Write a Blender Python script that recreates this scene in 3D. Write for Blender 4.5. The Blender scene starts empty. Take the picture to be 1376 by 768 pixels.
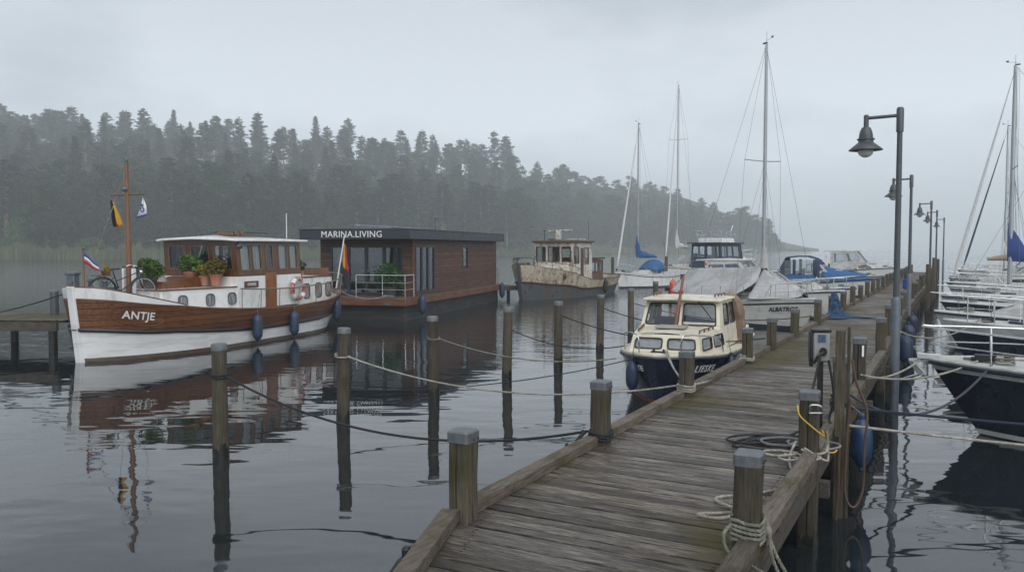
import bpy, math, random
from mathutils import Vector, Matrix
R = math.radians
SC = bpy.context.scene
COL = SC.collection

# ------------------------------------------------------------------ camera
CAM_H = 2.97
PITCH = math.atan(51/1100)
cam_d = bpy.data.cameras.new('camera'); cam = bpy.data.objects.new('camera', cam_d); COL.objects.link(cam)
cam.location = (0, 0, CAM_H); cam.rotation_euler = (math.pi/2-PITCH, 0, 0)
cam_d.sensor_width = 36; cam_d.lens = 1100/1376*36; cam_d.clip_end = 6000; cam_d.clip_start = .05
SC.camera = cam
# ------------------------------------------------------------------ sky, sun, exposure
SUN_EL, SUN_AZ = R(44), R(162)          # high and veiled, behind the camera
w = bpy.data.worlds.new('World'); SC.world = w; w.use_nodes = True
nt = w.node_tree; nt.nodes.clear()
def wn(t, **k):
    n = nt.nodes.new(t)
    for a, b in k.items(): setattr(n, a, b)
    return n
sky = wn('ShaderNodeTexSky', sky_type='NISHITA', sun_disc=False, sun_elevation=SUN_EL, sun_rotation=SUN_AZ, altitude=0, air_density=1.0, dust_density=3.0, ozone_density=2.0)
hs = wn('ShaderNodeHueSaturation'); hs.inputs['Saturation'].default_value = .22; hs.inputs['Value'].default_value = .5
tc = wn('ShaderNodeTexCoord'); mp = wn('ShaderNodeMapping'); mp.inputs['Scale'].default_value = (1, 1, 2.6)
cl = wn('ShaderNodeTexNoise'); cl.inputs['Scale'].default_value = 1.7; cl.inputs['Detail'].default_value = 6; cl.inputs['Roughness'].default_value = .5
cr = wn('ShaderNodeValToRGB'); cr.color_ramp.elements[0].position = .39; cr.color_ramp.elements[1].position = .61
cr.color_ramp.elements[0].color = (4.1, 4.75, 5.55, 1); cr.color_ramp.elements[1].color = (8.0, 8.75, 9.6, 1)
mx = wn('ShaderNodeMix', data_type='RGBA'); mx.inputs['Factor'].default_value = .88
bg = wn('ShaderNodeBackground'); bg.inputs['Strength'].default_value = .063
out = wn('ShaderNodeOutputWorld')
L = nt.links.new
L(sky.outputs[0], hs.inputs['Color']); L(tc.outputs['Generated'], mp.inputs['Vector']); L(mp.outputs[0], cl.inputs['Vector']); L(cl.outputs['Fac'], cr.inputs['Fac'])
L(hs.outputs[0], mx.inputs['A']); L(cr.outputs[0], mx.inputs['B']); sxyz = wn('ShaderNodeSeparateXYZ'); L(tc.outputs['Generated'], sxyz.inputs[0])
hz = wn('ShaderNodeMapRange'); hz.interpolation_type = 'SMOOTHSTEP'; hz.inputs['From Min'].default_value = -.02; hz.inputs['From Max'].default_value = .32; hz.inputs['To Min'].default_value = 1.75; hz.inputs['To Max'].default_value = 1.
L(sxyz.outputs['Z'], hz.inputs['Value'])
vm = wn('ShaderNodeVectorMath', operation='SCALE'); L(mx.outputs['Result'], vm.inputs[0]); L(hz.outputs[0], vm.inputs['Scale']); L(vm.outputs[0], bg.inputs['Color']); L(bg.outputs[0], out.inputs['Surface'])
sl = bpy.data.lights.new('sun', 'SUN'); sl.energy = 1.5; sl.angle = R(75); sl.color = (1, .97, .92)
so = bpy.data.objects.new('sun', sl); COL.objects.link(so); so.location = (0, 0, 200)
_sd = Vector((math.sin(SUN_AZ)*math.cos(SUN_EL), math.cos(SUN_AZ)*math.cos(SUN_EL), math.sin(SUN_EL)))
so.rotation_euler = _sd.to_track_quat('Z', 'Y').to_euler()
vs = SC.view_settings; vs.view_transform = 'Standard'; vs.look = 'None'; vs.gamma = 1; vs.use_curve_mapping = False; vs.exposure = .6
cy = SC.cycles
cy.use_denoising = True; cy.denoiser = 'OPENIMAGEDENOISE'; cy.denoising_input_passes = 'RGB_ALBEDO_NORMAL'; cy.denoising_prefilter = 'NONE'; cy.volume_bounces = 4; cy.max_bounces = 8; cy.transparent_max_bounces = 16
cy.volume_step_rate = 5; cy.sample_clamp_indirect = 4; cy.caustics_reflective = False; cy.caustics_refractive = False

# ------------------------------------------------------------------ picture point -> place (used to survey the harbour)
def ray(px, py):
    xc = (px-688)/1100; yc = (384-py)/1100
    return Vector((xc, math.cos(PITCH)+yc*math.sin(PITCH), -math.sin(PITCH)+yc*math.cos(PITCH)))
def at(px, py, z=0.):
    d = ray(px, py); t = (z-CAM_H)/d.z
    return Vector((d.x*t, d.y*t, z))
def aty(px, py, y):
    d = ray(px, py); t = y/d.y
    return Vector((d.x*t, y, CAM_H+d.z*t))
JU = Vector((.477, .8789, 0)); JV = Vector((.8789, -.477, 0))       # along the jetty, across it (to the right)
def jt(s, t, z=0.): return JU*s+JV*t+Vector((0, 0, z))
DECK = .87

# ------------------------------------------------------------------ object helpers
def tag(o, label=None, cat=None, group=None, kind=None):
    if label: o['label'] = label
    if cat: o['category'] = cat
    if group: o['group'] = group
    if kind: o['kind'] = kind
    return o
def empty(name, loc=(0, 0, 0), rz=0., label=None, cat=None, group=None):
    o = bpy.data.objects.new(name, None); COL.objects.link(o); o.location = loc; o.rotation_euler = (0, 0, rz); o.empty_display_size = .2
    return tag(o, label, cat, group)
def kids(o): return [c for c in COL.objects if c.parent == o]
def dup(o, loc=None, rz=None, label=None, parent=None, scale=None):
    c = o.copy(); COL.objects.link(c); c.parent = parent
    if loc is not None: c.location = loc
    if rz is not None: c.rotation_euler = (0, 0, rz)
    if scale is not None: c.scale = scale
    if label: c['label'] = label
    for ch in o.children: dup(ch, parent=c)
    return c
class MB:
    def __init__(s): s.v = []; s.f = []; s.m = []; s.col = None
    def add(s, vs, fs, m=0):
        b = len(s.v); s.v += [tuple(p) for p in vs]; s.f += [tuple(i+b for i in f) for f in fs]; s.m += [m]*len(fs); return s
    def box(s, c, d, rz=0., m=0, rot=None):
        c = Vector(c); x, y, z = d[0]/2, d[1]/2, d[2]/2
        M = rot if rot is not None else Matrix.Rotation(rz, 3, 'Z')
        vs = [c+M@Vector(p) for p in ((-x,-y,-z),(x,-y,-z),(x,y,-z),(-x,y,-z),(-x,-y,z),(x,-y,z),(x,y,z),(-x,y,z))]
        return s.add(vs, ((0,3,2,1),(4,5,6,7),(0,1,5,4),(1,2,6,5),(2,3,7,6),(3,0,4,7)), m)
    def bar(s, p, q, wd, ht, m=0, up=(0, 0, 1)):
        p, q = Vector(p), Vector(q); d = (q-p); ln = d.length; d.normalize()
        up = Vector(up); sd = d.cross(up)
        if sd.length < 1e-4: sd = Vector((1, 0, 0))
        sd.normalize(); up = sd.cross(d)
        Mt = Matrix((d, sd, up)).transposed()
        return s.box((p+q)/2, (ln, wd, ht), rot=Mt, m=m)
    def tube(s, pts, r, n=6, m=0, cap=True, closed=False):
        pts = [Vector(p) for p in pts]; N = len(pts)
        rs = r if isinstance(r, (list, tuple)) else [r]*N
        vs = []; ref = None
        for i, p in enumerate(pts):
            a = pts[(i-1) % N] if (closed or i > 0) else p
            b = pts[(i+1) % N] if (closed or i < N-1) else p
            t = (b-a)
            if t.length < 1e-9: t = Vector((0, 0, 1))
            t.normalize()
            if ref is None: ref = t.cross(Vector((0, 0, 1))) if abs(t.z) < .9 else t.cross(Vector((1, 0, 0)))
            x = ref-t*ref.dot(t)
            if x.length < 1e-6: x = t.orthogonal()
            x.normalize(); ref = x; y = t.cross(x)
            for k in range(n):
                an = 2*math.pi*k/n; vs.append(p+(x*math.cos(an)+y*math.sin(an))*rs[i])
        fs = []
        for i in range(N if closed else N-1):
            j = (i+1) % N
            for k in range(n):
                l = (k+1) % n; fs.append((i*n+k, i*n+l, j*n+l, j*n+k))
        if cap and not closed: fs.append(tuple(range(n-1, -1, -1))); fs.append(tuple((N-1)*n+k for k in range(n)))
        return s.add(vs, fs, m)
    def lathe(s, prof, n=12, c=(0, 0, 0), m=0, axis='Z', caps=True):
        c = Vector(c); vs = []
        for r, z in prof:
            for k in range(n):
                a = 2*math.pi*k/n; p = (r*math.cos(a), r*math.sin(a), z)
                if axis == 'X': p = (z, p[0], p[1])
                if axis == 'Y': p = (p[1], z, p[0])
                vs.append(c+Vector(p))
        fs = []
        for i in range(len(prof)-1):
            for k in range(n):
                l = (k+1) % n; fs.append((i*n+k, i*n+l, (i+1)*n+l, (i+1)*n+k))
        if caps:
            fs.append(tuple(range(n-1, -1, -1))); fs.append(tuple((len(prof)-1)*n+k for k in range(n)))
        return s.add(vs, fs, m)
    def ball(s, c, r, n=10, m=0, k=6):
        r = r if isinstance(r, (tuple, list)) else (r, r, r); c = Vector(c); vs = [c+Vector((0, 0, -r[2]))]
        for i in range(1, k):
            a = math.pi*i/k
            for j in range(n):
                b = 2*math.pi*j/n; vs.append(c+Vector((r[0]*math.sin(a)*math.cos(b), r[1]*math.sin(a)*math.sin(b), -r[2]*math.cos(a))))
        vs.append(c+Vector((0, 0, r[2]))); fs = []
        for j in range(n): fs.append((0, 1+(j+1) % n, 1+j))
        for i in range(k-2):
            for j in range(n):
                a = 1+i*n+j; b = 1+i*n+(j+1) % n; fs.append((a, b, b+n, a+n))
        t = len(vs)-1; o = 1+(k-2)*n
        for j in range(n): fs.append((o+j, o+(j+1) % n, t))
        return s.add(vs, fs, m)
    def loft(s, rings, m=0, closed=True, caps=True):
        n = len(rings[0]); vs = [p for r in rings for p in r]; fs = []
        for i in range(len(rings)-1):
            for k in range(n if closed else n-1):
                l = (k+1) % n; fs.append((i*n+k, i*n+l, (i+1)*n+l, (i+1)*n+k))
        if caps and closed: fs.append(tuple(range(n-1, -1, -1))); fs.append(tuple((len(rings)-1)*n+k for k in range(n)))
        return s.add(vs, fs, m)
    def grid(s, rows, m=0, flip=False):
        return s.loft(rows if not flip else rows[::-1], m, closed=False, caps=False)
    def build(s, name, mat, parent=None, smooth=True, bev=0., ang=35, loc=None):
        me = bpy.data.meshes.new(name); me.from_pydata(s.v, [], s.f)
        mats = mat if isinstance(mat, (list, tuple)) else [mat]
        for q in mats: me.materials.append(q)
        if len(mats) > 1: me.polygons.foreach_set('material_index', s.m)
        if s.col is not None:
            at_ = me.attributes.new('rnd', 'FLOAT', 'FACE'); at_.data.foreach_set('value', s.col)
        me.update()
        o = bpy.data.objects.new(name, me); COL.objects.link(o)
        if parent is not None: o.parent = parent
        if loc is not None: o.location = loc
        if bev > 0:
            b = o.modifiers.new('bevel', 'BEVEL'); b.width = bev; b.segments = 2; b.limit_method = 'ANGLE'; b.angle_limit = R(30)
        if smooth:
            me.polygons.foreach_set('use_smooth', [True]*len(me.polygons))
            try: me.set_sharp_from_angle(angle=R(ang))
            except Exception: pass
        return o
def spline(pts, n=8, closed=False):
    pts = [Vector(p) for p in pts]; N = len(pts); res = []
    for i in range(N if closed else N-1):
        g = lambda k: pts[k % N] if closed else pts[max(0, min(N-1, k))]
        a, b, c, d = g(i-1), g(i), g(i+1), g(i+2)
        for k in range(n):
            t = k/n; res.append(.5*((2*b)+(c-a)*t+(2*a-5*b+4*c-d)*t*t+(3*b-a-3*c+d)*t**3))
    if not closed: res.append(pts[-1])
    return res
def sagline(p, q, sag, n=14):
    p, q = Vector(p), Vector(q)
    return [p.lerp(q, i/n)-Vector((0, 0, sag*4*(i/n)*(1-i/n))) for i in range(n+1)]
def lerpf(tab):
    def f(u):
        if u <= tab[0][0]: return tab[0][1]
        for (a, x), (b, y) in zip(tab, tab[1:]):
            if u <= b:
                t = (u-a)/(b-a); t = t*t*(3-2*t)*.5+t*.5
                return x+(y-x)*t
        return tab[-1][1]
    return f

# ------------------------------------------------------------------ materials
def newmat(name):
    m = bpy.data.materials.new(name); m.use_nodes = True; n = m.node_tree; n.nodes.clear()
    o = n.nodes.new('ShaderNodeOutputMaterial'); b = n.nodes.new('ShaderNodeBsdfPrincipled'); n.links.new(b.outputs[0], o.inputs['Surface'])
    return m, n, b, o
def nd(n, t, ins=None, **k):
    x = n.nodes.new(t)
    for a, b in k.items(): setattr(x, a, b)
    if ins:
        for a, b in ins.items():
            if hasattr(b, 'is_linked') or b.__class__.__name__.startswith('NodeSocket'): n.links.new(b, x.inputs[a])
            else: x.inputs[a].default_value = b
    return x
def c4(c): return (c[0], c[1], c[2], 1)
def ramp(n, fac, stops):
    r = n.nodes.new('ShaderNodeValToRGB'); n.links.new(fac, r.inputs['Fac']); e = r.color_ramp.elements
    while len(e) < len(stops): e.new(.5)
    for i, (p, c) in enumerate(stops): e[i].position = p; e[i].color = c4(c) if isinstance(c, (tuple, list)) else (c, c, c, 1)
    return r.outputs['Color']
def mixc(n, fac, a, b):
    x = n.nodes.new('ShaderNodeMix'); x.data_type = 'RGBA'
    for k, v in (('Factor', fac), ('A', a), ('B', b)):
        if isinstance(v, (int, float)): x.inputs[k].default_value = v
        elif isinstance(v, (tuple, list)): x.inputs[k].default_value = c4(v)
        else: n.links.new(v, x.inputs[k])
    return x.outputs['Result']
def mk(name, c, var=.18, scale=6., rough=.5, bump=0., stretch=(1, 1, 1), metal=0., dirt=None, dirt_amt=.35, dirt_scale=3., dirt_stretch=(1, 1, 1), coat=0., spec=.5, objrnd=0., detail=5.):
    m, n, b, o = newmat(name)
    tcn = nd(n, 'ShaderNodeTexCoord'); mp_ = nd(n, 'ShaderNodeMapping', {'Vector': tcn.outputs['Object'], 'Scale': stretch})
    nz = nd(n, 'ShaderNodeTexNoise', {'Vector': mp_.outputs[0], 'Scale': scale, 'Detail': detail, 'Roughness': .6})
    lo = tuple(x*(1-var) for x in c); hi = tuple(min(1, x*(1+var)) for x in c)
    col = ramp(n, nz.outputs['Fac'], [(.3, lo), (.7, hi)])
    if dirt:
        mp2 = nd(n, 'ShaderNodeMapping', {'Vector': tcn.outputs['Object'], 'Scale': dirt_stretch, 'Location': (3.1, 1.7, .4)})
        n2 = nd(n, 'ShaderNodeTexNoise', {'Vector': mp2.outputs[0], 'Scale': dirt_scale, 'Detail': 7., 'Roughness': .65})
        f = ramp(n, n2.outputs['Fac'], [(.62-dirt_amt*.45, 0.), (.78-dirt_amt*.3, 1.)])
        col = mixc(n, f, col, dirt)
    if objrnd:
        oi = nd(n, 'ShaderNodeObjectInfo')
        h = nd(n, 'ShaderNodeHueSaturation', {'Color': col, 'Value': ramp(n, oi.outputs['Random'], [(0, 1-objrnd), (1, 1+objrnd)])}); col = h.outputs[0]
    n.links.new(col, b.inputs['Base Color'])
    rr = ramp(n, nz.outputs['Fac'], [(.3, max(0, rough-.08)), (.7, min(1, rough+.1))]); n.links.new(rr, b.inputs['Roughness'])
    b.inputs['Metallic'].default_value = metal; b.inputs['Coat Weight'].default_value = coat; b.inputs['Specular IOR Level'].default_value = spec
    if bump:
        bp = nd(n, 'ShaderNodeBump', {'Strength': bump, 'Distance': .02, 'Height': nz.outputs['Fac']}); n.links.new(bp.outputs[0], b.inputs['Normal'])
    return m
def glassmat(name, tint=(.55, .6, .62), rough=.02):
    m, n, b, o = newmat(name); n.nodes.remove(b)
    tr = nd(n, 'ShaderNodeBsdfTransparent', {'Color': c4(tint)}); gl = nd(n, 'ShaderNodeBsdfGlossy', {'Color': (.95, .97, 1, 1), 'Roughness': rough})
    fr = nd(n, 'ShaderNodeLayerWeight', {'Blend': .32}); mxs = nd(n, 'ShaderNodeMixShader')
    f = ramp(n, fr.outputs['Fresnel'], [(0, .07), (1, 1.)])
    n.links.new(f, mxs.inputs[0]); n.links.new(tr.outputs[0], mxs.inputs[1]); n.links.new(gl.outputs[0], mxs.inputs[2]); n.links.new(mxs.outputs[0], o.inputs['Surface'])
    return m
# ------------------------------------------------------------------ water
def water_mat():
    m, n, b, o = newmat('lake_water')
    tcn = nd(n, 'ShaderNodeTexCoord')
    def noise(scale, st, det=2., rough=.5, dist=0.):
        mp_ = nd(n, 'ShaderNodeMapping', {'Vector': tcn.outputs['Object'], 'Scale': st, 'Rotation': (0, 0, R(8))})
        return nd(n, 'ShaderNodeTexNoise', {'Vector': mp_.outputs[0], 'Scale': scale, 'Detail': det, 'Roughness': rough, 'Distortion': dist}).outputs['Fac']
    big = noise(.06, (1, 1.6, 1), 3.)
    mask = ramp(n, big, [(.36, .35), (.62, 1.)])                      # calm lanes and rippled lanes
    w1 = noise(.85, (.75, 1.35, 1), 1.6, .4, .5); w2 = noise(2.3, (.6, 1.4, 1), 1.2); w3 = noise(2.2, (.6, 1.6, 1), 3., .6)
    # the open lake beyond the moorings is ruffled by wind
    sx = nd(n, 'ShaderNodeSeparateXYZ', {'Vector': tcn.outputs['Object']})
    far = nd(n, 'ShaderNodeMapRange', {'Value': sx.outputs['Y'], 'From Min': 18., 'From Max': 75.}).outputs[0]
    b1 = nd(n, 'ShaderNodeMath', {0: w1, 1: mask}, operation='MULTIPLY').outputs[0]
    m2 = nd(n, 'ShaderNodeMath', {0: w2, 1: mask}, operation='MULTIPLY').outputs[0]
    m3 = nd(n, 'ShaderNodeMath', {0: w3, 1: far}, operation='MULTIPLY').outputs[0]
    p1 = nd(n, 'ShaderNodeBump', {'Strength': 1., 'Distance': .020, 'Height': b1})
    p2 = nd(n, 'ShaderNodeBump', {'Strength': 1., 'Distance': .0055, 'Height': m2, 'Normal': p1.outputs[0]})
    p3 = nd(n, 'ShaderNodeBump', {'Strength': 1., 'Distance': .06, 'Height': m3, 'Normal': p2.outputs[0]})
    b.inputs['Base Color'].default_value = (.013, .018, .021, 1); b.inputs['Roughness'].default_value = .025; b.inputs['IOR'].default_value = 1.68
    n.links.new(p3.outputs[0], b.inputs['Normal'])
    return m
wm = MB(); wm.add([(-950, -60, 0), (950, -60, 0), (950, 1600, 0), (-950, 1600, 0)], [(0, 1, 2, 3)])
tag(wm.build('water', water_mat(), smooth=False), kind='structure')

# ------------------------------------------------------------------ the wooded far shore
SHORE = [(-520, 205), (-250, 208), (0, 217), (300, 236), (470, 268), (590, 300), (680, 335), (735, 430), (800, 480), (900, 545), (1000, 625), (1055, 690), (1100, 745)]
def shore_y(px):
    for (a, x), (b_, y) in zip(SHORE, SHORE[1:]):
        if px <= b_: return x+(y-x)*max(0, (px-a)/(b_-a))
    return SHORE[-1][1]
AMP = lerpf([(-520, 1.), (0, 1.), (300, .93), (600, .88), (690, .92), (760, .98), (900, .92), (1000, .58), (1050, .14), (1100, .02)])
PROF = lerpf([(-3, -.6), (4, .35), (16, 1.2), (40, 5), (80, 13), (125, 23), (170, 36), (220, 50), (270, 61), (340, 66)])
def land(px, d):
    y = shore_y(px)+d; z = PROF(d)
    if d > 4: z = .35+(z-.35)*AMP(px)
    return Vector(((px-688)/1100*y, y, z))
random.seed(4)
pxs = [-520+i*18 for i in range(int(1620/18)+1)]
ds = [-3, 0, 4, 9, 16, 27, 40, 58, 80, 105, 140, 190, 230, 270, 340]
g = MB(); rows = []
for d in ds:
    rows.append([land(px, d)+Vector((0, 0, random.uniform(-.3, .3)*(d > 10))) for px in pxs])
g.grid(rows)
M_soil = mk('forest_floor', (.035, .038, .022), .5, .12, .95)
tag(g.build('hillside', M_soil), kind='structure')
M_reed = mk('reed_blades', (.085, .100, .038), .35, .15, .8, objrnd=0.)
def reeds():
    r = MB(); random.seed(11)
    for k in range(15000):
        px = random.uniform(-300, 1085); 
        d = random.uniform(-6, 5) if px < 700 else random.uniform(-8, 8)
        p = land(px, max(d, -2.5)); p.y += min(0, d+2.5); p.z = max(0, p.z)-.1
        far = px > 700
        h = random.uniform(2.2, 4.1)*(1. if not far else 1.25); wdt = random.uniform(.10, .24)*(1.9 if far else 1)
        h *= .72+.5*abs(math.sin(px*.045)*math.sin(px*.0173+1))+.18*math.sin(px*.31)
        if px > 1040: h *= .5
        lx = random.uniform(-.35, .35); ly = random.uniform(-.3, .3); an = random.uniform(-.6, .6)
        ax = Vector((math.cos(an), math.sin(an), 0))*wdt
        r.add([p-ax, p+ax, p+ax*.6+Vector((lx*.5, ly*.5, h*.65)), p-ax*.6+Vector((lx*.5, ly*.5, h*.65)), p+Vector((lx, ly, h))], [(0, 1, 2, 3), (3, 2, 4)])
    o = r.build('reed_bed', M_reed, smooth=False); tag(o, 'belt of tall pale green reeds along the far shore', 'reeds', kind='stuff')
reeds()
def foliage(name, c, var=.45, scale=.5):
    m, n, b, o = newmat(name)
    tcn = nd(n, 'ShaderNodeTexCoord'); nz = nd(n, 'ShaderNodeTexNoise', {'Vector': tcn.outputs['Object'], 'Scale': scale, 'Detail': 4.})
    col = ramp(n, nz.outputs['Fac'], [(.3, tuple(x*(1-var) for x in c)), (.7, tuple(x*(1+var) for x in c))])
    oi = nd(n, 'ShaderNodeObjectInfo'); hv = nd(n, 'ShaderNodeHueSaturation', {'Color': col, 'Value': ramp(n, oi.outputs['Random'], [(0, .6), (1, 1.45)])})
    n.links.new(hv.outputs[0], b.inputs['Base Color']); b.inputs['Roughness'].default_value = .7; b.inputs['Specular IOR Level'].default_value = .2
    return m
M_pine = foliage('pine_needles', (.013, .036, .016)); M_spruce = foliage('spruce_needles', (.010, .030, .015)); M_leaf = foliage('broad_leaves', (.018, .049, .011)); M_shrub = foliage('shore_leaves', (.034, .085, .014))
M_pbark = mk('pine_bark', (.22, .14, .095), .35, 2, .9); M_dbark = mk('dark_bark', (.06, .05, .04), .3, 2, .9)
def leafcloud(mb, c, rad, num, sz, flat=1.):
    for _ in range(num):
        while True:
            q = Vector((random.uniform(-1, 1), random.uniform(-1, 1), random.uniform(-1, 1)))
            if .15 < q.length < 1: break
        q = q*(.55+.45*q.length)
        p = c+Vector((q.x*rad[0], q.y*rad[1], q.z*rad[2]))
        a = Vector((random.gauss(0, 1), random.gauss(0, 1), random.gauss(0, .6)*flat)).normalized()
        b = a.cross(Vector((random.gauss(0, 1), random.gauss(0, 1), random.gauss(0, 1)))).normalized()
        s = sz*random.uniform(.6, 1.4)
        mb.add([p-a*s, p-b*s*.6, p+a*s, p+b*s*.6], [(0, 1, 2, 3)])
def tree_proto(kind, seed):
    random.seed(seed); tr = MB(); cw = MB()
    if kind == 'pine':
        h = random.uniform(23, 29); lean = random.uniform(-.9, .9); base = random.uniform(.34, .5)*h; wmax = random.uniform(3.4, 4.6)
        tr.tube([(0, 0, -1), (lean*.3, 0, h*.4), (lean*.8, .2, h*.75), (lean, .2, h*.96)], [.42, .34, .2, .05], 7)
        z = base
        while z < h-.5:
            f = (z-base)/(h-base); rad = wmax*min(1, .45+f*1.9)*(1-f)**.62+.4
            a0 = random.uniform(0, 6.283)
            for k in range(random.choice((3, 4, 5))):
                a = a0+k*1.5+random.uniform(-.5, .5); rr = rad*random.uniform(.45, 1.12); x0 = lean*z/h; dz = random.uniform(.1, .28)*rr
                e = Vector((x0+math.cos(a)*rr, math.sin(a)*rr, z+dz)); tr.tube([(x0, 0, z-.2), e], [.07, .02], 4, cap=False)
                for t in (.5, .78, 1.0): 
                    if t*rr > .7: leafcloud(cw, Vector((x0, 0, z-.2)).lerp(e, t), (.85, .85, .40), 26, .25)
            z += random.uniform(.55, 1.0)
        leafcloud(cw, Vector((lean, .2, h-.2)), (.5, .5, .9), 40, .2)
    elif kind == 'spruce':
        h = random.uniform(24, 30); tr.tube([(0, 0, -1), (0, 0, h)], [.32, .03], 7); z = h*.10; wmax = random.uniform(3.2, 4.2)
        while z < h-.3:
            f = z/h; rad = (wmax*(1-f)**.9+.1)*random.uniform(.75, 1.15)
            nb = max(4, int(8*(1-f)+4))
            for i in range(nb):
                a = i/nb*6.283+random.uniform(-.4, .4); rr = rad*random.uniform(.55, 1.12)
                for t in (.3, .55, .8, 1.):
                    leafcloud(cw, Vector((math.cos(a)*rr*t, math.sin(a)*rr*t, z-rr*t*random.uniform(.15, .38))), (.48, .48, .26), 8, .27, .5)
            z += .62+.3*(1-f)
        leafcloud(cw, Vector((0, 0, h-.1)), (.12, .12, .7), 12, .18)
    elif kind == 'broad':
        h = random.uniform(17, 23); tr.tube([(0, 0, -1), (.2, .1, h*.35), (.1, 0, h*.7)], [.4, .28, .1], 7)
        for _ in range(78):
            while True:
                q = Vector((random.uniform(-1, 1), random.uniform(-1, 1), random.uniform(-1, 1)))
                if .3 < q.length < 1: break
            zz = .55+q.z*.42; wd = 5.0*(1-.45*max(0, q.z))*(1-.2*max(0, -q.z))
            e = Vector((q.x*wd, q.y*wd, zz*h)); rr = random.uniform(.9, 1.7)
            if random.random() < .35: tr.tube([(.1, 0, h*.35+.25*q.z*h*.5), e], [.12, .03], 4, cap=False)
            leafcloud(cw, e, (rr, rr, rr*.75), 95, .27)
    else:
        h = random.uniform(6, 10); tr.tube([(0, 0, -.6), (.1, 0, h*.6)], [.2, .06], 6)
        for _ in range(34):
            a = random.uniform(0, 6.283); q = random.uniform(0, 1); zz = random.uniform(.1, 1)
            rr = 3.2*math.sin(math.pi*min(1, .12+zz*.86))**.6*q**.5
            leafcloud(cw, Vector((math.cos(a)*rr, math.sin(a)*rr, zz*h*.92)), (1.1, 1.1, .8), 40, .24)
    return tr, cw, h
KIND = {'pine': ('pine_tree', M_pine, M_pbark, 'tall pine with bare reddish trunk in the wood on the misty far shore', 'pines in the wood on the far shore'),
        'spruce': ('spruce_tree', M_spruce, M_dbark, 'dark pointed spruce in the wood on the misty far shore', 'spruces in the wood on the far shore'),
        'broad': ('broadleaf_tree', M_leaf, M_dbark, 'rounded broadleaf tree in the wood on the misty far shore', 'broadleaf trees in the wood on the far shore'),
        'shrub': ('shore_bush', M_shrub, M_dbark, 'low light green bush behind the reeds of the far shore', 'bushes along the far shore')}
protos = {}
for ki, (kind, cnt) in enumerate((('pine', 5), ('spruce', 3), ('broad', 4), ('shrub', 3))):
    for i in range(cnt):
        tr, cw, h = tree_proto(kind, 100*ki+i+7); nm, fm, bm, lb, gr = KIND[kind]
        mt = tr.build('trunk', bm, smooth=True).data; mc = cw.build('crown', fm, smooth=False).data
        for o in [o for o in COL.objects if o.data in (mt, mc)]: bpy.data.objects.remove(o)
        protos.setdefault(kind, []).append((mt, mc, h))
def plant_tree(kind, px, d, sc=1.):
    mt, mc, h = random.choice(protos[kind]); nm, fm, bm, lb, gr = KIND[kind]
    e = empty(nm, land(px, d), random.uniform(0, 6.28), lb, 'tree' if kind != 'shrub' else 'bush', gr)
    k = sc*random.uniform(.84, 1.16); e.scale = (k*random.uniform(1.15, 1.5)*(1.2 if kind == 'spruce' else 1.),)*2+(k*random.uniform(.82, 1.12),)
    for a, m_ in (('trunk', mt), ('crown', mc)):
        o = bpy.data.objects.new(a, m_); COL.objects.link(o); o.parent = e
random.seed(21)
for d, step, mixk in ((8, 95, 'bb'), (15, 40, 'ppbp'), (26, 32, 'pbpb'), (42, 31, 'bpbpb'), (64, 31, 'pbbs'), (94, 32, 'pbpb'), (132, 32, 'psb'), (174, 31, 'pbbps'), (220, 31, 'psbpb'), (268, 31, 'pbbps')):
    px = -130+random.uniform(0, 20)
    while px < 700:
        kd = {'p': 'pine', 'b': 'broad', 's': 'spruce'}[random.choice(mixk)]
        q = px+random.uniform(-9, 9)
        if q < 690: plant_tree(kd, q, d+random.uniform(-5, 6), (1. if d > 15 else .78)*(1.06 if kd != 'broad' else 1.12))
        px += step*217/(shore_y(min(q, 690))+d*.5)*random.uniform(.75, 1.25)*1.12
for d, step, mixk in ((10, 18, 'bbb'), (28, 17, 'bbb'), (58, 18, 'bbbp'), (105, 19, 'pbbb'), (165, 20, 'pbb')):
    px = 692
    while px < 1060-d*1.0:
        kd = {'p': 'pine', 'b': 'broad', 's': 'spruce'}[random.choice(mixk)]
        q = px+random.uniform(-6, 6)
        plant_tree(kd, q, d+random.uniform(-6, 8), (1.3 if kd == 'broad' else 1.1)*(.75 if q > 1030 else 1.12))
        px += step*random.uniform(.8, 1.2)
def undergrowth():
    mb = MB(); random.seed(77)
    for k in range(900):
        px = random.uniform(-160, 1050); d = random.uniform(8, 150 if px < 700 else 110)
        c = land(px, d); sc = c.y/230; rr = random.uniform(1.6, 3.4)*min(sc, 1.8)
        leafcloud(mb, c+Vector((0, 0, rr*.6)), (rr*1.3, rr*1.3, rr*1.1), 42, .62*min(sc, 1.8))
    for k in range(420):
        px = random.uniform(-160, 1000); d = random.uniform(150, 330) if px < 700 else random.uniform(70, 200)
        c = land(px, d); sc = c.y/300; rr = random.uniform(4., 7.)
        leafcloud(mb, c+Vector((0, 0, rr*.9)), (rr*1.2, rr*1.2, rr*1.35), 80, .75)
    tag(mb.build('undergrowth', M_leaf, smooth=False), 'dark leafy undergrowth between the trunks of the far wood', 'undergrowth', kind='stuff')
undergrowth()
for i in range(46):
    px = random.uniform(-120, 690) if i < 34 else random.uniform(740, 1060)
    plant_tree('shrub', px, random.uniform(5, 9), random.uniform(.7, 1.25))
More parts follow.
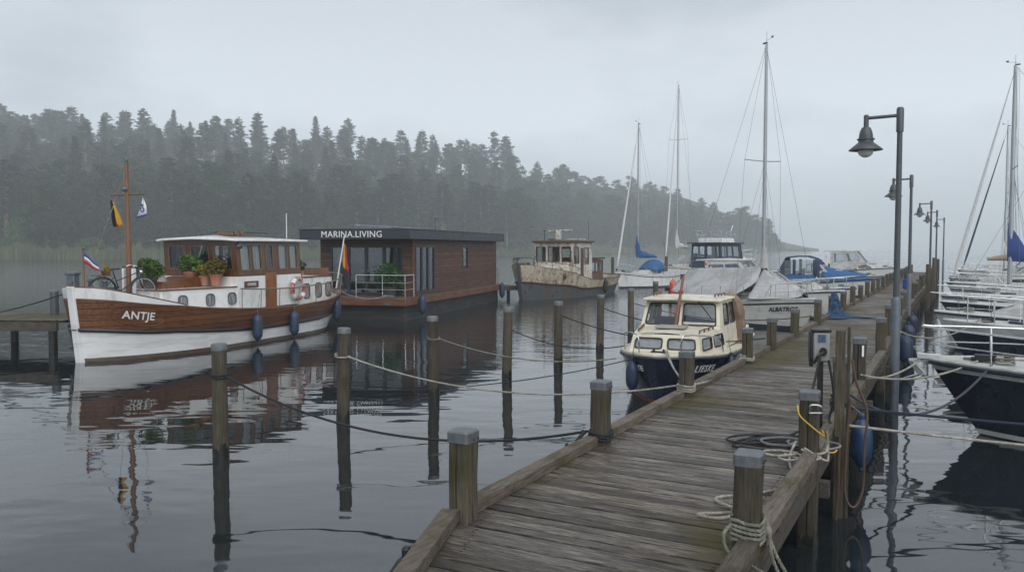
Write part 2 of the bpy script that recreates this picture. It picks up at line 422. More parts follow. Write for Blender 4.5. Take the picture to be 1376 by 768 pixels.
# ------------------------------------------------------------------ air
def haze():
    m, n, b, o = newmat('mist_air'); n.nodes.remove(b)
    v = nd(n, 'ShaderNodeVolumePrincipled', {'Color': (.94, .985, 1, 1), 'Density': .00104, 'Anisotropy': .1})
    n.links.new(v.outputs[0], o.inputs['Volume'])
    x0, x1, y0, y1, z0, z1 = -1000, 1000, -80, 1650, -3.5, 116
    h = MB(); h.box(((x0+x1)/2, (y0+y1)/2, (z0+z1)/2), (x1-x0, y1-y0, z1-z0)); 
    tag(h.build('haze', m, smooth=False), 'pale mist in the air over the lake', 'haze', kind='stuff')
haze()
# ------------------------------------------------------------------ jetty materials
def deck_mat():
    m, n, b, o = newmat('weathered_deck_boards')
    tcn = nd(n, 'ShaderNodeTexCoord'); at_ = nd(n, 'ShaderNodeAttribute', attribute_name='rnd')
    add = nd(n, 'ShaderNodeVectorMath', {0: tcn.outputs['Object'], 1: (0, 0, 0)}, operation='ADD')
    cmb = nd(n, 'ShaderNodeCombineXYZ', {'Y': nd(n, 'ShaderNodeMath', {0: at_.outputs['Fac'], 1: 37.}, operation='MULTIPLY').outputs[0]})
    n.links.new(cmb.outputs[0], add.inputs[1])
    def nz(scale, st, det=6., rough=.65):
        mp_ = nd(n, 'ShaderNodeMapping', {'Vector': add.outputs[0], 'Scale': st})
        return nd(n, 'ShaderNodeTexNoise', {'Vector': mp_.outputs[0], 'Scale': scale, 'Detail': det, 'Roughness': rough}).outputs['Fac']
    grain = nz(2.4, (34, 1.7, 8), 9., .72); blot = nz(1.9, (1.4, .6, 1), 7., .7)
    mpw = nd(n, 'ShaderNodeMapping', {'Vector': tcn.outputs['Object'], 'Scale': (1, 1, 1)})
    wide = nd(n, 'ShaderNodeTexNoise', {'Vector': mpw.outputs[0], 'Scale': .55, 'Detail': 4.}).outputs['Fac']
    c = ramp(n, grain, [(.33, (.009, .007, .0055)), (.47, (.068, .055, .044)), (.64, (.275, .238, .200))])
    h = nd(n, 'ShaderNodeHueSaturation', {'Color': c, 'Value': ramp(n, at_.outputs['Fac'], [(0, .5), (1, 1.4)]), 'Saturation': ramp(n, at_.outputs['Fac'], [(0, 1.15), (.5, .8), (1, 1.1)])}).outputs[0]
    h = mixc(n, ramp(n, blot, [(.46, 0.), (.66, .8)]), h, (.028, .023, .017))
    # moss grows along both kerbs and in patches
    sx = nd(n, 'ShaderNodeSeparateXYZ', {'Vector': tcn.outputs['Object']})
    e1 = nd(n, 'ShaderNodeMapRange', {'Value': sx.outputs['Y'], 'From Min': 2.2, 'From Max': 3.35}).outputs[0]
    e2 = nd(n, 'ShaderNodeMapRange', {'Value': sx.outputs['Y'], 'From Min': 2.0, 'From Max': 1.2}).outputs[0]
    e = nd(n, 'ShaderNodeMath', {0: nd(n, 'ShaderNodeMath', {0: e1, 1: e2}, operation='MAXIMUM').outputs[0], 1: .11}, operation='MULTIPLY').outputs[0]
    mo = nd(n, 'ShaderNodeMath', {0: wide, 1: e}, operation='ADD').outputs[0]
    mo2 = nd(n, 'ShaderNodeMath', {0: mo, 1: nd(n, 'ShaderNodeMath', {0: grain, 1: .35}, operation='MULTIPLY').outputs[0]}, operation='ADD').outputs[0]
    h = mixc(n, ramp(n, mo2, [(.74, 0.), (.90, .85)]), h, (.062, .052, .008))
    n.links.new(h, b.inputs['Base Color'])
    n.links.new(ramp(n, wide, [(.35, .42), (.65, .8)]), b.inputs['Roughness']); b.inputs['Specular IOR Level'].default_value = .4
    bp = nd(n, 'ShaderNodeBump', {'Strength': .8, 'Distance': .008, 'Height': grain}); n.links.new(bp.outputs[0], b.inputs['Normal'])
    return m
def timber(name, c, st, green=.4, gcol=(.036, .036, .009)):
    m, n, b, o = newmat(name); tcn = nd(n, 'ShaderNodeTexCoord'); oi = nd(n, 'ShaderNodeObjectInfo')
    off = nd(n, 'ShaderNodeCombineXYZ', {'X': nd(n, 'ShaderNodeMath', {0: oi.outputs['Random'], 1: 50.}, operation='MULTIPLY').outputs[0]})
    add = nd(n, 'ShaderNodeVectorMath', {0: tcn.outputs['Object'], 1: off.outputs[0]}, operation='ADD')
    mp_ = nd(n, 'ShaderNodeMapping', {'Vector': add.outputs[0], 'Scale': st})
    g1 = nd(n, 'ShaderNodeTexNoise', {'Vector': mp_.outputs[0], 'Scale': 4., 'Detail': 9., 'Roughness': .72}).outputs['Fac']
    g2 = nd(n, 'ShaderNodeTexNoise', {'Vector': add.outputs[0], 'Scale': 2.6, 'Detail': 5., 'Roughness': .6}).outputs['Fac']
    col = ramp(n, g1, [(.28, tuple(x*.22 for x in c)), (.5, c), (.75, tuple(min(1, x*1.9) for x in c))])
    col = mixc(n, ramp(n, g2, [(.62-.3*green, 0.), (.80-.2*green, .85)]), col, gcol)
    h = nd(n, 'ShaderNodeHueSaturation', {'Color': col, 'Value': ramp(n, oi.outputs['Random'], [(0, .75), (1, 1.25)])})
    n.links.new(h.outputs[0], b.inputs['Base Color']); b.inputs['Roughness'].default_value = .78; b.inputs['Specular IOR Level'].default_value = .35
    bp = nd(n, 'ShaderNodeBump', {'Strength': .9, 'Distance': .012, 'Height': g1}); n.links.new(bp.outputs[0], b.inputs['Normal'])
    return m
M_deck = deck_mat()
M_post = timber('post_timber', (.072, .061, .044), (13, 13, .9), .42)
M_pile = timber('pile_timber', (.080, .068, .050), (13, 13, .8), .45)
M_kerb = timber('kerb_timber', (.115, .094, .074), (1.3, 15, 15), .40)
M_beam = timber('beam_timber', (.085, .074, .06), (.9, 12, 12), .3)
M_wet = mk('wet_algae_timber', (.013, .014, .010), .5, 9, .35, .4)
M_cap = mk('zinc_cap', (.135, .15, .165), .3, 14, .5, .1, metal=.35, dirt=(.18, .17, .16), dirt_amt=.25, dirt_scale=9)
M_galv = mk('galvanised_pole', (.13, .155, .18), .22, 7, .5, .05, metal=.35)
M_lampm = mk('lamp_paint', (.075, .085, .095), .15, 9, .42, metal=.3)
M_frost = mk('lamp_bowl', (.62, .63, .60), .06, 5, .25)
M_ropew = mk('pale_rope', (.33, .315, .28), .35, 30, .9, dirt=(.18, .17, .13), dirt_amt=.35, dirt_scale=5)
M_ropeg = mk('grey_green_rope', (.19, .19, .155), .4, 30, .9, dirt=(.10, .11, .07), dirt_amt=.35, dirt_scale=6)
M_ropek = mk('black_rope', (.016, .016, .018), .3, 20, .8)
M_ropeb = mk('blue_rope', (.012, .020, .042), .3, 20, .85)
M_rubber = mk('black_rubber', (.012, .012, .013), .3, 8, .5)
M_yellow = mk('yellow_cable', (.55, .36, .03), .15, 8, .5)
M_hose = mk('brown_hose', (.085, .05, .036), .3, 5, .55)
M_blue = mk('fender_blue', (.013, .033, .085), .25, 7, .45, dirt=(.03, .045, .06), dirt_amt=.3, dirt_scale=4, objrnd=.25)
M_white = mk('white_gelcoat', (.80, .80, .79), .05, 3, .28, coat=.3, dirt=(.5, .49, .44), dirt_amt=.18, dirt_scale=2.2, dirt_stretch=(1, 1, .35))
M_steel = mk('stainless', (.62, .63, .64), .08, 9, .22, metal=1.)
M_navy = mk('navy_gelcoat', (.010, .016, .036), .15, 2, .25, coat=.4, dirt=(.03, .04, .055), dirt_amt=.2, dirt_scale=2, dirt_stretch=(1, 1, .3))
M_black = mk('black_paint', (.012, .013, .014), .3, 5, .4)
M_glass = glassmat('window_glass', (.78, .82, .83))
M_darkglass = mk('dark_window', (.012, .015, .018), .2, 2, .06, spec=.8)

ORD = ['first', 'second', 'third', 'fourth', 'fifth', 'sixth', 'seventh', 'eighth', 'ninth', 'tenth', 'eleventh', 'twelfth', 'thirteenth', 'fourteenth', 'fifteenth', 'sixteenth', 'seventeenth', 'eighteenth', 'nineteenth', 'twentieth']
ORD += ['twenty-'+x for x in ORD[:9]]+['thirtieth']+['thirty-'+x for x in ORD[:9]]
# ------------------------------------------------------------------ jetty
JROT = math.atan2(JU.y, JU.x); JLEN = 80.
TR = lerpf([(0, -1.10), (8, -1.16), (17, -1.18), (30, -1.42), (80, -1.42)]); TL = -3.45
def TLs(s): return TL if s > 5.35 else TL+.34*(5.35-s)
jetty = empty('jetty', (0, 0, 0), JROT, 'long weathered board jetty with timber kerbs running from the foreground to the mist', 'jetty')
LPOST = [5.32, 8.11, 11.28, 15.12, 17.35, 20.1, 23.7, 26.6]+[29.5+2.8*i for i in range(18)]
RPOST = [5.73, 8.5, 11.08, 13.41, 17.6, 20.6, 23.6, 26.9]+[30.+2.95*i for i in range(17)]
random.seed(5)
pl = MB(); pl.col = []
s = .6
while s < JLEN:
    wd = random.uniform(.108, .128); yl = -TLs(s)+random.uniform(-.006, .010); yr = -TR(s)+random.uniform(-.02, .012)
    zt = DECK+random.uniform(-.004, .004); a = random.uniform(-.0035, .0035); hh = .032
    xa, xb = s, s+wd; tl = random.uniform(-.003, .003); n0 = len(pl.f)
    y0, y1 = yr, yl; k0, k1 = a*0, a*(y1-y0)
    c = .004
    vs_ = []
    for y, k, dz in ((y0, k0, -tl), (y1, k1, tl)):
        vs_ += [(xa+k, y, zt-hh+dz), (xb+k, y, zt-hh+dz), (xb+k, y, zt-c+dz), (xb-c+k, y, zt+dz), (xa+c+k, y, zt+dz), (xa+k, y, zt-c+dz)]
    pl.add(vs_, [(0, 1, 2, 3, 4, 5), (11, 10, 9, 8, 7, 6)]+[(i, 6+i, 6+(i+1) % 6, (i+1) % 6) for i in range(6)])
    pl.col += [random.random()]*(len(pl.f)-n0); s += wd+random.choice((.010, .013, .016, .022))
pl.build('deck_boards', M_deck, jetty, smooth=False)
# board fixings: two screw heads at each side of every board near enough to show
sc_ = MB(); s = .66
while s < 16:
    for y in (-TLs(s)-.26, -TR(s)+.22):
        for dx in (.02, .07): sc_.lathe([(.0095, 0), (.008, .003)], 6, (s+dx, y, DECK+.001))
    s += .127
sc_.build('deck_screws', M_rubber, jetty)
def kerb_run(posts, ty, side):
    ends = [.3]+posts+[JLEN]
    for a, b in zip(ends, ends[1:]):
        a2 = a+(.098 if a in posts else 0); b2 = b-(.098 if b in posts else 0)
        k = MB(); tw = random.uniform(-.008, .008)
        p = Vector((a2, -ty(a)+tw, DECK+.052)); q = Vector((b2, -ty(b)+random.uniform(-.008, .008), DECK+.052+random.uniform(-.008, .008)))
        k.bar(p, q, .140, .10); k.build('kerb_beam', M_kerb, jetty, bev=.007)
kerb_run(LPOST, lambda s: TLs(s)+.075, 1); kerb_run(RPOST, lambda s: TR(s)-.055, -1)
for ty, nm in ((lambda s: TLs(s)+.06, 'l'), (lambda s: TR(s)-.05, 'r'), (lambda s: -2.3, 'm')):
    m_ = MB()
    ks = [.3, 2.8, 5.35]+list(range(9, 82, 4))
    for a, a2 in zip(ks, ks[1:]): m_.bar((a, -ty(a), DECK-.135), (a2-.02, -ty(a2), DECK-.135), .09, .20)
    m_.build('stringer', M_beam, jetty, bev=.004)
for sl_, sr in zip(LPOST, RPOST):
    m_ = MB(); m_.bar((sr+.16, -TR(sr)-.09, DECK-.32), (sr+.16, -TL+.05, DECK-.32), .12, .16); m_.build('cross_beam', M_beam, jetty, bev=.004)
# ------------------------------------------------------------------ mooring posts on the jetty
def post_proto(seed, h, wd=.174, cap=True):
    random.seed(seed); hw = wd/2; ch = .016
    prof = [(-hw+ch, -hw), (-.012, -hw), (-.004, -hw+.035), (.006, -hw), (hw-ch, -hw), (hw, -hw+ch), (hw, -.01), (hw-.02, .0), (hw, .008), (hw, hw-ch), (hw-ch, hw), (-hw+ch, hw), (-hw, hw-ch), (-hw, .02), (-hw+.028, .013), (-hw, .004), (-hw, -hw+ch)]
    k = seed % 4
    prof = [(x, y) if k == 0 else (-y, x) if k == 1 else (-x, -y) if k == 2 else (y, -x) for x, y in prof]
    e = empty('mooring_post', cat='post')
    b = MB(); zs = [-1.2, -.05, .28, .6, .9, 1.2, h-.085 if cap else h-.02] + ([] if cap else [h]); rings = []
    for z in zs:
        f = 1+random.uniform(-.025, .025); dx, dy = random.uniform(-.006, .006), random.uniform(-.006, .006)
        if not cap and z == h: f *= .93
        rings.append([Vector((x*f+dx, y*f+dy, z)) for x, y in prof])
    b.loft(rings); b.build('shaft', M_post, e, ang=50)
    wt = MB(); ring = lambda f, zf: [Vector((f*math.copysign(abs(math.cos(a))**.25, math.cos(a)), f*math.copysign(abs(math.sin(a))**.25, math.sin(a)), zf(i))) for i, a in enumerate([6.2832*k/40 for k in range(40)])]
    wt.loft([ring(hw+.007, lambda i: -.5), ring(hw+.007, lambda i: .0), ring(hw+.003, lambda i: .09+.10*abs(math.sin(i*1.7+seed))+.05*math.sin(i*.6))], caps=False); wt.build('waterline_algae', M_wet, e, ang=60)
    if cap:
        c = MB(); o = hw+.008
        def sq(r, z, c_): return [Vector(p+(z,)) for p in ((-r+c_, -r), (r-c_, -r), (r, -r+c_), (r, r-c_), (r-c_, r), (-r+c_, r), (-r, r-c_), (-r, -r+c_))]
        c.loft([sq(o, h-.088, .018), sq(o+.001, h-.012, .018), sq(o-.010, h, .02)]); cp = c.build('cap', M_cap, e, ang=22)
        bt = MB()
        for dx, dy, ax in ((0, -o-.002, 'Y'), (.06, -o-.002, 'Y'), (o+.002, 0, 'X')):
            bt.ball((dx, dy, h-.065), .010, 8, k=4)
        bt.build('cap_bolt', M_rubber, cp)
    return e
PP = [post_proto(k, 1.545) for k in (0, 1, 2, 3)]
PN = [post_proto(k, 1.545, cap=False) for k in (4, 5)]
def place_post(src, loc, rz, label, group, scale=None):
    return dup(src, loc, rz, label, scale=scale)
random.seed(8)
used = set()
def put(src_list, i, loc, rz, label, group, sc):
    src = src_list[i % len(src_list)]
    if src.name not in used: used.add(src.name); o = src; o.location = loc; o.rotation_euler = (0, 0, rz); o.scale = sc; o['label'] = label
    else: o = dup(src, loc, rz, label, scale=sc)
    o['group'] = group; return o
side_hint = {0: 'nearest mooring post on the left kerb, where the black rope passes behind', 1: 'left kerb post with dark rope wound round its foot', 2: 'left kerb post with pale rope wound round it, before the navy cabin boat', 3: 'left kerb post beside the cream cabin side windows', 4: 'left kerb post just behind the cream cabin boat'}
for i, s in enumerate(LPOST):
    lb = side_hint.get(i, f'{ORD[i]} mooring post from the camera along the left kerb of the jetty')
    put(PP if i < 8 or i % 3 else PN, i, jt(s, TL+.135, 0), JROT+random.uniform(-.05, .05), lb, 'mooring posts along the left kerb', (1, 1, random.uniform(.97, 1.02)))
rh = {0: 'nearest right kerb post with thick grey rope wound round its foot', 1: 'right kerb post with a metal handle and yellow cable across it', 2: 'right kerb post beside the tall plank, blue rope tied at its foot', 3: 'right kerb post with a pale notice strip nailed to it'}
for i, s in enumerate(RPOST):
    lb = rh.get(i, f'{ORD[i]} mooring post from the camera along the right kerb of the jetty')
    put(PP if i < 4 or i % 3 else PN, i+1, jt(s, TR(s)-.09, 0), JROT+random.uniform(-.05, .05), lb, 'mooring posts along the right kerb', (1, 1, 1.01 if i < 2 else 1.045 if i < 4 else random.uniform(.97, 1.1)))
# fittings on two of the right posts
hd = MB(); p0 = jt(RPOST[1], TR(8.5)-.09, 0)
def onpost(p, dx, dz): return p+Vector((dx, -.135, dz))
hd.tube(spline([onpost(p0, -.045, 1.36), onpost(p0, -.05, 1.44)+Vector((0, -.03, 0)), onpost(p0, .02, 1.445)+Vector((0, -.035, 0)), onpost(p0, .06, 1.42)+Vector((0, -.03, 0)), onpost(p0, .07, 1.36)], 6), .009, 6)
hd.box(onpost(p0, .01, 1.365), (.13, .02, .012))
tag(hd.build('metal_handle', M_steel), 'small bright metal handle screwed on the post with the yellow cable', 'handle')
p0 = jt(RPOST[3], TR(13.4)-.09, 0); st_ = MB(); st_.box(p0+Vector((-.005, -.125, 1.42)), (.03, .012, .17)); tag(st_.build('notice_strip', M_white, bev=.003), 'narrow pale strip fixed upright on a right kerb post', 'strip')
# tall plain piles by the far right edge
for i, (s, t, h) in enumerate(((41, -1.1, 2.25), (44.5, -1.05, 2.0), (49.5, -1.05, 2.45), (57, -1.0, 2.3))):
    put(PN, i, jt(s, t), JROT, f'{ORD[i]} of the taller bare piles standing against the far right edge of the jetty', 'tall piles at the far right edge', (1.05, 1.05, h/1.545))
# ------------------------------------------------------------------ round piles in the water
def pile_proto(seed):
    random.seed(seed); e = empty('mooring_pile', cat='pile'); b = MB(); n = 14; rings = []
    for z in (-1.5, 0, .3, .7, 1.1, 1.52):
        rr = .112-.008*z/1.6; rings.append([Vector((rr*math.cos(6.283*k/n)*(1+random.uniform(-.03, .03)), rr*math.sin(6.283*k/n)*(1+random.uniform(-.03, .03)), z)) for k in range(n)])
    b.loft(rings); b.build('shaft', M_pile, e, ang=60)
    w_ = MB(); w_.loft([[Vector((r_*math.cos(6.283*k/28), r_*math.sin(6.283*k/28), z if i < 2 else .10+.09*abs(math.sin(k*1.9+seed))+.05*math.sin(k*.8))) for k in range(28)] for i, (r_, z) in enumerate(((.117, -.5), (.117, .03), (.1155, 0)))], caps=False); w_.build('waterline_algae', M_wet, e)
    c = MB(); c.lathe([(.113, 1.52), (.114, 1.60), (.108, 1.612), (.09, 1.62)], n); c.build('cap', M_cap, e)
    return e
PL = [pile_proto(31), pile_proto(32), pile_proto(33)]
pile_px = [(297, 612), (461, 567), (583, 533), (681, 508), (750, 490), (806, 470), (848, 452), (881, 435)]
PILES = [at(x, y) for x, y in pile_px]+[jt(s, -9.3+.2*math.sin(s)) for s in (50.3, 54., 57.8, 61.2, 64.5, 69, 74)]
plab = ['nearest round pile in the water, black rope tied near its top', 'round pile in front of the stern of the white and brown barge', 'round pile standing before the houseboat side wall', 'round pile left of the rusty boat, third behind the barge', 'round pile in the water below the rusty boat', 'round pile right of the rusty boat, left of the navy cabin boat', 'round pile touching the left edge of the cream cabin boat', 'round pile behind the roof of the cream cabin boat']
random.seed(3)
for i, p in enumerate(PILES):
    lb = plab[i] if i < 8 else f'{ORD[i-8]} of the far piles behind the covered sailing boat, counted from the left'
    o = put(PL, i, p, random.uniform(0, 6), lb, 'round mooring piles in the water', (1, 1, 1 if i < 7 else random.uniform(.94, 1.06)))
    o.rotation_euler = (random.uniform(-.022, .022), random.uniform(-.026, .026), o.rotation_euler[2])
# ------------------------------------------------------------------ street lamps
def lamp_proto():
    e = empty('jetty_lamp', cat='lamp'); b = MB()
    b.lathe([(.078, -1.), (.078, 2.02), (.07, 2.06), (.055, 2.1)], 14); b.build('base_pole', M_galv, e)
    b = MB(); b.tube([(0, 0, 2.08), (0, 0, 5.42)], [.055, .044], 12); b.lathe([(.062, 5.02), (.062, 5.42), (.045, 5.45)], 12); b.build('pole', M_lampm, e)
    b = MB(); b.tube([(0, 0, 5.31), (0, .55, 5.29)], .030, 10); b.lathe([(.045, 5.12), (.045, 5.33), (.03, 5.35)], 10, (0, .55, 0)); b.build('arm', M_lampm, e)
    b = MB(); c = (0, .55, 0)
    b.lathe([(.03, 5.14), (.075, 5.12), (.105, 5.05), (.118, 4.98), (.12, 4.93), (.15, 4.925), (.15, 4.905), (.125, 4.90), (.13, 4.86), (.285, 4.735), (.29, 4.72), (.27, 4.717), (.12, 4.82), (.10, 4.84)], 20, c, caps=False); hd_ = b.build('lamp_head', M_lampm, e, ang=40)
    b = MB(); b.ball((0, .55, 4.71), (.135, .135, .12), 16, k=8); b.build('glass_bowl', M_frost, hd_)
    return e
lp = lamp_proto()
lamps = [jt(16.1, -.93), jt(31.0, -1.40), jt(48.6, -1.22), jt(60.5, -1.18), jt(75.8, -.95)]
ll = ['nearest grey jetty lamp, tallest in the photo, with hanging bell shade', 'second jetty lamp, its shade overlapping the nearest lamp pole', 'third jetty lamp, first of the three close together', 'fourth jetty lamp, the middle of the three close together', 'farthest and smallest jetty lamp in the mist']
for i, p in enumerate(lamps):
    o = lp if i == 0 else dup(lp)
    o.location = p; o.rotation_euler = (0, 0, JROT+.1); o['label'] = ll[i]; o['group'] = 'hanging lamps along the jetty'
# ------------------------------------------------------------------ ropes
def rope(name, pts, r, mat, label, cat='rope', group=None, n=6, strands=False):
    b = MB()
    if strands:
        P = [Vector(p) for p in pts]; acc = 0.; outs = [[], [], []]; ref = None
        fine = []
        for a, c in zip(P, P[1:]):
            k = max(1, int((c-a).length/.012))
            fine += [a.lerp(c, i/k) for i in range(k)]
        fine.append(P[-1])
        for i, p in enumerate(fine):
            t = (fine[min(i+1, len(fine)-1)]-fine[max(i-1, 0)]).normalized()
            if ref is None: ref = t.orthogonal()
            x = (ref-t*ref.dot(t)).normalized(); ref = x; y = t.cross(x)
            if i: acc += (fine[i]-fine[i-1]).length
            for k in range(3):
                an = acc/(r*7.5)*6.283+k*2.094; outs[k].append(p+(x*math.cos(an)+y*math.sin(an))*r*.48)
        for q in outs: b.tube(q, r*.60, 5)
    else: b.tube(pts, r, n)
    return tag(b.build(name, mat), label, cat, group)
def wrap(c, rx, z0, turns, dz, r, mat, label, square=True, name='rope_coil', strands=False, tails=(), tilt=.02):
    pts = []; N = 16; c = Vector(c)
    for i in range(int(N*turns)+1):
        a = i/N*6.283; ca, sa = math.cos(a), math.sin(a)
        k = 1/max(abs(math.cos(a)), abs(math.sin(a)))**.62 if square else 1
        v = Vector((ca*k*rx, sa*k*rx, 0)); v.rotate(Matrix.Rotation(JROT, 3, 'Z'))
        pts.append(c+v+Vector((0, 0, z0+dz*i/N+tilt*math.sin(a*1.+.4)+random.uniform(-.004, .004))))
    b = MB()
    o = rope(name, list(tails[0][::-1] if len(tails) > 0 else [])+pts+list(tails[1] if len(tails) > 1 else []), r, mat, label, strands=strands)
    return o
P = PILES
rope('mooring_rope', sagline(P[0]+Vector((.1, -.06, 1.16)), jt(8.11, TL-.02, .99), .42, 20), .016, M_ropek, 'black rope sagging from the nearest pile to a left kerb post', group='mooring ropes')
wrap(P[0], .125, 1.13, 2, .035, .014, M_ropek, 'black rope turned round the nearest pile', False)
rope('mooring_rope', sagline(P[1]+Vector((.1, -.08, 1.14)), jt(11.28, TL-.0, 1.02), .34, 20), .014, M_ropew, 'pale rope sagging from the pile by the barge stern to a left kerb post', group='mooring ropes')
wrap(P[1], .122, 1.12, 1.5, .03, .013, M_ropew, 'pale rope turned round the pile by the barge stern', False)
navy_bow = Vector((2.0, 15.6, .86))
rope('mooring_rope', sagline(P[2]+Vector((.1, -.05, 1.18)), navy_bow, .22, 18), .013, M_ropeg, 'grey green rope from the pile before the houseboat to the navy bow', group='mooring ropes')
wrap(P[2], .122, 1.16, 1.5, .03, .012, M_ropeg, 'grey green rope turned round the pile before the houseboat', False)
rope('mooring_rope', sagline(P[3]+Vector((.1, -.05, 1.12)), Vector((2.3, 16.6, .98)), .2, 16), .012, M_ropek, 'dark rope from the pile left of the rusty boat to the navy cabin boat', group='mooring ropes')
rope('mooring_rope', sagline(P[4]+Vector((.1, -.05, 1.25)), jt(17.35, TL, 1.1), .3, 16), .014, M_ropek, 'dark rope from the pile below the rusty boat behind the navy cabin boat', group='mooring ropes')
rope('mooring_rope', sagline(P[5]+Vector((.1, -.05, 1.22)), jt(20.1, TL, 1.1), .3, 16), .014, M_ropek, 'dark rope from the pile right of the rusty boat towards the jetty', group='mooring ropes')
rope('mooring_rope', sagline(P[6]+Vector((.1, -.05, 1.12)), jt(23.7, TL, 1.1), .3, 16), .014, M_ropek, 'dark rope from the pile at the cream cabin edge towards the jetty', group='mooring ropes')
rope('mooring_rope', sagline(P[1]+Vector((.1, 0, .55)), navy_bow+Vector((.4, .2, -.02)), .18, 16), .010, M_ropek, 'thin dark line low over the water towards the navy bow', group='mooring ropes')
# ------------------------------------------------------------------ boat building helpers
class Hull:
    """x forward (0 = stern, L = stem head), y to port, z up from the water."""
    def __init__(s, L, B, sheer, Lw=None, xs=0., um=.45, tr=.75, p=1.8, q=.75, round_stern=0., wl=.86, wtr=None, flare=.8, z0=-.4, stem=.03, qw=None):
        s.L, s.B, s.S = L, B, lerpf(sheer); s.Lw = Lw if Lw else L*.92; s.xs = xs; s.um = um; s.tr = tr; s.p = p; s.q = q; s.rs = round_stern; s.wl = wl; s.wtr = tr if wtr is None else wtr; s.fl = flare; s.z0 = z0; s.stem = stem; s.qw = qw or q*1.25
    def shape(s, u, tr, q):
        if u >= s.um: return max(0, 1-((u-s.um)/(1-s.um))**s.p)**q
        f = tr+(1-tr)*math.sin(math.pi/2*u/s.um)
        if s.rs and u < s.rs: f *= math.sqrt(max(0, 1-(1-u/s.rs)**2))
        return f
    def P(s, u, z, off=0., side=1):
        S = s.S(u); t = max(0., min(1.15, (z-s.z0)/(S-s.z0)))
        bd = s.B/2*s.shape(u, s.tr, s.q); bw = s.B/2*s.wl*s.shape(u, s.wtr, s.qw)
        hb = bw+(bd-bw)*t**(1/s.fl) if t <= 1 else bd+(bd-bw)*(t-1)*.5
        hb = max(hb, s.stem)+off
        tb = max(0., min(1.15, (z-s.z0)/(s.S(1)-s.z0)))
        xb = s.Lw+(s.L-s.Lw)*tb**.9+off*.6; xst = s.xs*(1-t)
        return Vector((xst+u*(xb-xst), side*hb, z))
    us = [0, .01, .025, .05, .08, .12, .17, .23, .3, .38, .46, .54, .62, .69, .75, .81, .86, .90, .935, .965, .985, 1.]
    def band(s, mb, lo, hi, off=0., u0=0., u1=1., nv=4, m=0, transom=True, inner=False):
        lo_ = lo if callable(lo) else (lambda u: lo); hi_ = hi if callable(hi) else (lambda u: hi)
        us = sorted(set([u for u in s.us if u0 < u < u1]+[u0, u1]))
        for side in (1, -1):
            rows = [[s.P(u, lo_(u)+(hi_(u)-lo_(u))*k/nv, off, side) for k in range(nv+1)] for u in us]
            mb.grid(rows, m, flip=(side < 0) != inner)
        if u1 >= 1: 
            r = [[s.P(1, lo_(1)+(hi_(1)-lo_(1))*k/nv, off, sd) for k in range(nv+1)] for sd in (1, -1)]; mb.grid(r, m)
        if transom and u0 <= 0 and s.tr > .05 and not s.rs:
            r = [[s.P(0, lo_(0)+(hi_(0)-lo_(0))*k/nv, off, sd) for k in range(nv+1)] for sd in (-1, 1)]; mb.grid(r, m)
    def deck(s, mb, zf, u0=0., u1=1., inset=.03, m=0, camber=.04):
        us = sorted(set([u for u in s.us if u0 < u < u1]+[u0, u1])); rows = []
        for u in us:
            z = zf(u) if callable(zf) else s.S(u)+zf
            a = s.P(u, z, -inset, 1); b = s.P(u, z, -inset, -1)
            rows.append([b, b.lerp(a, .25)+Vector((0, 0, camber*.75)), b.lerp(a, .5)+Vector((0, 0, camber)), b.lerp(a, .75)+Vector((0, 0, camber*.75)), a])
        mb.grid(rows, m)
    def line(s, zf, off=0., u0=0., u1=1., side=1):
        us = sorted(set([u for u in s.us if u0 < u < u1]+[u0, u1]))
        return [s.P(u, zf(u) if callable(zf) else s.S(u)+zf, off, side) for u in us]
    def rail(s, mb, zf, r, off=0., u0=0., u1=1., n=6, m=0):
        a = s.line(zf, off, u0, u1, 1); b = s.line(zf, off, u0, u1, -1)
        if u0 <= 0: pts = a[::-1]+b if u1 >= 1 and False else a[::-1]+b
        else: pts = None
        if u1 >= 1 and u0 <= 0: mb.tube(a+b[::-1], r, n, m, closed=True)
        elif u1 >= 1: mb.tube(a+b[::-1], r, n, m)
        elif u0 <= 0: mb.tube(a[::-1]+b, r, n, m)
        else: mb.tube(a, r, n, m); mb.tube(b, r, n, m)
def bow_place(e, bow, hd, dist):
    """put root so that the point `dist` ahead of the stern on the centre line lies at bow, heading hd"""
    h = Vector((hd[0], hd[1], 0)).normalized(); e.location = Vector((bow[0], bow[1], 0))-h*dist; e.rotation_euler = (0, 0, math.atan2(h.y, h.x))
def text_mesh(body, size, extrude=.004, shear=0., space=1., bold=.0, align='CENTER'):
    cu = bpy.data.curves.new('lettering', 'FONT'); cu.body = body; cu.size = size; cu.extrude = extrude; cu.align_x = align; cu.align_y = 'CENTER'; cu.shear = shear; cu.space_character = space; cu.offset = bold; cu.resolution_u = 3
    o = bpy.data.objects.new('lettering_tmp', cu); COL.objects.link(o)
    dg = bpy.context.evaluated_depsgraph_get(); me = bpy.data.meshes.new_from_object(o.evaluated_get(dg))
    bpy.data.objects.remove(o); bpy.data.curves.remove(cu)
    return me
def lettering(name, body, size, mat, parent, origin, xd, up, **k):
    me = text_mesh(body, size, **k); me.materials.clear(); me.materials.append(mat)
    o = bpy.data.objects.new(name, me); COL.objects.link(o); o.parent = parent
    xd = Vector(xd).normalized(); up = Vector(up); up = (up-xd*up.dot(xd)).normalized(); zd = xd.cross(up)
    o.matrix_local = Matrix.Translation(Vector(origin)) @ Matrix((xd, up, zd)).transposed().to_4x4()
    return o
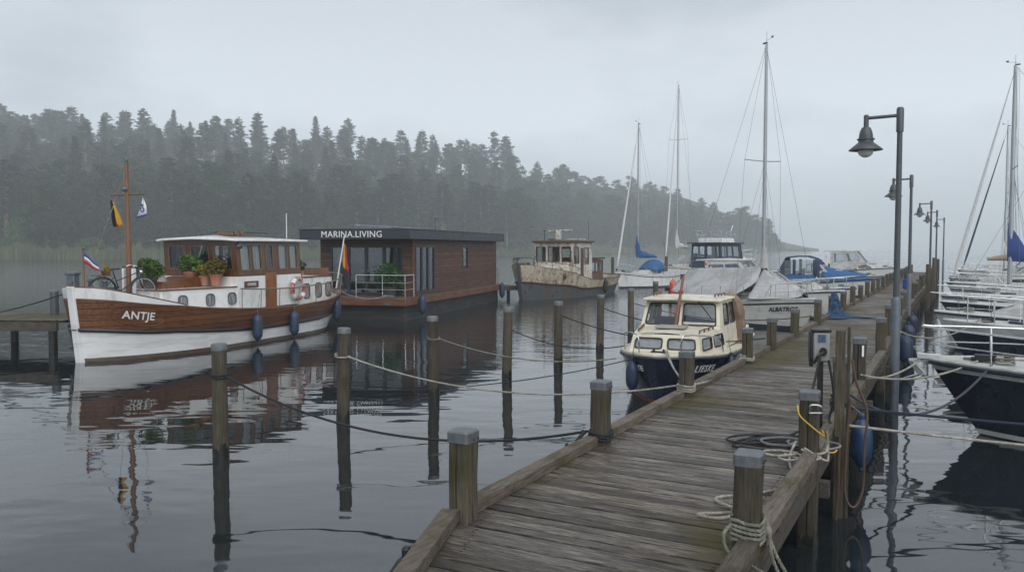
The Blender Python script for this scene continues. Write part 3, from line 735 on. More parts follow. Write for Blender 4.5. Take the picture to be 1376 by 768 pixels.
def hull_lettering(name, body, size, mat, parent, hull, uc, zc, side=1, off=.012, **k):
    """letters that follow the planking: text x runs along the hull, text y up it"""
    me = text_mesh(body, size, **k); me.materials.clear(); me.materials.append(mat)
    c = hull.P(uc, zc, 0, side); du = hull.P(uc+.01, zc, 0, side)-c; per = .01/max(1e-6, du.length)
    zs = lambda u: hull.S(u)-hull.S(uc)
    for v in me.vertices:
        x, y, z = v.co; u = uc-x*per*side; v.co = hull.P(min(1, u), zc+y+zs(u)*.85, off+z, side)
    o = bpy.data.objects.new(name, me); COL.objects.link(o); o.parent = parent; return o
class Quad:
    """a wall seen from outside: A bottom left, B bottom right, C top right, D top left"""
    def __init__(s, A, B, C, D):
        s.A, s.B, s.C, s.D = map(Vector, (A, B, C, D)); s.n = (s.B-s.A).cross(s.D-s.A).normalized()
        s.lu = ((s.B-s.A).length+(s.C-s.D).length)/2; s.lv = ((s.D-s.A).length+(s.C-s.B).length)/2
    def p(s, u, v, d=0.): return (s.A.lerp(s.B, u)).lerp(s.D.lerp(s.C, u), v)+s.n*d
def holed_wall(mb, q, holes, th=.05, m=0):
    us = sorted(set([0., 1.]+[h[0] for h in holes]+[h[1] for h in holes])); vs_ = sorted(set([0., 1.]+[h[2] for h in holes]+[h[3] for h in holes]))
    for a, b in zip(us, us[1:]):
        for c, d in zip(vs_, vs_[1:]):
            mu, mv = (a+b)/2, (c+d)/2
            if any(h[0] < mu < h[1] and h[2] < mv < h[3] for h in holes): continue
            mb.add([q.p(a, c), q.p(b, c), q.p(b, d), q.p(a, d)], [(0, 1, 2, 3)], m); mb.add([q.p(a, c, -th), q.p(b, c, -th), q.p(b, d, -th), q.p(a, d, -th)], [(3, 2, 1, 0)], m)
    for h in holes:
        c = [(h[0], h[2]), (h[1], h[2]), (h[1], h[3]), (h[0], h[3])]
        for (a, b), (c2, d) in zip(c, c[1:]+c[:1]): mb.add([q.p(a, b), q.p(c2, d), q.p(c2, d, -th), q.p(a, b, -th)], [(0, 1, 2, 3)], m)
def rrect(q, h, inset, r, n=4):
    """rounded rectangle of hole h, grown by -inset metres, corner radius r metres, as (u,v) points"""
    u0, u1, v0, v1 = h[0]+inset/q.lu, h[1]-inset/q.lu, h[2]+inset/q.lv, h[3]-inset/q.lv
    ru, rv = r/q.lu, r/q.lv; res = []
    for cx_, cy_, a0 in ((u1-ru, v0+rv, -90), (u1-ru, v1-rv, 0), (u0+ru, v1-rv, 90), (u0+ru, v0+rv, 180)):
        for i in range(n+1):
            a = R(a0+90*i/n); res.append((cx_+ru*math.cos(a), cy_+rv*math.sin(a)))
    return res
def window(q, h, parent, fmat, gmat, fw=.045, r=.06, out_=.02, in_=.035, name='window', pane='pane', curtain=None, mull=(), ro=None):
    o = rrect(q, h, -fw*.35, (r+fw*.35) if ro is None else ro); i = rrect(q, h, fw*.65, max(.004, r-.01)); n = len(o); b = MB()
    P3 = [[q.p(u, v, d) for u, v in pts] for pts, d in ((o, .001), (o, out_), (i, out_*.9), (i, -in_))]
    b.loft(P3, caps=False)
    for (mu, vert) in mull:
        if vert:
            u = h[0]+(h[1]-h[0])*mu; w_ = .02/q.lu; b.add([q.p(u-w_, h[2], out_*.6), q.p(u+w_, h[2], out_*.6), q.p(u+w_, h[3], out_*.6), q.p(u-w_, h[3], out_*.6), q.p(u-w_, h[2], -in_), q.p(u+w_, h[2], -in_), q.p(u+w_, h[3], -in_), q.p(u-w_, h[3], -in_)], [(0, 1, 2, 3), (1, 5, 6, 2), (0, 3, 7, 4)])
        else:
            v = h[2]+(h[3]-h[2])*mu; w_ = .02/q.lv; b.add([q.p(h[0], v-w_, out_*.6), q.p(h[1], v-w_, out_*.6), q.p(h[1], v+w_, out_*.6), q.p(h[0], v+w_, out_*.6), q.p(h[0], v-w_, -in_), q.p(h[1], v-w_, -in_), q.p(h[1], v+w_, -in_), q.p(h[0], v+w_, -in_)], [(0, 1, 2, 3), (0, 4, 5, 1), (3, 2, 6, 7)])
    wo = b.build(name, fmat, parent, ang=50)
    g_ = MB(); pts = rrect(q, h, fw*.4, max(.004, r-.005)); g_.add([q.p(u, v, -in_*.5) for u, v in pts], [tuple(range(len(pts)))])
    g_.build(pane, gmat, wo, smooth=False)
    if curtain:
        c = MB(); k = max(8, int(q.lu*(h[1]-h[0])/.035)); rows = [[], []]
        for j in range(k+1):
            u = h[0]+(h[1]-h[0])*j/k
            for ri, v in ((0, h[2]), (1, h[3])): rows[ri].append(q.p(u, v, -max(in_, .004)-.022-.016*math.sin(j*1.25)))
        c.grid(rows); c.build('curtain', curtain, wo)
    return wo
def house(mb, bot, top, m=0, roof=True):
    n = len(bot); mb.add(list(bot)+list(top), [(i, (i+1) % n, n+(i+1) % n, n+i) for i in range(n)]+([tuple(range(n, 2*n))] if roof else []), m)
def slab(name, pts, z0f, th, mat, parent, bev=.015, camber=0.):
    """roof sheet over outline pts (list of x,y) with thickness; z0f gives underside height"""
    b = MB(); n = len(pts); lo = [Vector((x, y, z0f(x, y))) for x, y in pts]; hi = [p+Vector((0, 0, th)) for p in lo]
    c = sum(lo, Vector())/n; up = Vector((0, 0, th+camber))
    b.add(lo+hi+[c, c+up], [(i, (i+1) % n, n+(i+1) % n, n+i) for i in range(n)]+[((i+1) % n, i, 2*n) for i in range(n)]+[(n+i, n+(i+1) % n, 2*n+1) for i in range(n)])
    return b.build(name, mat, parent, bev=bev, ang=25)
def fender(loc, ln, r, mat, label, top=None, group='blue fenders hung over the side'):
    e = empty('fender', loc, 0, label, 'fender', group); b = MB()
    b.lathe([(.02, -ln/2-.07), (.035, -ln/2-.05), (.035, -ln/2-.01), (r*.55, -ln/2+.03), (r*.92, -ln/2+.12), (r, -ln/2+.2), (r, ln/2-.2), (r*.92, ln/2-.12), (r*.5, ln/2-.03), (.035, ln/2), (.035, ln/2+.05), (.02, ln/2+.07)], 14)
    b.build('body', mat, e)
    if top is not None:
        t = MB(); t.tube([Vector((0, 0, ln/2+.06)), Vector(top)-Vector(loc)], .008, 5); t.build('lanyard', M_ropeg, e)
    return e
def vflag(name, parts, mats, parent=None):
    """parts: list of (rows of points) strips of cloth"""
    b = MB()
    for i, rows in enumerate(parts): b.grid(rows, i)
    o = b.build(name, mats, parent); m_ = o.modifiers.new('cloth', 'SOLIDIFY'); m_.thickness = .006; return o
def bush(c, r, h, num, sz, mat, parent, name='foliage', seed=1):
    random.seed(seed); b = MB()
    for _ in range(num//22):
        a = random.uniform(0, 6.283); q = random.uniform(0, 1)**.6; zz = random.uniform(.12, .95); rr = r*q*math.sin(math.pi*(.14+.8*zz))**.6
        leafcloud(b, Vector(c)+Vector((rr*math.cos(a), rr*math.sin(a), zz*h)), (r*.30, r*.30, h*.18), 22, sz)
    return b.build(name, mat, parent, smooth=False)

M_wood = None
def varnish(name, c, st=(1.2, 14, 14), plank=0., rough=.32, coat=.35, zaxis=2, dark=.35):
    """oiled planking; plank > 0 gives seams between boards of that height"""
    m, n, b, o = newmat(name); tcn = nd(n, 'ShaderNodeTexCoord'); mp_ = nd(n, 'ShaderNodeMapping', {'Vector': tcn.outputs['Object'], 'Scale': st})
    g = nd(n, 'ShaderNodeTexNoise', {'Vector': mp_.outputs[0], 'Scale': 1.6, 'Detail': 6., 'Roughness': .6}).outputs['Fac']
    col = ramp(n, g, [(.28, tuple(x*dark for x in c)), (.5, c), (.74, tuple(x*1.45 for x in c))])
    bl = nd(n, 'ShaderNodeTexNoise', {'Vector': tcn.outputs['Object'], 'Scale': 1.1, 'Detail': 5.}).outputs['Fac']
    col = mixc(n, ramp(n, bl, [(.5, 0.), (.72, .6)]), col, tuple(x*.45 for x in c))
    hgt = g
    if plank:
        sx = nd(n, 'ShaderNodeSeparateXYZ', {'Vector': tcn.outputs['Object']})
        q = nd(n, 'ShaderNodeMath', {0: sx.outputs[zaxis], 1: plank}, operation='DIVIDE').outputs[0]
        fr = nd(n, 'ShaderNodeMath', {0: q}, operation='FRACT').outputs[0]; fl_ = nd(n, 'ShaderNodeMath', {0: q}, operation='FLOOR').outputs[0]
        wn_ = nd(n, 'ShaderNodeTexWhiteNoise', {'W': fl_}, noise_dimensions='1D')
        col = nd(n, 'ShaderNodeHueSaturation', {'Color': col, 'Value': ramp(n, wn_.outputs['Value'], [(0, .72), (1, 1.2)])}).outputs[0]
        col = mixc(n, ramp(n, fr, [(.0, .95), (.08, .95), (.13, 0.)]), col, tuple(x*.12 for x in c))
        hgt = ramp(n, fr, [(.0, 0.), (.07, 0.), (.12, 1.)])
    n.links.new(col, b.inputs['Base Color']); b.inputs['Roughness'].default_value = rough; b.inputs['Coat Weight'].default_value = coat; b.inputs['Coat Roughness'].default_value = .15
    bp = nd(n, 'ShaderNodeBump', {'Strength': .5, 'Distance': .01, 'Height': hgt}); n.links.new(bp.outputs[0], b.inputs['Normal'])
    return m
M_mahog = varnish('mahogany_bulwark', (.150, .054, .016), (.9, 9, 9), .155)
M_cabwood = varnish('mahogany_cabin', (.115, .040, .011), (7, 7, .9))
M_spar = varnish('varnished_spar', (.18, .075, .032), (9, 9, .6))
M_plank = varnish('larch_cladding', (.112, .050, .032), (.7, .7, 10), .138, .6, 0.)
M_fascia = varnish('deck_fascia', (.150, .062, .030), (.8, .8, 9), 0., .55, 0.)
M_anthr = mk('anthracite', (.026, .033, .042), .12, 3, .45)
M_text = mk('white_letters', (.80, .80, .78), .04, 5, .4)
M_terra = mk('terracotta', (.36, .135, .075), .15, 8, .75, dirt=(.30, .22, .17), dirt_amt=.25, dirt_scale=6)
M_curt = mk('white_curtain', (.80, .80, .79), .08, 10, .9)
M_boxleaf = foliage('pot_leaves', (.085, .155, .025), .5, 9); M_yelleaf = foliage('yellowing_leaves', (.20, .155, .03), .5, 9); M_darkleaf = foliage('box_leaves', (.040, .095, .022), .5, 9)
M_red = mk('red_cloth', (.42, .035, .035), .1, 6, .8); M_gold = mk('gold_cloth', (.62, .33, .02), .1, 6, .8); M_blackc = mk('black_cloth', (.012, .012, .014), .1, 6, .85); M_whitec = mk('white_cloth', (.72, .73, .76), .05, 6, .8); M_bluec = mk('blue_cloth', (.03, .09, .30), .1, 6, .8)
M_orange = mk('orange_vinyl', (.62, .085, .03), .12, 8, .5)
M_ring = mk('faded_ring_red', (.34, .06, .035), .4, 9, .6, dirt=(.55, .5, .45), dirt_amt=.4, dirt_scale=8)
M_boot = mk('dull_boot_top', (.085, .05, .036), .3, 4, .6, dirt=(.16, .14, .11), dirt_amt=.4, dirt_stretch=(.4, .4, 3))
M_whull = mk('white_hull_paint', (.83, .84, .85), .04, 2, .35, dirt=(.54, .54, .52), dirt_amt=.34, dirt_scale=1.3, dirt_stretch=(.35, .35, 2.4))
M_cglass = mk('curtained_glass', (.24, .245, .25), .75, 5, .06, stretch=(3, 3, .5), spec=.8)
M_rail = mk('bronzed_rail', (.30, .26, .22), .15, 8, .35, metal=.8)
M_floor = mk('dark_interior', (.05, .045, .04), .3, 3, .8)

# ------------------------------------------------------------------ the white and mahogany barge
def barge():
    e = empty('dutch_barge', label='white and mahogany motor barge named ANTJE with a wooden wheelhouse', cat='barge')
    L, Lw = 11.5, 11.25
    h = Hull(L, 3.5, [(0, 1.42), (.1, 1.28), (.25, 1.12), (.4, 1.06), (.55, 1.10), (.7, 1.22), (.85, 1.42), (1, 1.66)], Lw=Lw, xs=1.0, um=.52, tr=.93, p=2.7, q=.50, round_stern=.24, wl=.84, wtr=.8, flare=.75, stem=.05, qw=.82)
    S = h.S; wt = lerpf([(0, .62), (.4, .55), (.7, .61), (1, .78)])
    b = MB(); h.band(b, -.4, lambda u: S(u)-wt(u), nv=6); b.build('hull', M_whull, e)
    b = MB(); h.band(b, -.1, lambda u: .11, off=.006, nv=2); b.build('boot_top', M_boot, e)
    b = MB(); h.band(b, lambda u: S(u)-wt(u), S, off=.012, nv=4); h.band(b, lambda u: S(u)-.35, S, off=-.06, nv=2, inner=True); b.build('bulwark', M_mahog, e)
    b = MB(); h.rail(b, lambda u: S(u)-wt(u)-.02, .055, .012); b.build('rubbing_strake', M_black, e)
    b = MB(); h.rail(b, 0., .030, -.02); b.build('cap_rail', M_cabwood, e)
    up = lambda u: S(u)+.02+.28*max(0, min(1, (u-.80)/.18))**.8
    b = MB(); h.band(b, lambda u: S(u)+.02, up, off=-.0, u0=.80, nv=2); h.band(b, lambda u: S(u)+.02, up, off=-.05, u0=.80, nv=2, inner=True); b.build('bow_bulwark', M_white, e)
    b = MB(); h.rail(b, lambda u: up(u)+.012, .024, -.02, u0=.80); b.build('bow_cap_rail', M_cabwood, e)
    b = MB(); zl = [-.35, 0, .5, 1., 1.5, 1.98]; b.loft([[h.P(1, z, 0, 1)+Vector((-.10, .075, 0)), h.P(1, z, 0, 1)+Vector((.05, .055, 0)), h.P(1, z, 0, -1)+Vector((.05, -.055, 0)), h.P(1, z, 0, -1)+Vector((-.10, -.075, 0))] for z in zl]); b.build('stem_post', M_whull, e, bev=.012)
    b = MB(); h.deck(b, -.16, inset=.08); b.build('deck', mk('grey_deck_paint', (.30, .30, .30), .1, 4, .7), e)
    hull_lettering('bow_lettering', 'ANTJE', .29, M_text, e, h, .905, 1.17, 1, .022, space=1.05, bold=.006, extrude=.003)
    hull_lettering('bow_lettering', 'ANTJE', .29, M_text, e, h, .905, 1.17, -1, .022, space=1.05, bold=.006, extrude=.003)
    b = MB(); pts = []
    for i in range(28):
        a = 6.283*i/28; u = .902+.055*math.cos(a); pts.append(h.P(u, 1.17+(h.S(u)-h.S(.902))*.85+.27*math.copysign(abs(math.sin(a))**.6, math.sin(a)), .014, 1))
    b.tube(pts, .012, 5, closed=True); b.build('name_moulding', M_cabwood, e)
    # trunk cabin under the wheelhouse and forward to the mast
    K = Lw                                                   # k metres aft of the stem -> x = K - k
    def trunk(name, k0, k1, w0, w1, z0, z1, taper=.03):
        bo = [(K-k1, -w1), (K-k0, -w0), (K-k0, w0), (K-k1, w1)]
        b = MB(); house(b, [Vector((x, y, z0)) for x, y in bo], [Vector((x, y*(1-taper), z1)) for x, y in bo]); return b.build(name, M_white, e, bev=.05)
    trunk('trunk_cabin', 1.75, 4.45, 1.00, 1.395, .85, 1.80)
    b = MB(); b.tube([Vector((K-1.73, -.98, 1.80)), Vector((K-1.73, .98, 1.80)), Vector((K-4.4, 1.37, 1.80))], .022, 6); b.tube([Vector((K-1.73, -.98, 1.80)), Vector((K-4.4, -1.37, 1.80))], .022, 6); b.build('trunk_moulding', M_cabwood, e)
    q = Quad((K-1.75, 1.00, .85), (K-4.45, 1.395, .85), (K-4.45, 1.355, 1.80), (K-1.75, .97, 1.80)); q.n = -q.n if q.n.y < 0 else q.n
    for kk in (2.45, 3.4, 4.2):
        u = (kk-1.75)/2.7; window(q, (u-.055, u+.055, .45, .82), e, M_cap, M_cglass, .03, .11, .028, -.008, name='porthole')
    trunk('aft_cabin', 7.55, 10.0, 1.33, 1.08, .85, 1.96)
    q = Quad((K-7.55, 1.33, .85), (K-10., 1.08, .85), (K-10., 1.05, 1.96), (K-7.55, 1.29, 1.96)); q.n = -q.n if q.n.y < 0 else q.n
    for u in (.22, .56, .86): window(q, (u-.085, u+.085, .34, .80), e, M_cabwood, M_cglass, .035, .12, .028, -.008, name='cabin_window')
    b = MB(); b.tube([Vector((K-7.6, 1.31, 1.97)), Vector((K-10.0, 1.06, 1.97)), Vector((K-10.0, -1.06, 1.97))], .028, 6); b.build('aft_moulding', M_cabwood, e)
    # wheelhouse
    k0, k1, w = 4.4, 7.55, 1.42; z0, zs, zt = 1.10, 2.10, 3.22
    def wp(k, s, z):
        ins = .05*(z-zs)/(zt-zs) if z > zs else 0
        return Vector((K-(k+(-.10*(z-zs)/(zt-zs) if k == k0 and z > zs else 0)), s*(w-ins), z))
    b = MB()
    for A, B_ in ((( k0, -1), (k0, 1)), ((k0, 1), (k1, 1)), ((k1, 1), (k1, -1)), ((k1, -1), (k0, -1))):
        b.add([wp(*A, z0), wp(*B_, z0), wp(*B_, zs), wp(*A, zs)], [(0, 1, 2, 3)])
    b.build('wheelhouse_base', M_white, e)
    b = MB(); fr = Quad(wp(k0, -1, zs), wp(k0, 1, zs), wp(k0, 1, zt), wp(k0, -1, zt)); pt = Quad(wp(k0, 1, zs), wp(k1, 1, zs), wp(k1, 1, zt), wp(k0, 1, zt)); bk = Quad(wp(k1, 1, zs), wp(k1, -1, zs), wp(k1, -1, zt), wp(k1, 1, zt)); sb = Quad(wp(k1, -1, zs), wp(k0, -1, zs), wp(k0, -1, zt), wp(k1, -1, zt))
    F = [(.07, .31, .19, .84), (.385, .63, .19, .84), (.70, .94, .19, .84)]; Pp = [(.055, .20, .17, .86), (.235, .365, .17, .86), (.435, .545, .17, .86), (.635, .775, .17, .86), (.815, .95, .17, .86)]
    Bk = [(.08, .42, .2, .82), (.58, .92, .2, .82)]
    for qd, hs in ((fr, F), (pt, Pp), (bk, Bk), (sb, [(1-b_, 1-a_, c_, d_) for a_, b_, c_, d_ in Pp])): holed_wall(b, qd, hs, .05)
    b.build('wheelhouse', M_cabwood, e, smooth=False)
    for qd, hs in ((fr, F), (pt, Pp), (bk, Bk), (sb, [(1-b_, 1-a_, c_, d_) for a_, b_, c_, d_ in Pp])):
        for hh in hs: window(qd, hh, e, M_brass, M_glass, .03, .07, .014, .04, name='wheelhouse_window', curtain=None)
    # lace curtains and the helm inside
    b = MB()
    for (a_, b_) in ((.055, .20), (.235, .365), (.635, .775), (.815, .95)):
        for side, qd in ((1, pt),):
            rows = [[], []]
            for j in range(15):
                u = a_+(b_-a_)*j/14
                if .4 < j/14 < .6: continue
                for r_, v in ((0, .17), (1, .88)): rows[r_].append(qd.p(u, v, -.09-.012*math.sin(j*2.1)))
            b.grid(rows)
    b.build('lace_curtains', M_curt, e)
    b = MB(); b.box((K-5., 0, 2.0), (.6, 2.3, .5)); b.tube([Vector((K-5.35, .35*math.cos(a), 2.35+.35*math.sin(a))) for a in [6.283*i/16 for i in range(16)]], .025, 5, closed=True); b.build('helm', M_cabwood, e)
    b = MB(); b.box((K-6, 0, 1.45), (3.0, 2.7, .06)); b.build('wheelhouse_floor', M_floor, e)
    rf = slab('wheelhouse_roof', [(K-k0+.34, -w*.8), (K-k0+.42, 0), (K-k0+.34, w*.8), (K-k0+.22, w+.14), (K-k1-.26, w+.12), (K-k1-.26, -w-.12), (K-k0+.22, -w-.14)], lambda x, y: zt+.01-.05*(abs(y)/w)**2+.05*(x-(K-6))/3.*0, .065, M_white, e, .02, .13)
    b = MB(); b.box((K-5.9, .25, 3.46), (1.7, .9, .05)); b.build('solar_panel', M_darkglass, e, bev=.006)
    b = MB()
    for i in range(5): b.box((K-5.0-.12*i, .45+.03*(i % 2), 3.42+.02*(i % 2)), (.10, .55, .09), rz=.1*i)
    b.build('firewood_stack', M_spar, e, bev=.01)
    b = MB(); b.tube([(K-7.5, .9, 3.3), (K-7.5, .9, 4.15)], .014, 6); b.build('aerial', M_whitec, e)
    b = MB(); b.ball((K-4.35, w+.10, 3.02), (.10, .08, .09), 10); b.tube([(K-4.45, w-.05, 3.12), (K-4.38, w+.08, 3.05)], .02, 6); b.build('deck_light', M_lampm, e)
    b = MB(); b.bar((K-4.32, -.10, 2.42), (K-4.20, .25, 3.05), .02, .02); b.build('wiper', M_steel, e)
    # door, name board
    dq = Quad(pt.p(.405, 0) - Vector((0, 0, .95)), pt.p(.575, 0) - Vector((0, 0, .95)), pt.p(.575, .16), pt.p(.405, .16)); dq.n = Vector((0, 1, 0))
    b = MB(); b.box((K-(k0+.49*(k1-k0)), w+.012, 1.62), (.55, .03, 1.12)); d_ = b.build('door', varnish('door_wood', (.23, .085, .028), (7, 7, .9)), e, bev=.008)
    b = MB(); b.box((K-(k0+.42*(k1-k0)), w+.045, 1.92), (.03, .03, .10)); b.build('handle', M_cap, d_)
    b = MB(); b.box((K-(k0+.185*(k1-k0)), w+.016, 1.85), (.66, .03, .20)); nb = b.build('name_board', M_cabwood, e, bev=.04)
    lettering('lettering', 'DIVERE', .13, M_text, nb, (K-(k0+.185*(k1-k0)), w+.036, 1.845), (-1, 0, 0), (0, 0, 1), extrude=.003)
    # mast, crosstree, lights and rigging
    mk_ = K-1.6; b = MB(); b.tube([(mk_, 0, 1.1), (mk_, 0, 3.6), (mk_, 0, 5.30)], [.085, .075, .06], 12); mast = b.build('mast', M_spar, e)
    b = MB(); b.tube([(mk_, -.60, 4.44), (mk_, .60, 4.44)], .022, 8); b.build('crosstree', M_spar, mast)
    b = MB(); b.ball((mk_, 0, 5.38), (.05, .05, .07), 8); b.lathe([(.06, 5.29), (.06, 5.32)], 8, (mk_, 0, 0)); b.ball((mk_+.10, .03, 4.58), (.08, .07, .07), 8); b.build('masthead_light', M_cap, mast)
    b = MB()
    for sd in (1, -1):
        b.tube([(mk_, 0, 5.2), (mk_, .58*sd, 4.44)], .007, 4); b.tube([(mk_, .58*sd, 4.44), (mk_-.1, .35*sd, 1.9)], .006, 4)
    b.tube([(mk_, 0, 5.15), (K-.15, 0, 2.0)], .012, 5); b.build('rigging', M_ropeg, mast)
    b = MB(); b.box((mk_, .17, 1.95), (.12, .06, .9)); b.box((mk_, -.17, 1.95), (.12, .06, .9)); b.build('mast_tabernacle', M_white, e, bev=.01)
    # deck hatch, anchor gear, samson posts
    b = MB(); house(b, [Vector(p) for p in ((K-3.9, -.75, 1.8), (K-2.3, -.6, 1.8), (K-2.3, .45, 1.8), (K-3.9, .5, 1.8))], [Vector(p) for p in ((K-3.9, -.65, 2.12), (K-2.5, -.5, 2.0), (K-2.5, .35, 2.0), (K-3.9, .4, 2.12))]); b.build('deck_hatch', M_cabwood, e, bev=.02)
    b = MB()
    for y in (.25, -.25): b.lathe([(.06, 1.3), (.06, 2.05), (.09, 2.08), (.07, 2.14), (.02, 2.16)], 10, (K-.55, y, 0))
    b.box((K-.8, 0, 1.75), (.5, .45, .35)); b.build('anchor_windlass', M_lampm, e)
    b = MB(); b.bar(h.P(.975, .95, .05, -1), h.P(.985, .20, .03, -1), .05, .05); b.bar(h.P(.985, .2, .03, -1)+Vector((-.3, -.12, .2)), h.P(.985, .16, .06, -1)+Vector((.12, 0, .2)), .05, .08); b.build('anchor', M_lampm, e)
    # stern rail
    rl = MB(); zt_ = lambda u: h.S(u)+.60
    h.rail(rl, zt_, .024, -.09, u0=0, u1=.62)
    for u in (.02, .10, .19, .28, .37, .46, .54, .615):
        for sd in (1, -1): rl.tube([h.P(u, h.S(u), -.06, sd), h.P(u, zt_(u), -.09, sd)], .016, 6)
    rl.build('stern_rail', M_rail, e)
    b = MB(); h.rail(b, lambda u: h.S(u)+.30, .012, -.08, u0=0, u1=.2); b.build('stern_rail_wire', M_rail, e)
    b = MB(); b.box((1.0, .0, 1.75), (.5, 1.1, .05)); 
    for y in (-.45, .45): b.box((1.0, y, 1.45), (.4, .06, .6))
    b.box((.75, 0, 2.0), (.06, 1.1, .45)); b.build('stern_bench', M_spar, e, bev=.01)
    bow_place(e, (-11.2, 21.2), (-.36, -.933), Lw)
    return e, h, K
M_brass = mk('window_trim', (.20, .165, .115), .15, 8, .35, metal=.5)
antje, AH, AK = barge()
bpy.context.view_layer.update()
AM = antje.matrix_basis.copy()
def aw(x, y, z): return AM @ Vector((x, y, z))
# things on the barge
for k, dz, lb in ((5.05, .0, 'blue fender on the barge side, nearest the bow'), (6.95, .02, 'blue fender amidships on the barge, middle of three'), (9.9, .12, 'blue fender at the curved stern of the barge')):
    u = (AK-k)/AK; t_ = AH.P(u, AH.S(u), .0, 1); c_ = AH.P(u, AH.S(u)-.55, .20, 1)
    fender(AM @ c_, .80, .155, M_blue, lb, AM @ (t_+Vector((0, .02, .45))), 'blue fenders on the barge')
def potted(loc, pr, ph, br, bh, leaf, potmat, label, seed, sq=False, num=900, sz=.045):
    e = empty('potted_plant', loc, seed*.7, label, 'plant', 'potted plants on the barge'); b = MB()
    if sq: b.lathe([(pr*1.1, 0), (pr*1.25, ph), (pr*1.1, ph-.02)], 4)
    else: b.lathe([(pr*.72, 0), (pr*.93, ph*.8), (pr*1.04, ph*.81), (pr*1.06, ph), (pr*.92, ph), (pr*.9, ph*.9)], 18)
    b.build('pot', potmat, e, ang=40); bush((0, 0, ph*.9), br, bh, num, sz, leaf, e, seed=seed); return e
M_planter = mk('dark_planter', (.06, .04, .033), .2, 7, .7)
potted(aw(AK-2.35, .0, 1.80), .21, .32, .36, .56, M_boxleaf, M_planter, 'leafy bright green bush in a dark planter behind the bicycle', 41, num=1500)
potted(aw(AK-3.95, .02, 1.84), .21, .42, .34, .52, M_boxleaf, M_terra, 'round green bush in the leftmost terracotta pot by the wheelhouse', 42, num=1500)
potted(aw(AK-4.02, .48, 1.84), .17, .30, .25, .34, M_yelleaf, M_terra, 'small yellow and green plant in the middle terracotta pot', 43, num=800)
potted(aw(AK-4.05, .88, 1.84), .19, .35, .33, .44, M_yelleaf, M_terra, 'yellowing bush in the rightmost terracotta pot by the wheelhouse corner', 44, num=1200)
potted(aw(AK-8.0, 1.0, 1.96), .17, .24, .24, .34, M_darkleaf, M_terra, 'small dark green plant on the aft cabin roof of the barge', 45, num=600)
def lifebuoy(loc, rz, label, R_=.33, mats=None):
    e = empty('lifebuoy', loc, rz, label, 'lifebuoy'); b = MB(); pts = [Vector((R_*math.cos(a), 0, R_*math.sin(a))) for a in [6.283*i/28 for i in range(28)]]
    b.tube(pts, .075, 10, closed=True); b.build('ring', M_ring if mats is None else mats[0], e)
    for q in range(4):
        b = MB(); a0 = q*1.5708+.55; b.tube([Vector((R_*math.cos(a), 0, R_*math.sin(a))) for a in [a0+.5*i/5 for i in range(6)]], .0785, 10); b.build('band', M_whitec, e)
    return e
lb_ = lifebuoy(aw(AK-7.2, 1.56, 1.62), math.atan2(-.933, -.36), 'faded red and white lifebuoy on the barge side by the wooden door', .33)
# ------------------------------------------------------------------ flags of the barge
def drop_flag(root, length, width, mats, seed, parent, pale=False):
    """a flag hanging in folds: stripes side by side falling from the halyard"""
    random.seed(seed); n = len(mats); parts = []
    for k in range(n):
        rows = []
        for r_ in range(9):
            f = r_/8; row = []
            for c_ in range(4):
                x = (k+c_/3)/n
                row.append(Vector((width*(x-.1)*(.35+.65*f)+.25*width*f, .07*math.sin(x*9+f*3+seed), -length*f-.25*width*x*(1-f))))
            rows.append(row)
        parts.append(rows)
    return vflag('cloth', parts, mats, parent)
f1 = empty('flag', aw(AK-1.6, -.56, 4.30), -.2, 'limp black red and gold flag under the crosstree of the barge mast', 'flag'); drop_flag(f1, .74, .26, [M_blackc, M_red, M_gold], 3, f1)
f2 = empty('flag', aw(AK-1.6, .56, 4.36), 0., 'limp white pennant with blue emblem under the right end of the crosstree', 'flag'); b = MB()
b.add([Vector((0, 0, 0)), Vector((-.20, .03, -.56)), Vector((.10, -.02, -.48)), Vector((.07, .05, -.25)), Vector((-.09, .05, -.28))], [(0, 4, 3), (4, 1, 2, 3)]); o = b.build('cloth', M_whitec, f2); o.modifiers.new('cloth', 'SOLIDIFY').thickness = .006
b = MB(); b.add([Vector((-.20, .02, -.58)), Vector((.10, -.03, -.50)), Vector((.10, -.03, -.45)), Vector((-.19, .02, -.53))], [(0, 1, 2, 3)]); o = b.build('blue_border', M_bluec, f2); o.modifiers.new('cloth', 'SOLIDIFY').thickness = .012
b = MB(); b.tube([Vector((-.02+.05*math.cos(a), -.015, -.34+.06*math.sin(a))) for a in [6.283*i/12 for i in range(12)]], .014, 5, closed=True); b.ball((-.03, -.01, -.22), (.035, .015, .04), 8); b.build('emblem', M_bluec, f2)
f3 = empty('flag', aw(AK-.12, 0, 1.95), -.15, 'small striped red white and dark flag on a staff at the bow', 'flag'); b = MB(); b.tube([(0, 0, -.15), (0, 0, .98)], [.028, .022], 8); b.ball((0, 0, 1.0), (.04, .04, .03), 8); b.build('staff', M_spar, f3)
sp = []
for k in range(3):
    lo, hi = (2-k)/3, (3-k)/3; rows = []
    for c_ in range(7):
        f = c_/6; x = .03+.40*f; rows.append([Vector((x, .03*math.sin(f*7), .90-.28*(1-t)-.33*f*(1.0-.35*(1-t)) + 0*t)) for t in (hi, (hi+lo)/2, lo)])
    sp.append(rows)
vflag('cloth', sp, [M_bluec, M_whitec, M_red], f3)
f4 = empty('flag', aw(.25, .55, 1.42), 0, 'limp black red and gold flag on a slanting staff at the stern of the barge', 'flag'); b = MB(); b.tube([(0, 0, 0), (.30, .1, 1.92)], [.028, .02], 8); b.ball((.305, .1, 1.95), (.035, .035, .04), 8); b.build('staff', M_whitec, f4)
fr_ = empty('tmp_flag', (0, 0, 0)); bpy.data.objects.remove(fr_)
sp = []
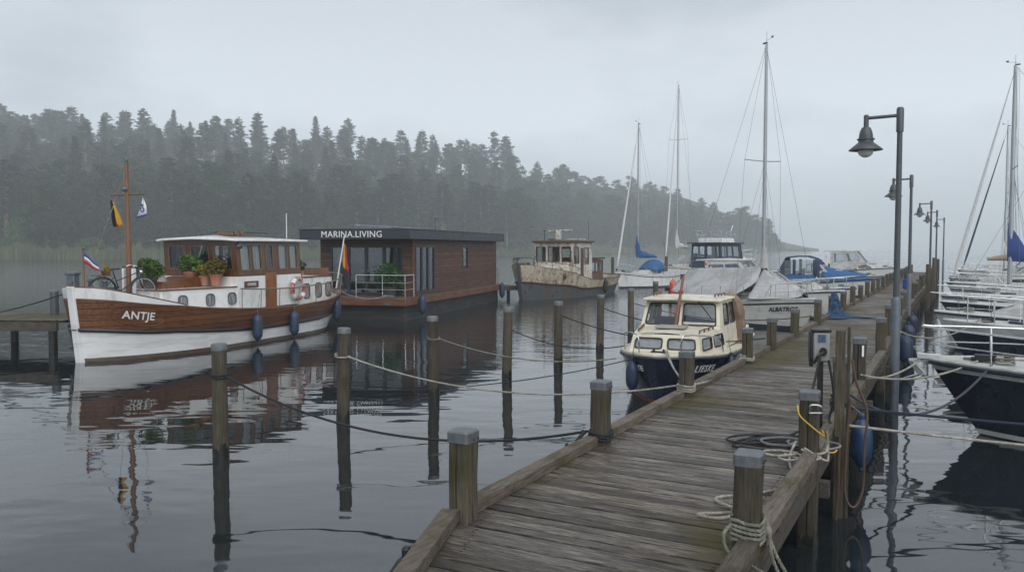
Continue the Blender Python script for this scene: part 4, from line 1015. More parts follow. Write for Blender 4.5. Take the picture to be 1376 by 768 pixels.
for k in range(3):
    rows = []
    for r_ in range(9):
        f = r_/8; rows.append([Vector((.30+(k+c_/3)/3*(.22+.12*f)-.05, .1+.05*math.sin(k*2+c_+f*4), 1.80-.30*(k+c_/3)/3*(1-f)-1.35*f*(.72+.28*(k+c_/3)/3))) for c_ in range(4)])
    sp.append(rows)
vflag('cloth', sp, [M_gold, M_red, M_blackc], f4)
# ------------------------------------------------------------------ bicycle
def bicycle(loc, rz, label):
    e = empty('bicycle', loc, rz, label, 'bicycle'); r = .335
    M_fr = M_black
    for x, nm in ((0, 'rear'), (1.06, 'front')):
        b = MB(); c = Vector((x, 0, r)); b.tube([c+Vector((r*math.cos(a), 0, r*math.sin(a))) for a in [6.283*i/28 for i in range(28)]], .022, 6, closed=True); wh = b.build('wheel', M_rubber, e)
        b = MB()
        b.tube([c+Vector(((r-.035)*math.cos(a), 0, (r-.035)*math.sin(a))) for a in [6.283*i/28 for i in range(28)]], .010, 5, closed=True)
        for i in range(18):
            a = 6.283*i/18; b.tube([c+Vector((.02*math.cos(a+1), .02*(-1)**i, .02*math.sin(a+1))), c+Vector(((r-.03)*math.cos(a), 0, (r-.03)*math.sin(a)))], .0025, 3, cap=False)
        b.lathe([(.025, -.045), (.025, .045)], 8, c, axis='Y'); b.build('rim', M_steel, wh)
        b = MB(); b.tube([c+Vector(((r+.035)*math.cos(a), 0, (r+.035)*math.sin(a))) for a in [R(10+i*12) for i in range(14)]], .012, 5); b.build('mudguard', M_fr, e)
    bb = Vector((.44, 0, .29)); seat = Vector((.28, 0, .82)); head = Vector((.90, 0, .80)); head2 = Vector((.925, 0, .68))
    b = MB()
    for p, q, rr in ((bb, seat, .016), (bb, head2, .019), (bb+(seat-bb)*.55, head, .016), (Vector((0, .05, r)), bb, .011), (Vector((0, -.05, r)), bb, .011), (Vector((0, .05, r)), seat-Vector((-.03, 0, .12)), .010), (Vector((0, -.05, r)), seat-Vector((-.03, 0, .12)), .010), (head, head2, .02), (head2, Vector((1.06, .05, r)), .012), (head2, Vector((1.06, -.05, r)), .012), (head, Vector((.86, 0, .96)), .013)): b.tube([p, q], rr, 7)
    b.build('frame', M_fr, e)
    b = MB(); b.tube(spline([(.70, .27, .97), (.80, .25, 1.0), (.88, .10, .98), (.86, 0, .96), (.88, -.10, .98), (.80, -.25, 1.0), (.70, -.27, .97)], 5), .011, 6); hb_ = b.build('handlebar', M_steel, e)
    b = MB(); b.tube([(.70, .27, .97), (.60, .275, .95)], .016, 6); b.tube([(.70, -.27, .97), (.60, -.275, .95)], .016, 6); b.build('grip', M_rubber, hb_)
    b = MB(); b.ball((1.0, 0, .82), (.06, .05, .05), 8); b.build('headlight', M_steel, e)
    b = MB(); b.loft([[Vector((x, y*wd, .90+z)) for x, z in ((.14, .0), (.2, .025), (.30, .02), (.40, .03), (.46, .02), (.46, 0), (.3, -.02), (.16, -.03))] for y, wd in ((-1, .06), (-.4, .08), (.4, .08), (1, .06))]); b.tube([seat, Vector((.27, 0, .9))], .013, 6); b.build('saddle', M_rubber, e)
    b = MB()
    for y in (-.08, 0, .08): b.tube([(-.28, y, .74), (.24, y, .74)], .007, 5)
    b.tube([(-.28, -.08, .74), (-.28, .08, .74)], .007, 5); b.tube([(-.1, .08, .74), (0, .05, r)], .006, 5); b.tube([(-.1, -.08, .74), (0, -.05, r)], .006, 5); b.build('carrier', M_fr, e)
    b = MB(); b.tube([bb+Vector((.09*math.cos(a), -.06, .09*math.sin(a))) for a in [6.283*i/18 for i in range(18)]], .008, 5, closed=True); b.tube([bb+Vector((0, -.08, 0)), bb+Vector((.10, -.08, -.13))], .011, 5); b.tube([bb+Vector((0, .08, 0)), bb+Vector((-.10, .08, .13))], .011, 5); b.box(bb+Vector((.10, -.13, -.14)), (.08, .10, .025)); b.box(bb+Vector((-.10, .13, .14)), (.08, .10, .025)); b.build('crankset', M_steel, e)
    return e
bk_ = bicycle((-10.9, 21.75, 1.50), math.atan2(.68, .73), 'old black city bicycle standing on the bow deck of the barge')
pb = empty('potted_plant', bk_.matrix_basis @ Vector((.12, 0, .75)), 0, 'small basket of green plants on the bicycle carrier', 'plant'); b = MB(); b.lathe([(.10, 0), (.13, .12), (.12, .12), (.09, .02)], 12); b.build('basket', M_spar, pb); bush((0, 0, .08), .16, .2, 250, .03, M_yelleaf, pb, seed=8)
bpy.context.view_layer.update()
pb.location = bk_.matrix_world @ Vector((.10, 0, .745))
# ------------------------------------------------------------------ houseboat
def houseboat():
    e = empty('houseboat', (-4.29, 33.0, 0), math.atan2(.964, .267), 'flat roofed brown clad houseboat lettered MARINA.LIVING on a black pontoon', 'houseboat')
    Lh, W = 13.4, 4.5
    b = MB(); b.box((Lh/2+.1, W/2, .1), (Lh-.1, W-.2, 1.06)); b.build('pontoon', mk('black_pontoon', (.020, .021, .023), .3, 3, .6, dirt=(.06, .058, .05), dirt_amt=.3, dirt_stretch=(.3, .3, 3)), e, bev=.02)
    b = MB(); b.box((Lh/2-.02, W/2, .78), (Lh+.3, W+.14, .30)); b.build('deck_fascia', M_fascia, e, bev=.012)
    b = MB(); b.box((.45, W/2, .945), (1.2, W+.1, .03)); b.box((Lh/2+.8, -.0+.05, .945), (Lh-1.4, .12, .03)); b.build('deck_boards', M_kerb, e, bev=.004)
    x0, x1, y0, y1, z0, z1 = 1.1, 13.2, .12, W-.1, .95, 3.32
    side = Quad((x0, y0, z0), (x1, y0, z0), (x1, y0, z1), (x0, y0, z1)); front = Quad((x0, y1, z0), (x0, y0, z0), (x0, y0, z1), (x0, y1, z1))
    back = Quad((x1, y0, z0), (x1, y1, z0), (x1, y1, z1), (x1, y0, z1)); far = Quad((x1, y1, z0), (x0, y1, z0), (x0, y1, z1), (x1, y1, z1))
    U = lambda x: (x-x0)/(x1-x0); V = lambda z: (z-z0)/(z1-z0); UF = lambda y: (y1-y)/(y1-y0)
    HS = [(U(1.35), U(3.55), V(1.08), V(3.06)), (U(7.4), U(8.25), V(1.92), V(3.06))]
    HF = [(UF(3.90), UF(.62), V(1.02), V(3.05))]
    b = MB(); holed_wall(b, side, HS, .10); holed_wall(b, back, [(.2, .45, .4, .85)], .1); holed_wall(b, far, [(.2, .5, .05, .88), (.65, .8, .4, .85)], .1); b.build('cladding', M_plank, e, smooth=False)
    b = MB(); holed_wall(b, front, HF, .10); b.build('front_wall', M_plank, e, smooth=False)
    b = MB(); b.box((x0-.01, y0-.01, 2.13), (.07, .07, 2.36)); b.build('corner_trim', M_fascia, e, bev=.005)
    # glass doors and windows: fixed frame with panes
    def multi(q, h, n, name):
        u0, u1, v0, v1 = h; w_ = (u1-u0)/n; b = MB(); fw = .06/q.lu; fv = .07/q.lv; sh = 0
        def bar_(a, c, d, f, dep=(.02, -.07)):
            p = [q.p(a, d, dep[0]), q.p(c, d, dep[0]), q.p(c, f, dep[0]), q.p(a, f, dep[0]), q.p(a, d, dep[1]), q.p(c, d, dep[1]), q.p(c, f, dep[1]), q.p(a, f, dep[1])]
            b.add(p, [(0, 1, 2, 3), (7, 6, 5, 4), (0, 4, 5, 1), (1, 5, 6, 2), (2, 6, 7, 3), (3, 7, 4, 0)])
        bar_(u0-.3*fw, u1+.3*fw, v0-.2*fv, v0+fv); bar_(u0-.3*fw, u1+.3*fw, v1-fv, v1+.2*fv)
        for i in range(n+1):
            c = u0+w_*i; k = fw*(.8 if i in (0, n) else 1.15); bar_(max(u0-.3*fw, c-k), min(u1+.3*fw, c+k), v0+fv*.98, v1-fv*.98, (.018, -.068))
        f = b.build(name, M_anthr, e, smooth=False)
        for i in range(n):
            g_ = MB(); a, c = u0+w_*i, u0+w_*(i+1); g_.add([q.p(a, v0, -.03), q.p(c, v0, -.03), q.p(c, v1, -.03), q.p(a, v1, -.03)], [(0, 1, 2, 3)]); g_.build('pane', M_glass, f, smooth=False)
        return f
    df = multi(front, HF[0], 4, 'glass_door'); multi(side, HS[0], 3, 'tall_window'); multi(side, HS[1], 1, 'small_window')
    multi(far, (.2, .5, .05, .88), 4, 'tall_window'); multi(far, (.65, .8, .4, .85), 1, 'small_window'); multi(back, (.2, .45, .4, .85), 1, 'small_window')
    b = MB()
    for y in (2.36, 2.14): b.ball((x0-.05, y, 1.98), (.03, .025, .03), 8)
    b.build('handle', M_steel, df)
    # inside: floor, curtains, a table and sofa
    b = MB(); b.box(((x0+x1)/2, W/2, .98), (x1-x0-.3, W-.6, .03)); b.box((6.2, W/2, 2.1), (.1, W-.5, 2.2)); b.build('interior', M_floor, e)
    b = MB()
    for (ya, yb) in ((3.75, 3.2), (1.15, .75)):
        b.grid([[Vector((x0+.28+.025*math.sin(j*2.), ya+(yb-ya)*j/16, z)) for z in (1.0, 3.2)] for j in range(17)])
    for (xa, xb) in ((1.45, 1.75), (2.2, 2.6), (3.1, 3.45)):
        b.grid([[Vector((xa+(xb-xa)*j/12, y0+.25+.02*math.sin(j*2.), z)) for z in (1.0, 3.2)] for j in range(13)])
    b.build('curtains', mk('linen_curtain', (.15, .155, .16), .1, 8, .9), e)
    b = MB(); b.box((3.6, 2.6, 1.35), (1.0, 2.0, .45)); b.box((4.1, 2.6, 1.65), (.25, 2.0, .7)); b.box((2.6, 2.4, 1.4), (.8, 1.2, .05)); b.box((2.6, 2.4, 1.2), (.1, .1, .4)); b.build('furniture', mk('sofa_cloth', (.14, .13, .12), .2, 5, .9), e, bev=.03)
    # roof
    b = MB(); b.box((Lh/2+.05, W/2, 3.525), (Lh+.25, W+.46, .40)); rf = b.build('roof', M_anthr, e, bev=.015)
    b = MB(); b.box((Lh/2+.05, W/2, 3.745), (Lh+.30, W+.51, .03)); b.build('roof_edge', mk('roof_edge_metal', (.09, .10, .115), .1, 3, .4, metal=.5), rf, bev=.006)
    b = MB(); b.box((3.2, 2.0, 3.90), (4.0, 1.7, .035), rot=Matrix.Rotation(R(3), 3, 'X')); 
    for x in (1.6, 3.2, 4.8): b.box((x, 2.0, 3.82), (.05, 1.4, .12))
    b.build('solar_panel', mk('solar_cells', (.30, .32, .36), .2, 3, .12, metal=.4), rf, bev=.004)
    b = MB(); b.lathe([(.08, 3.75), (.08, 4.38), (.11, 4.39), (.11, 4.45), (.02, 4.47)], 14, (7.0, 1.3, 0)); b.lathe([(.2, 3.75), (.13, 3.82)], 14, (7.0, 1.3, 0)); b.build('stove_pipe', M_galv, rf)
    b = MB(); b.box((6.2, 1.2, 3.80), (.35, .3, .10)); b.box((11.5, 1.2, 3.79), (.3, .3, .08)); b.build('roof_vent', M_anthr, rf, bev=.01)
    lettering('lettering', 'MARINA.LIVING', .37, M_text, rf, (-.084, 2.35, 3.52), (0, -1, 0), (0, 0, 1), extrude=.006, bold=.0, space=1.06)
    # front deck railing
    b = MB(); zr = 1.86
    pts = [(-.08, 2.15), (-.08, .98), (-.08, .0)]
    for x, y in pts+[(.85, .0)]: b.tube([(x, y, .95), (x, y, zr)], .022, 7)
    for z, r_ in ((zr, .024), (1.56, .010), (1.28, .010)): b.tube([(-.08, 2.15, z), (-.08, .0, z), (.85, .0, z)], r_, 6)
    b.build('deck_railing', M_steel, e)
    b = MB(); b.box((-.02, .75, 1.0), (.25, .5, .09)); b.tube([(-.1, .55, 1.04), (-.1, .95, 1.04)], .03, 6); b.box((-.20, .72, .70), (.02, .30, .07)); b.build('mooring_cleat', M_cap, e, bev=.01)
    return e
hb = houseboat(); bpy.context.view_layer.update(); HM = hb.matrix_basis.copy()
e = empty('potted_plant', HM @ Vector((.52, .95, .96)), 0, 'round clipped bush in a dark tub behind the houseboat railing', 'plant'); b = MB(); b.lathe([(.26, 0), (.32, .42), (.29, .42), (.27, .36)], 16); b.build('tub', M_planter, e, ang=40); bush((0, 0, .38), .52, .95, 2400, .05, M_darkleaf, e, seed=61)
fender(HM @ Vector((1.25, -.22, .62)), .78, .16, M_blue, 'blue fender at the front corner of the houseboat', HM @ Vector((1.25, -.05, 1.0)), 'blue fenders on the houseboat')
fender(HM @ Vector((13.2, -.22, .62)), .78, .16, M_blue, 'blue fender at the rear corner of the houseboat by the rusty boat', HM @ Vector((13.2, -.05, 1.0)), 'blue fenders on the houseboat')
rope('mooring_rope', sagline(AM @ AH.P(.03, 1.35, 0, 1), HM @ Vector((-.1, .75, 1.06)), .22, 14), .016, M_ropew, 'pale rope from the barge stern to the houseboat deck', group='mooring ropes')
# ------------------------------------------------------------------ finger pontoon behind the houseboat
def finger(name, a, b_, wd, z, label, rail=True, piles=()):
    a, b_ = Vector(a), Vector(b_); d = (b_-a); e = empty(name, a, math.atan2(d.y, d.x), label, 'pontoon'); ln = d.length
    m = MB(); x = 0
    while x < ln: m.box((x+.07, 0, z), (.128, wd, .04)); x += .14
    m.build('deck_boards', M_kerb, e)
    m = MB(); m.box((ln/2, wd/2-.04, z-.12), (ln, .08, .2)); m.box((ln/2, -wd/2+.04, z-.12), (ln, .08, .2)); m.build('side_beam', M_beam, e, bev=.006)
    for x in piles:
        for sd in (1, -1): m = MB(); m.lathe([(.1, -1), (.1, z-.02)], 10, (x, sd*(wd/2-.12), 0)); m.build('support_pile', M_wet, e)
    if rail:
        m = MB()
        for x in (0.1, ln/2, ln-.1): m.tube([(x, wd/2-.05, z), (x, wd/2-.05, z+.95)], .025, 6)
        m.tube([(.1, wd/2-.05, z+.95), (ln-.1, wd/2-.05, z+.95)], .025, 6); m.tube([(.1, wd/2-.05, z+.5), (ln-.1, wd/2-.05, z+.5)], .018, 6); m.build('handrail', M_galv, e)
    return e
finger('landing_pontoon', aty(664, 398, 48.5)*1, aty(684, 398, 48.9), 3.0, .75, 'small grey landing pontoon with handrail between houseboat and rusty boat', True, (.3,))
o = COL.objects['landing_pontoon']; o.location.z = 0
# ------------------------------------------------------------------ rusty workboat
def rusty(name, c, rust, amt, streak=(1, 1, .3), scale=2.2):
    m, n, b, o = newmat(name); tcn = nd(n, 'ShaderNodeTexCoord')
    def nz(s, st, det=7.): return nd(n, 'ShaderNodeTexNoise', {'Vector': nd(n, 'ShaderNodeMapping', {'Vector': tcn.outputs['Object'], 'Scale': st}).outputs[0], 'Scale': s, 'Detail': det, 'Roughness': .68}).outputs['Fac']
    a = nz(scale, streak); b2 = nz(scale*3.4, (1, 1, .8)); c2 = nz(.9, (1, 1, 1))
    col = ramp(n, c2, [(.3, tuple(x*.72 for x in c)), (.7, tuple(min(1, x*1.12) for x in c))])
    col = mixc(n, ramp(n, a, [(.58-amt*.25, 0.), (.74-amt*.2, .9)]), col, rust); col = mixc(n, ramp(n, b2, [(.60-amt*.12, 0.), (.68-amt*.1, .95)]), col, tuple(x*.45 for x in rust))
    n.links.new(col, b.inputs['Base Color']); b.inputs['Roughness'].default_value = .75
    bp = nd(n, 'ShaderNodeBump', {'Strength': .5, 'Distance': .01, 'Height': b2}); n.links.new(bp.outputs[0], b.inputs['Normal']); return m
def workboat():
    e = empty('workboat', label='old rusty workboat with peeling cream wheelhouse and slate grey hull', cat='boat')
    Mc = rusty('peeling_cream', (.54, .49, .37), (.16, .085, .045), .42); Mw = rusty('peeling_white', (.60, .57, .50), (.15, .075, .04), .42); Mh = rusty('slate_hull', (.085, .098, .112), (.115, .07, .045), .34, (1, 1, .25), 1.2); Mr = rusty('rust_brown', (.11, .06, .038), (.05, .03, .022), .4)
    L, Lw = 12.2, 11.7
    h = Hull(L, 3.9, [(0, 1.20), (.2, 1.02), (.4, .98), (.58, 1.06), (.66, 1.40), (.8, 1.66), (1, 2.02)], Lw=Lw, xs=.4, um=.5, tr=.8, p=2.4, q=.62, round_stern=.12, wl=.86, wtr=.66, flare=.7, stem=.06, qw=.9)
    wt = lerpf([(0, .50), (.5, .48), (.66, .74), (1, .98)]); S = h.S
    b = MB(); h.band(b, -.4, lambda u: S(u)-wt(u), nv=6); b.build('hull', Mh, e)
    b = MB(); h.band(b, lambda u: S(u)-wt(u), S, off=.01, nv=3); h.band(b, lambda u: S(u)-.4, S, off=-.05, nv=2, inner=True); b.build('bulwark', Mc, e)
    b = MB(); h.rail(b, lambda u: S(u)-wt(u), .05, .02); h.rail(b, 0., .035, -.02); b.build('rubbing_strake', Mr, e)
    b = MB(); h.deck(b, -.3, inset=.06); b.build('deck', Mr, e)
    b = MB(); b.loft([[h.P(1, z, 0, 1)+Vector((-.1, .08, 0)), h.P(1, z, 0, 1)+Vector((.05, .05, 0)), h.P(1, z, 0, -1)+Vector((.05, -.05, 0)), h.P(1, z, 0, -1)+Vector((-.1, -.08, 0))] for z in (-.3, .5, 1.2, 2.06)]); b.build('stem_post', Mh, e, bev=.01)
    K = Lw
    b = MB(); house(b, [Vector(p) for p in ((K-4., -1.3, .8), (K-2.2, -.9, .9), (K-2.2, .9, .9), (K-4., 1.3, .8))], [Vector(p) for p in ((K-4., -1.25, 1.98), (K-2.3, -.8, 1.86), (K-2.3, .8, 1.86), (K-4., 1.25, 1.98))]); b.build('trunk_cabin', Mw, e, bev=.05)
    k0, k1, w, z0, z1 = 3.9, 6.7, 1.32, .75, 3.30
    def wp(k, s, z): f = (z-z0)/(z1-z0); return Vector((K-k+(.0 if k != k0 else .10*f), s*(w-.06*f), z))
    fr = Quad(wp(k0, -1, z0), wp(k0, 1, z0), wp(k0, 1, z1), wp(k0, -1, z1)); pt = Quad(wp(k0, 1, z0), wp(k1, 1, z0), wp(k1, 1, z1), wp(k0, 1, z1)); bk = Quad(wp(k1, 1, z0), wp(k1, -1, z0), wp(k1, -1, z1), wp(k1, 1, z1)); sb = Quad(wp(k1, -1, z0), wp(k0, -1, z0), wp(k0, -1, z1), wp(k1, -1, z1))
    F = [(.04, .30, .54, .90), (.36, .67, .54, .90), (.73, .97, .54, .90)]; Pt = [(.09, .32, .50, .90), (.62, .82, .48, .88)]
    b = MB()
    for qd, hs in ((fr, F), (pt, Pt), (bk, [(.1, .4, .5, .85), (.6, .9, .5, .85)]), (sb, [(1-b_, 1-a_, c_, d_) for a_, b_, c_, d_ in Pt])): holed_wall(b, qd, hs, .05)
    b.build('wheelhouse', Mw, e, smooth=False)
    for qd, hs in ((fr, F), (pt, Pt)):
        for hh in hs: window(qd, hh, e, Mr, M_glass, .035, .03, .02, .04, name='wheelhouse_window')
    b = MB(); p = pt.p(.47, .46, .02); b.box(p, (.34, .04, 2.1)); b.build('door_post', Mr, e, bev=.008)
    b = MB(); b.box((K-5.2, 0, .95), (2.6, 2.4, .05)); b.box((K-5, 0, 1.6), (1.6, 1.8, .9)); b.build('interior', M_floor, e)
    rf = slab('wheelhouse_roof', [(K-k0+.30, -w-.05), (K-k0+.38, 0), (K-k0+.30, w+.05), (K-k1-.12, w+.08), (K-k1-.12, -w-.08)], lambda x, y: z1+.002, .11, Mr, e, .02, .06)
    b = MB(); b.box((K-6., .55, 3.50), (1.1, .8, .07)); b.build('roof_hatch', Mw, rf, bev=.02)
    b = MB(); b.box((K-4.55, .0, 3.75), (.28, .28, .5)); b.bar((K-4.6, -.8, 4.02), (K-4.4, 1.0, 4.06), .10, .09); rd = b.build('radar_scanner', Mw, rf, bev=.02)
    b = MB(); b.tube([(K-4.3, -.85, 3.4), (K-4.3, -.85, 4.05)], .035, 6); b.ball((K-4.3, -.85, 4.05), (.09, .07, .07), 8); b.box((K-4.2, -.3, 3.46), (.3, .35, .14)); b.build('searchlight', M_lampm, rf)
    b = MB(); b.tube([(K-6.6, 1.1, 3.4), (K-6.6, 1.1, 4.1), (K-6.75, 1.0, 4.7)], .012, 5); b.build('aerial', M_black, rf)
    # aft shelter of bare timber
    Ms = varnish('bare_shelter', (.12, .065, .04), (6, 6, .8), 0, .7, 0.)
    b = MB(); q1 = Quad((K-6.7, 1.2, .75), (K-9.0, 1.05, .75), (K-9.0, 1.05, 2.2), (K-6.7, 1.2, 2.3)); q2 = Quad((K-6.7, -1.2, .75), (K-9., -1.05, .75), (K-9., -1.05, 2.2), (K-6.7, -1.2, 2.3)); q3 = Quad((K-9., 1.05, .75), (K-9., -1.05, .75), (K-9., -1.05, 2.2), (K-9., 1.05, 2.2))
    hs = [(.06, .34, .48, .86), (.38, .64, .48, .86), (.70, .94, .48, .86)]
    holed_wall(b, q1, hs, .05); holed_wall(b, q2, hs, .05); holed_wall(b, q3, [(.2, .8, .45, .85)], .05); b.build('aft_shelter', Ms, e, smooth=False)
    for hh in hs: window(q1, hh, e, Ms, M_glass, .03, .02, .012, .03, name='shelter_window')
    slab('shelter_roof', [(K-6.72, -1.3), (K-6.72, 1.3), (K-9.15, 1.15), (K-9.15, -1.15)], lambda x, y: 2.26, .10, Mr, e, .015)
    # deck gear
    b = MB(); c_ = h.P(.78, 1.32, .03, 1); b.tube([c_+Vector((.17*math.cos(a), .0, .17*math.sin(a))) for a in [6.283*i/14 for i in range(14)]], .03, 6, closed=True); b.ball(c_, (.15, .03, .15), 10); b.build('hawse_hole', Mr, e)
    b = MB(); b.tube(spline([(K-.9, .25, 1.8), (K-.9, .25, 2.3), (K-1.1, .25, 2.45), (K-1.3, .25, 2.3), (K-1.3, .25, 1.8)], 5), .03, 6); b.box((K-.35, -.35, 2.06), (.5, .4, .10)); b.tube([(K-.1, -.5, 2.0), (K-.4, -.5, 2.35)], .05, 6); b.box((K-.2, -.5, 2.32), (.25, .3, .08)); b.lathe([(.12, 1.6), (.12, 2.1), (.16, 2.12)], 8, (K-1.2, -.3, 0)); b.build('bow_winch', M_lampm, e)
    b = MB(); b.tube(h.line(lambda u: S(u)+.42, -.12, .62, .97, 1)+h.line(lambda u: S(u)+.42, -.12, .62, .97, -1)[::-1], .02, 5)
    for u in (.62, .74, .86, .95):
        for sd in (1, -1): b.tube([h.P(u, S(u), -.05, sd), h.P(u, S(u)+.42, -.12, sd)], .018, 5)
    b.build('bow_rail', Mr, e)
    bow_place(e, (.6, 46.7), (-.5, -.866), Lw); return e, h
tugb, TH = workboat(); bpy.context.view_layer.update(); TM = tugb.matrix_basis.copy()
fender(TM @ TH.P(.36, .58, .16, 1), .85, .15, M_rubber, 'black fender amidships on the rusty workboat', TM @ TH.P(.36, 1.1, .02, 1), 'dark fenders on the rusty workboat')
# ------------------------------------------------------------------ sailing boats
M_cover = mk('grey_tarpaulin', (.44, .44, .45), .10, 3, .75, dirt=(.30, .29, .27), dirt_amt=.35, dirt_scale=1.5); M_sailblue = mk('blue_sailcover', (.018, .100, .26), .18, 4, .8); M_sailw = mk('furled_sail', (.60, .61, .62), .10, 9, .8); M_alu = mk('mast_alloy', (.36, .38, .40), .1, 3, .4, metal=.6); M_wire = mk('rigging_wire', (.16, .17, .18), .1, 9, .5, metal=.5); M_deckw = mk('deck_gelcoat', (.50, .50, .49), .08, 4, .5, dirt=(.34, .335, .31), dirt_amt=.35, dirt_scale=3); M_stripe = mk('dark_stripe', (.02, .028, .05), .1, 4, .4); M_sailnavy = mk('navy_canvas', (.016, .030, .075), .18, 4, .8); M_tan = mk('tan_canvas', (.30, .23, .16), .12, 4, .85)
M_pale = mk('ivory_gelcoat', (.68, .67, .62), .04, 3, .3, coat=.3, dirt=(.48, .46, .40), dirt_amt=.25, dirt_scale=2, dirt_stretch=(.6, .6, 2))
def pulpit(h, e, z=.58, u0=.80, mat=None, r=.0115, name='pulpit', rails=(1., .5), n=3):
    b = MB()
    for k in rails:
        pts = h.line(lambda u: h.S(u)+z*k*(1+.10*(u-u0)/(1-u0)), -.06, u0, .985, 1); pts2 = h.line(lambda u: h.S(u)+z*k*(1+.10*(u-u0)/(1-u0)), -.06, u0, .985, -1)
        if k == 1.:
            tip = h.P(1, h.S(1), 0, 1); nose = [Vector((tip.x+.10, .10, pts[-1].z+.01)), Vector((tip.x+.10, -.10, pts[-1].z+.01))]
            b.tube([h.P(u0-.035, h.S(u0), -.05, 1)]+pts+nose+pts2[::-1]+[h.P(u0-.035, h.S(u0), -.05, -1)], r, 7)
        else: b.tube(pts, r*.7, 5); b.tube(pts2, r*.7, 5)
    for j in range(n):
        u = u0+(.975-u0)*(j+.35)/n
        for sd in (1, -1): b.tube([h.P(u+.012, h.S(u), -.05, sd), h.P(u, h.S(u)+z*(1+.10*(u-u0)/(1-u0)), -.06, sd)], r*.9, 6)
    return b.build(name, mat or M_steel, e)
def lifelines(h, e, u0=.05, u1=.8, n=5, z=.56):
    b = MB()
    for j in range(n+1):
        u = u0+(u1-u0)*j/n
        for sd in (1, -1): b.tube([h.P(u, h.S(u), -.05, sd), h.P(u, h.S(u)+z, -.06, sd)], .011, 5)
    for k in (1., .5):
        for sd in (1, -1): b.tube(h.line(lambda u: h.S(u)+z*k, -.06, u0, u1, sd), .005, 4)
    b.tube([h.P(u0, h.S(u0)+z, -.06, 1), h.P(0, h.S(0)+z, -.1, 1), h.P(0, h.S(0)+z, -.1, -1), h.P(u0, h.S(u0)+z, -.06, -1)], .012, 5)
    return b.build('guard_rail', M_steel, e)
def sailboat(label, L=8.5, B=2.8, fb=1.0, bowz=1.2, hullm=None, stripem=None, mast_k=3.6, mast_h=11, jib=None, boom=None, boom_l=3.0, boom_z=None, spreaders=1, rake=0., cabin=True, lines=True, hood=None, name='sailing_boat', jib_lean=None, thick=1., frac=1.):
    e = empty(name, label=label, cat='sailing boat'); hullm = hullm or M_white
    h = Hull(L, B, [(0, fb), (.3, fb*.96), (.6, fb*1.02), (1, bowz)], Lw=L*.90, xs=.35, um=.42, tr=.72, p=1.75, q=.80, wl=.90, wtr=.62, flare=.8, stem=.03)
    S = h.S
    b = MB(); h.band(b, -.4, S, nv=7); b.build('hull', hullm, e)
    b = MB(); h.band(b, -.1, lambda u: .13, off=.006, nv=2); b.build('boot_stripe', stripem or M_stripe, e)
    if stripem is not False:
        b = MB(); h.band(b, lambda u: S(u)-.16, lambda u: S(u)-.10, off=.006, nv=1); b.build('sheer_stripe', stripem or M_stripe, e)
    b = MB(); h.deck(b, 0., inset=.0, camber=.06); h.rail(b, .012, .026, -.01); b.build('deck', M_deckw, e)
    mx_ = L-mast_k
    if cabin:
        b = MB(); xa, xb = L*.30, min(L*.74, mx_+1.1); wa, wb = B*.33, B*.16
        house(b, [Vector(p) for p in ((xa, -wa, fb-.05), (xb, -wb, fb-.02), (xb, wb, fb-.02), (xa, wa, fb-.05))], [Vector(p) for p in ((xa+.1, -wa*.82, fb+.42), (xb-.9, -wb*.95, fb+.36), (xb-.9, wb*.95, fb+.36), (xa+.1, wa*.82, fb+.42))]); b.build('coachroof', M_deckw, e, bev=.06)
        for sd in (1, -1):
            q = Quad((xb, wb, fb-.02), (xa, wa, fb-.05), (xa+.1, wa*.82, fb+.42), (xb-.9, wb*.95, fb+.36)) if sd > 0 else Quad((xa, -wa, fb-.05), (xb, -wb, fb-.02), (xb-.9, -wb*.95, fb+.36), (xa+.1, -wa*.82, fb+.42))
            for u0, u1 in (((.42, .66), (.70, .93)) if sd > 0 else ((.07, .30), (.34, .58))): window(q, (u0, u1, .42, .80), e, M_black, M_darkglass, .03, .06, .018, -.006, name='cabin_window')
        b = MB(); xa2 = L*.06
        for sd in (1, -1): b.box(((xa+xa2)/2, sd*B*.30, fb+.12), (xa-xa2, .12, .30))
        b.build('cockpit_coaming', M_deckw, e, bev=.04)
    b = MB(); mt = Vector((mx_-rake, 0, mast_h)); mb_ = Vector((mx_, 0, fb+(.34 if cabin else .05))); b.tube([mb_, mb_.lerp(mt, .7), mt], [.068*thick, .062*thick, .045*thick], 10); mast = b.build('mast', M_alu, e)
    b = MB(); ctr = []
    for k in range(spreaders):
        f = (k+1)/(spreaders+1)*1.02+.02; c = mb_.lerp(mt, f); wd = (.95-.2*k)*B/2.8; ctr.append((c, wd)); b.tube([c+Vector((-.12, -wd, .05)), c, c+Vector((-.12, wd, .05))], .020, 6)
    b.build('spreaders', M_alu, mast)
    b = MB(); um_ = mx_/L
    for sd in (1, -1):
        ch = h.P(um_-.03, S(um_), -.06, sd); pts = [ch]+[c+Vector((-.12, sd*wd, .05)) for c, wd in ctr]+[mb_.lerp(mt, frac)]
        b.tube(pts, .007, 4)
        ch2 = h.P(um_+.04, S(um_), -.12, sd); b.tube([ch2, ctr[0][0]], .006, 4); b.tube([h.P(um_-.09, S(um_), -.10, sd), ctr[0][0]], .006, 4)
    b.tube([Vector((.05, 0, S(0))), mt], .007, 4)
    top = mb_.lerp(mt, frac*.985); foot = Vector((L-.12, 0, bowz+.08)); b.tube([foot, top], .008, 4)
    for dx in (.10, .16): b.tube([mt+Vector((-dx, .05, -.1)), mb_+Vector((-dx-.05, .08, .3))], .005, 4)
    b.build('rigging', M_wire, mast)
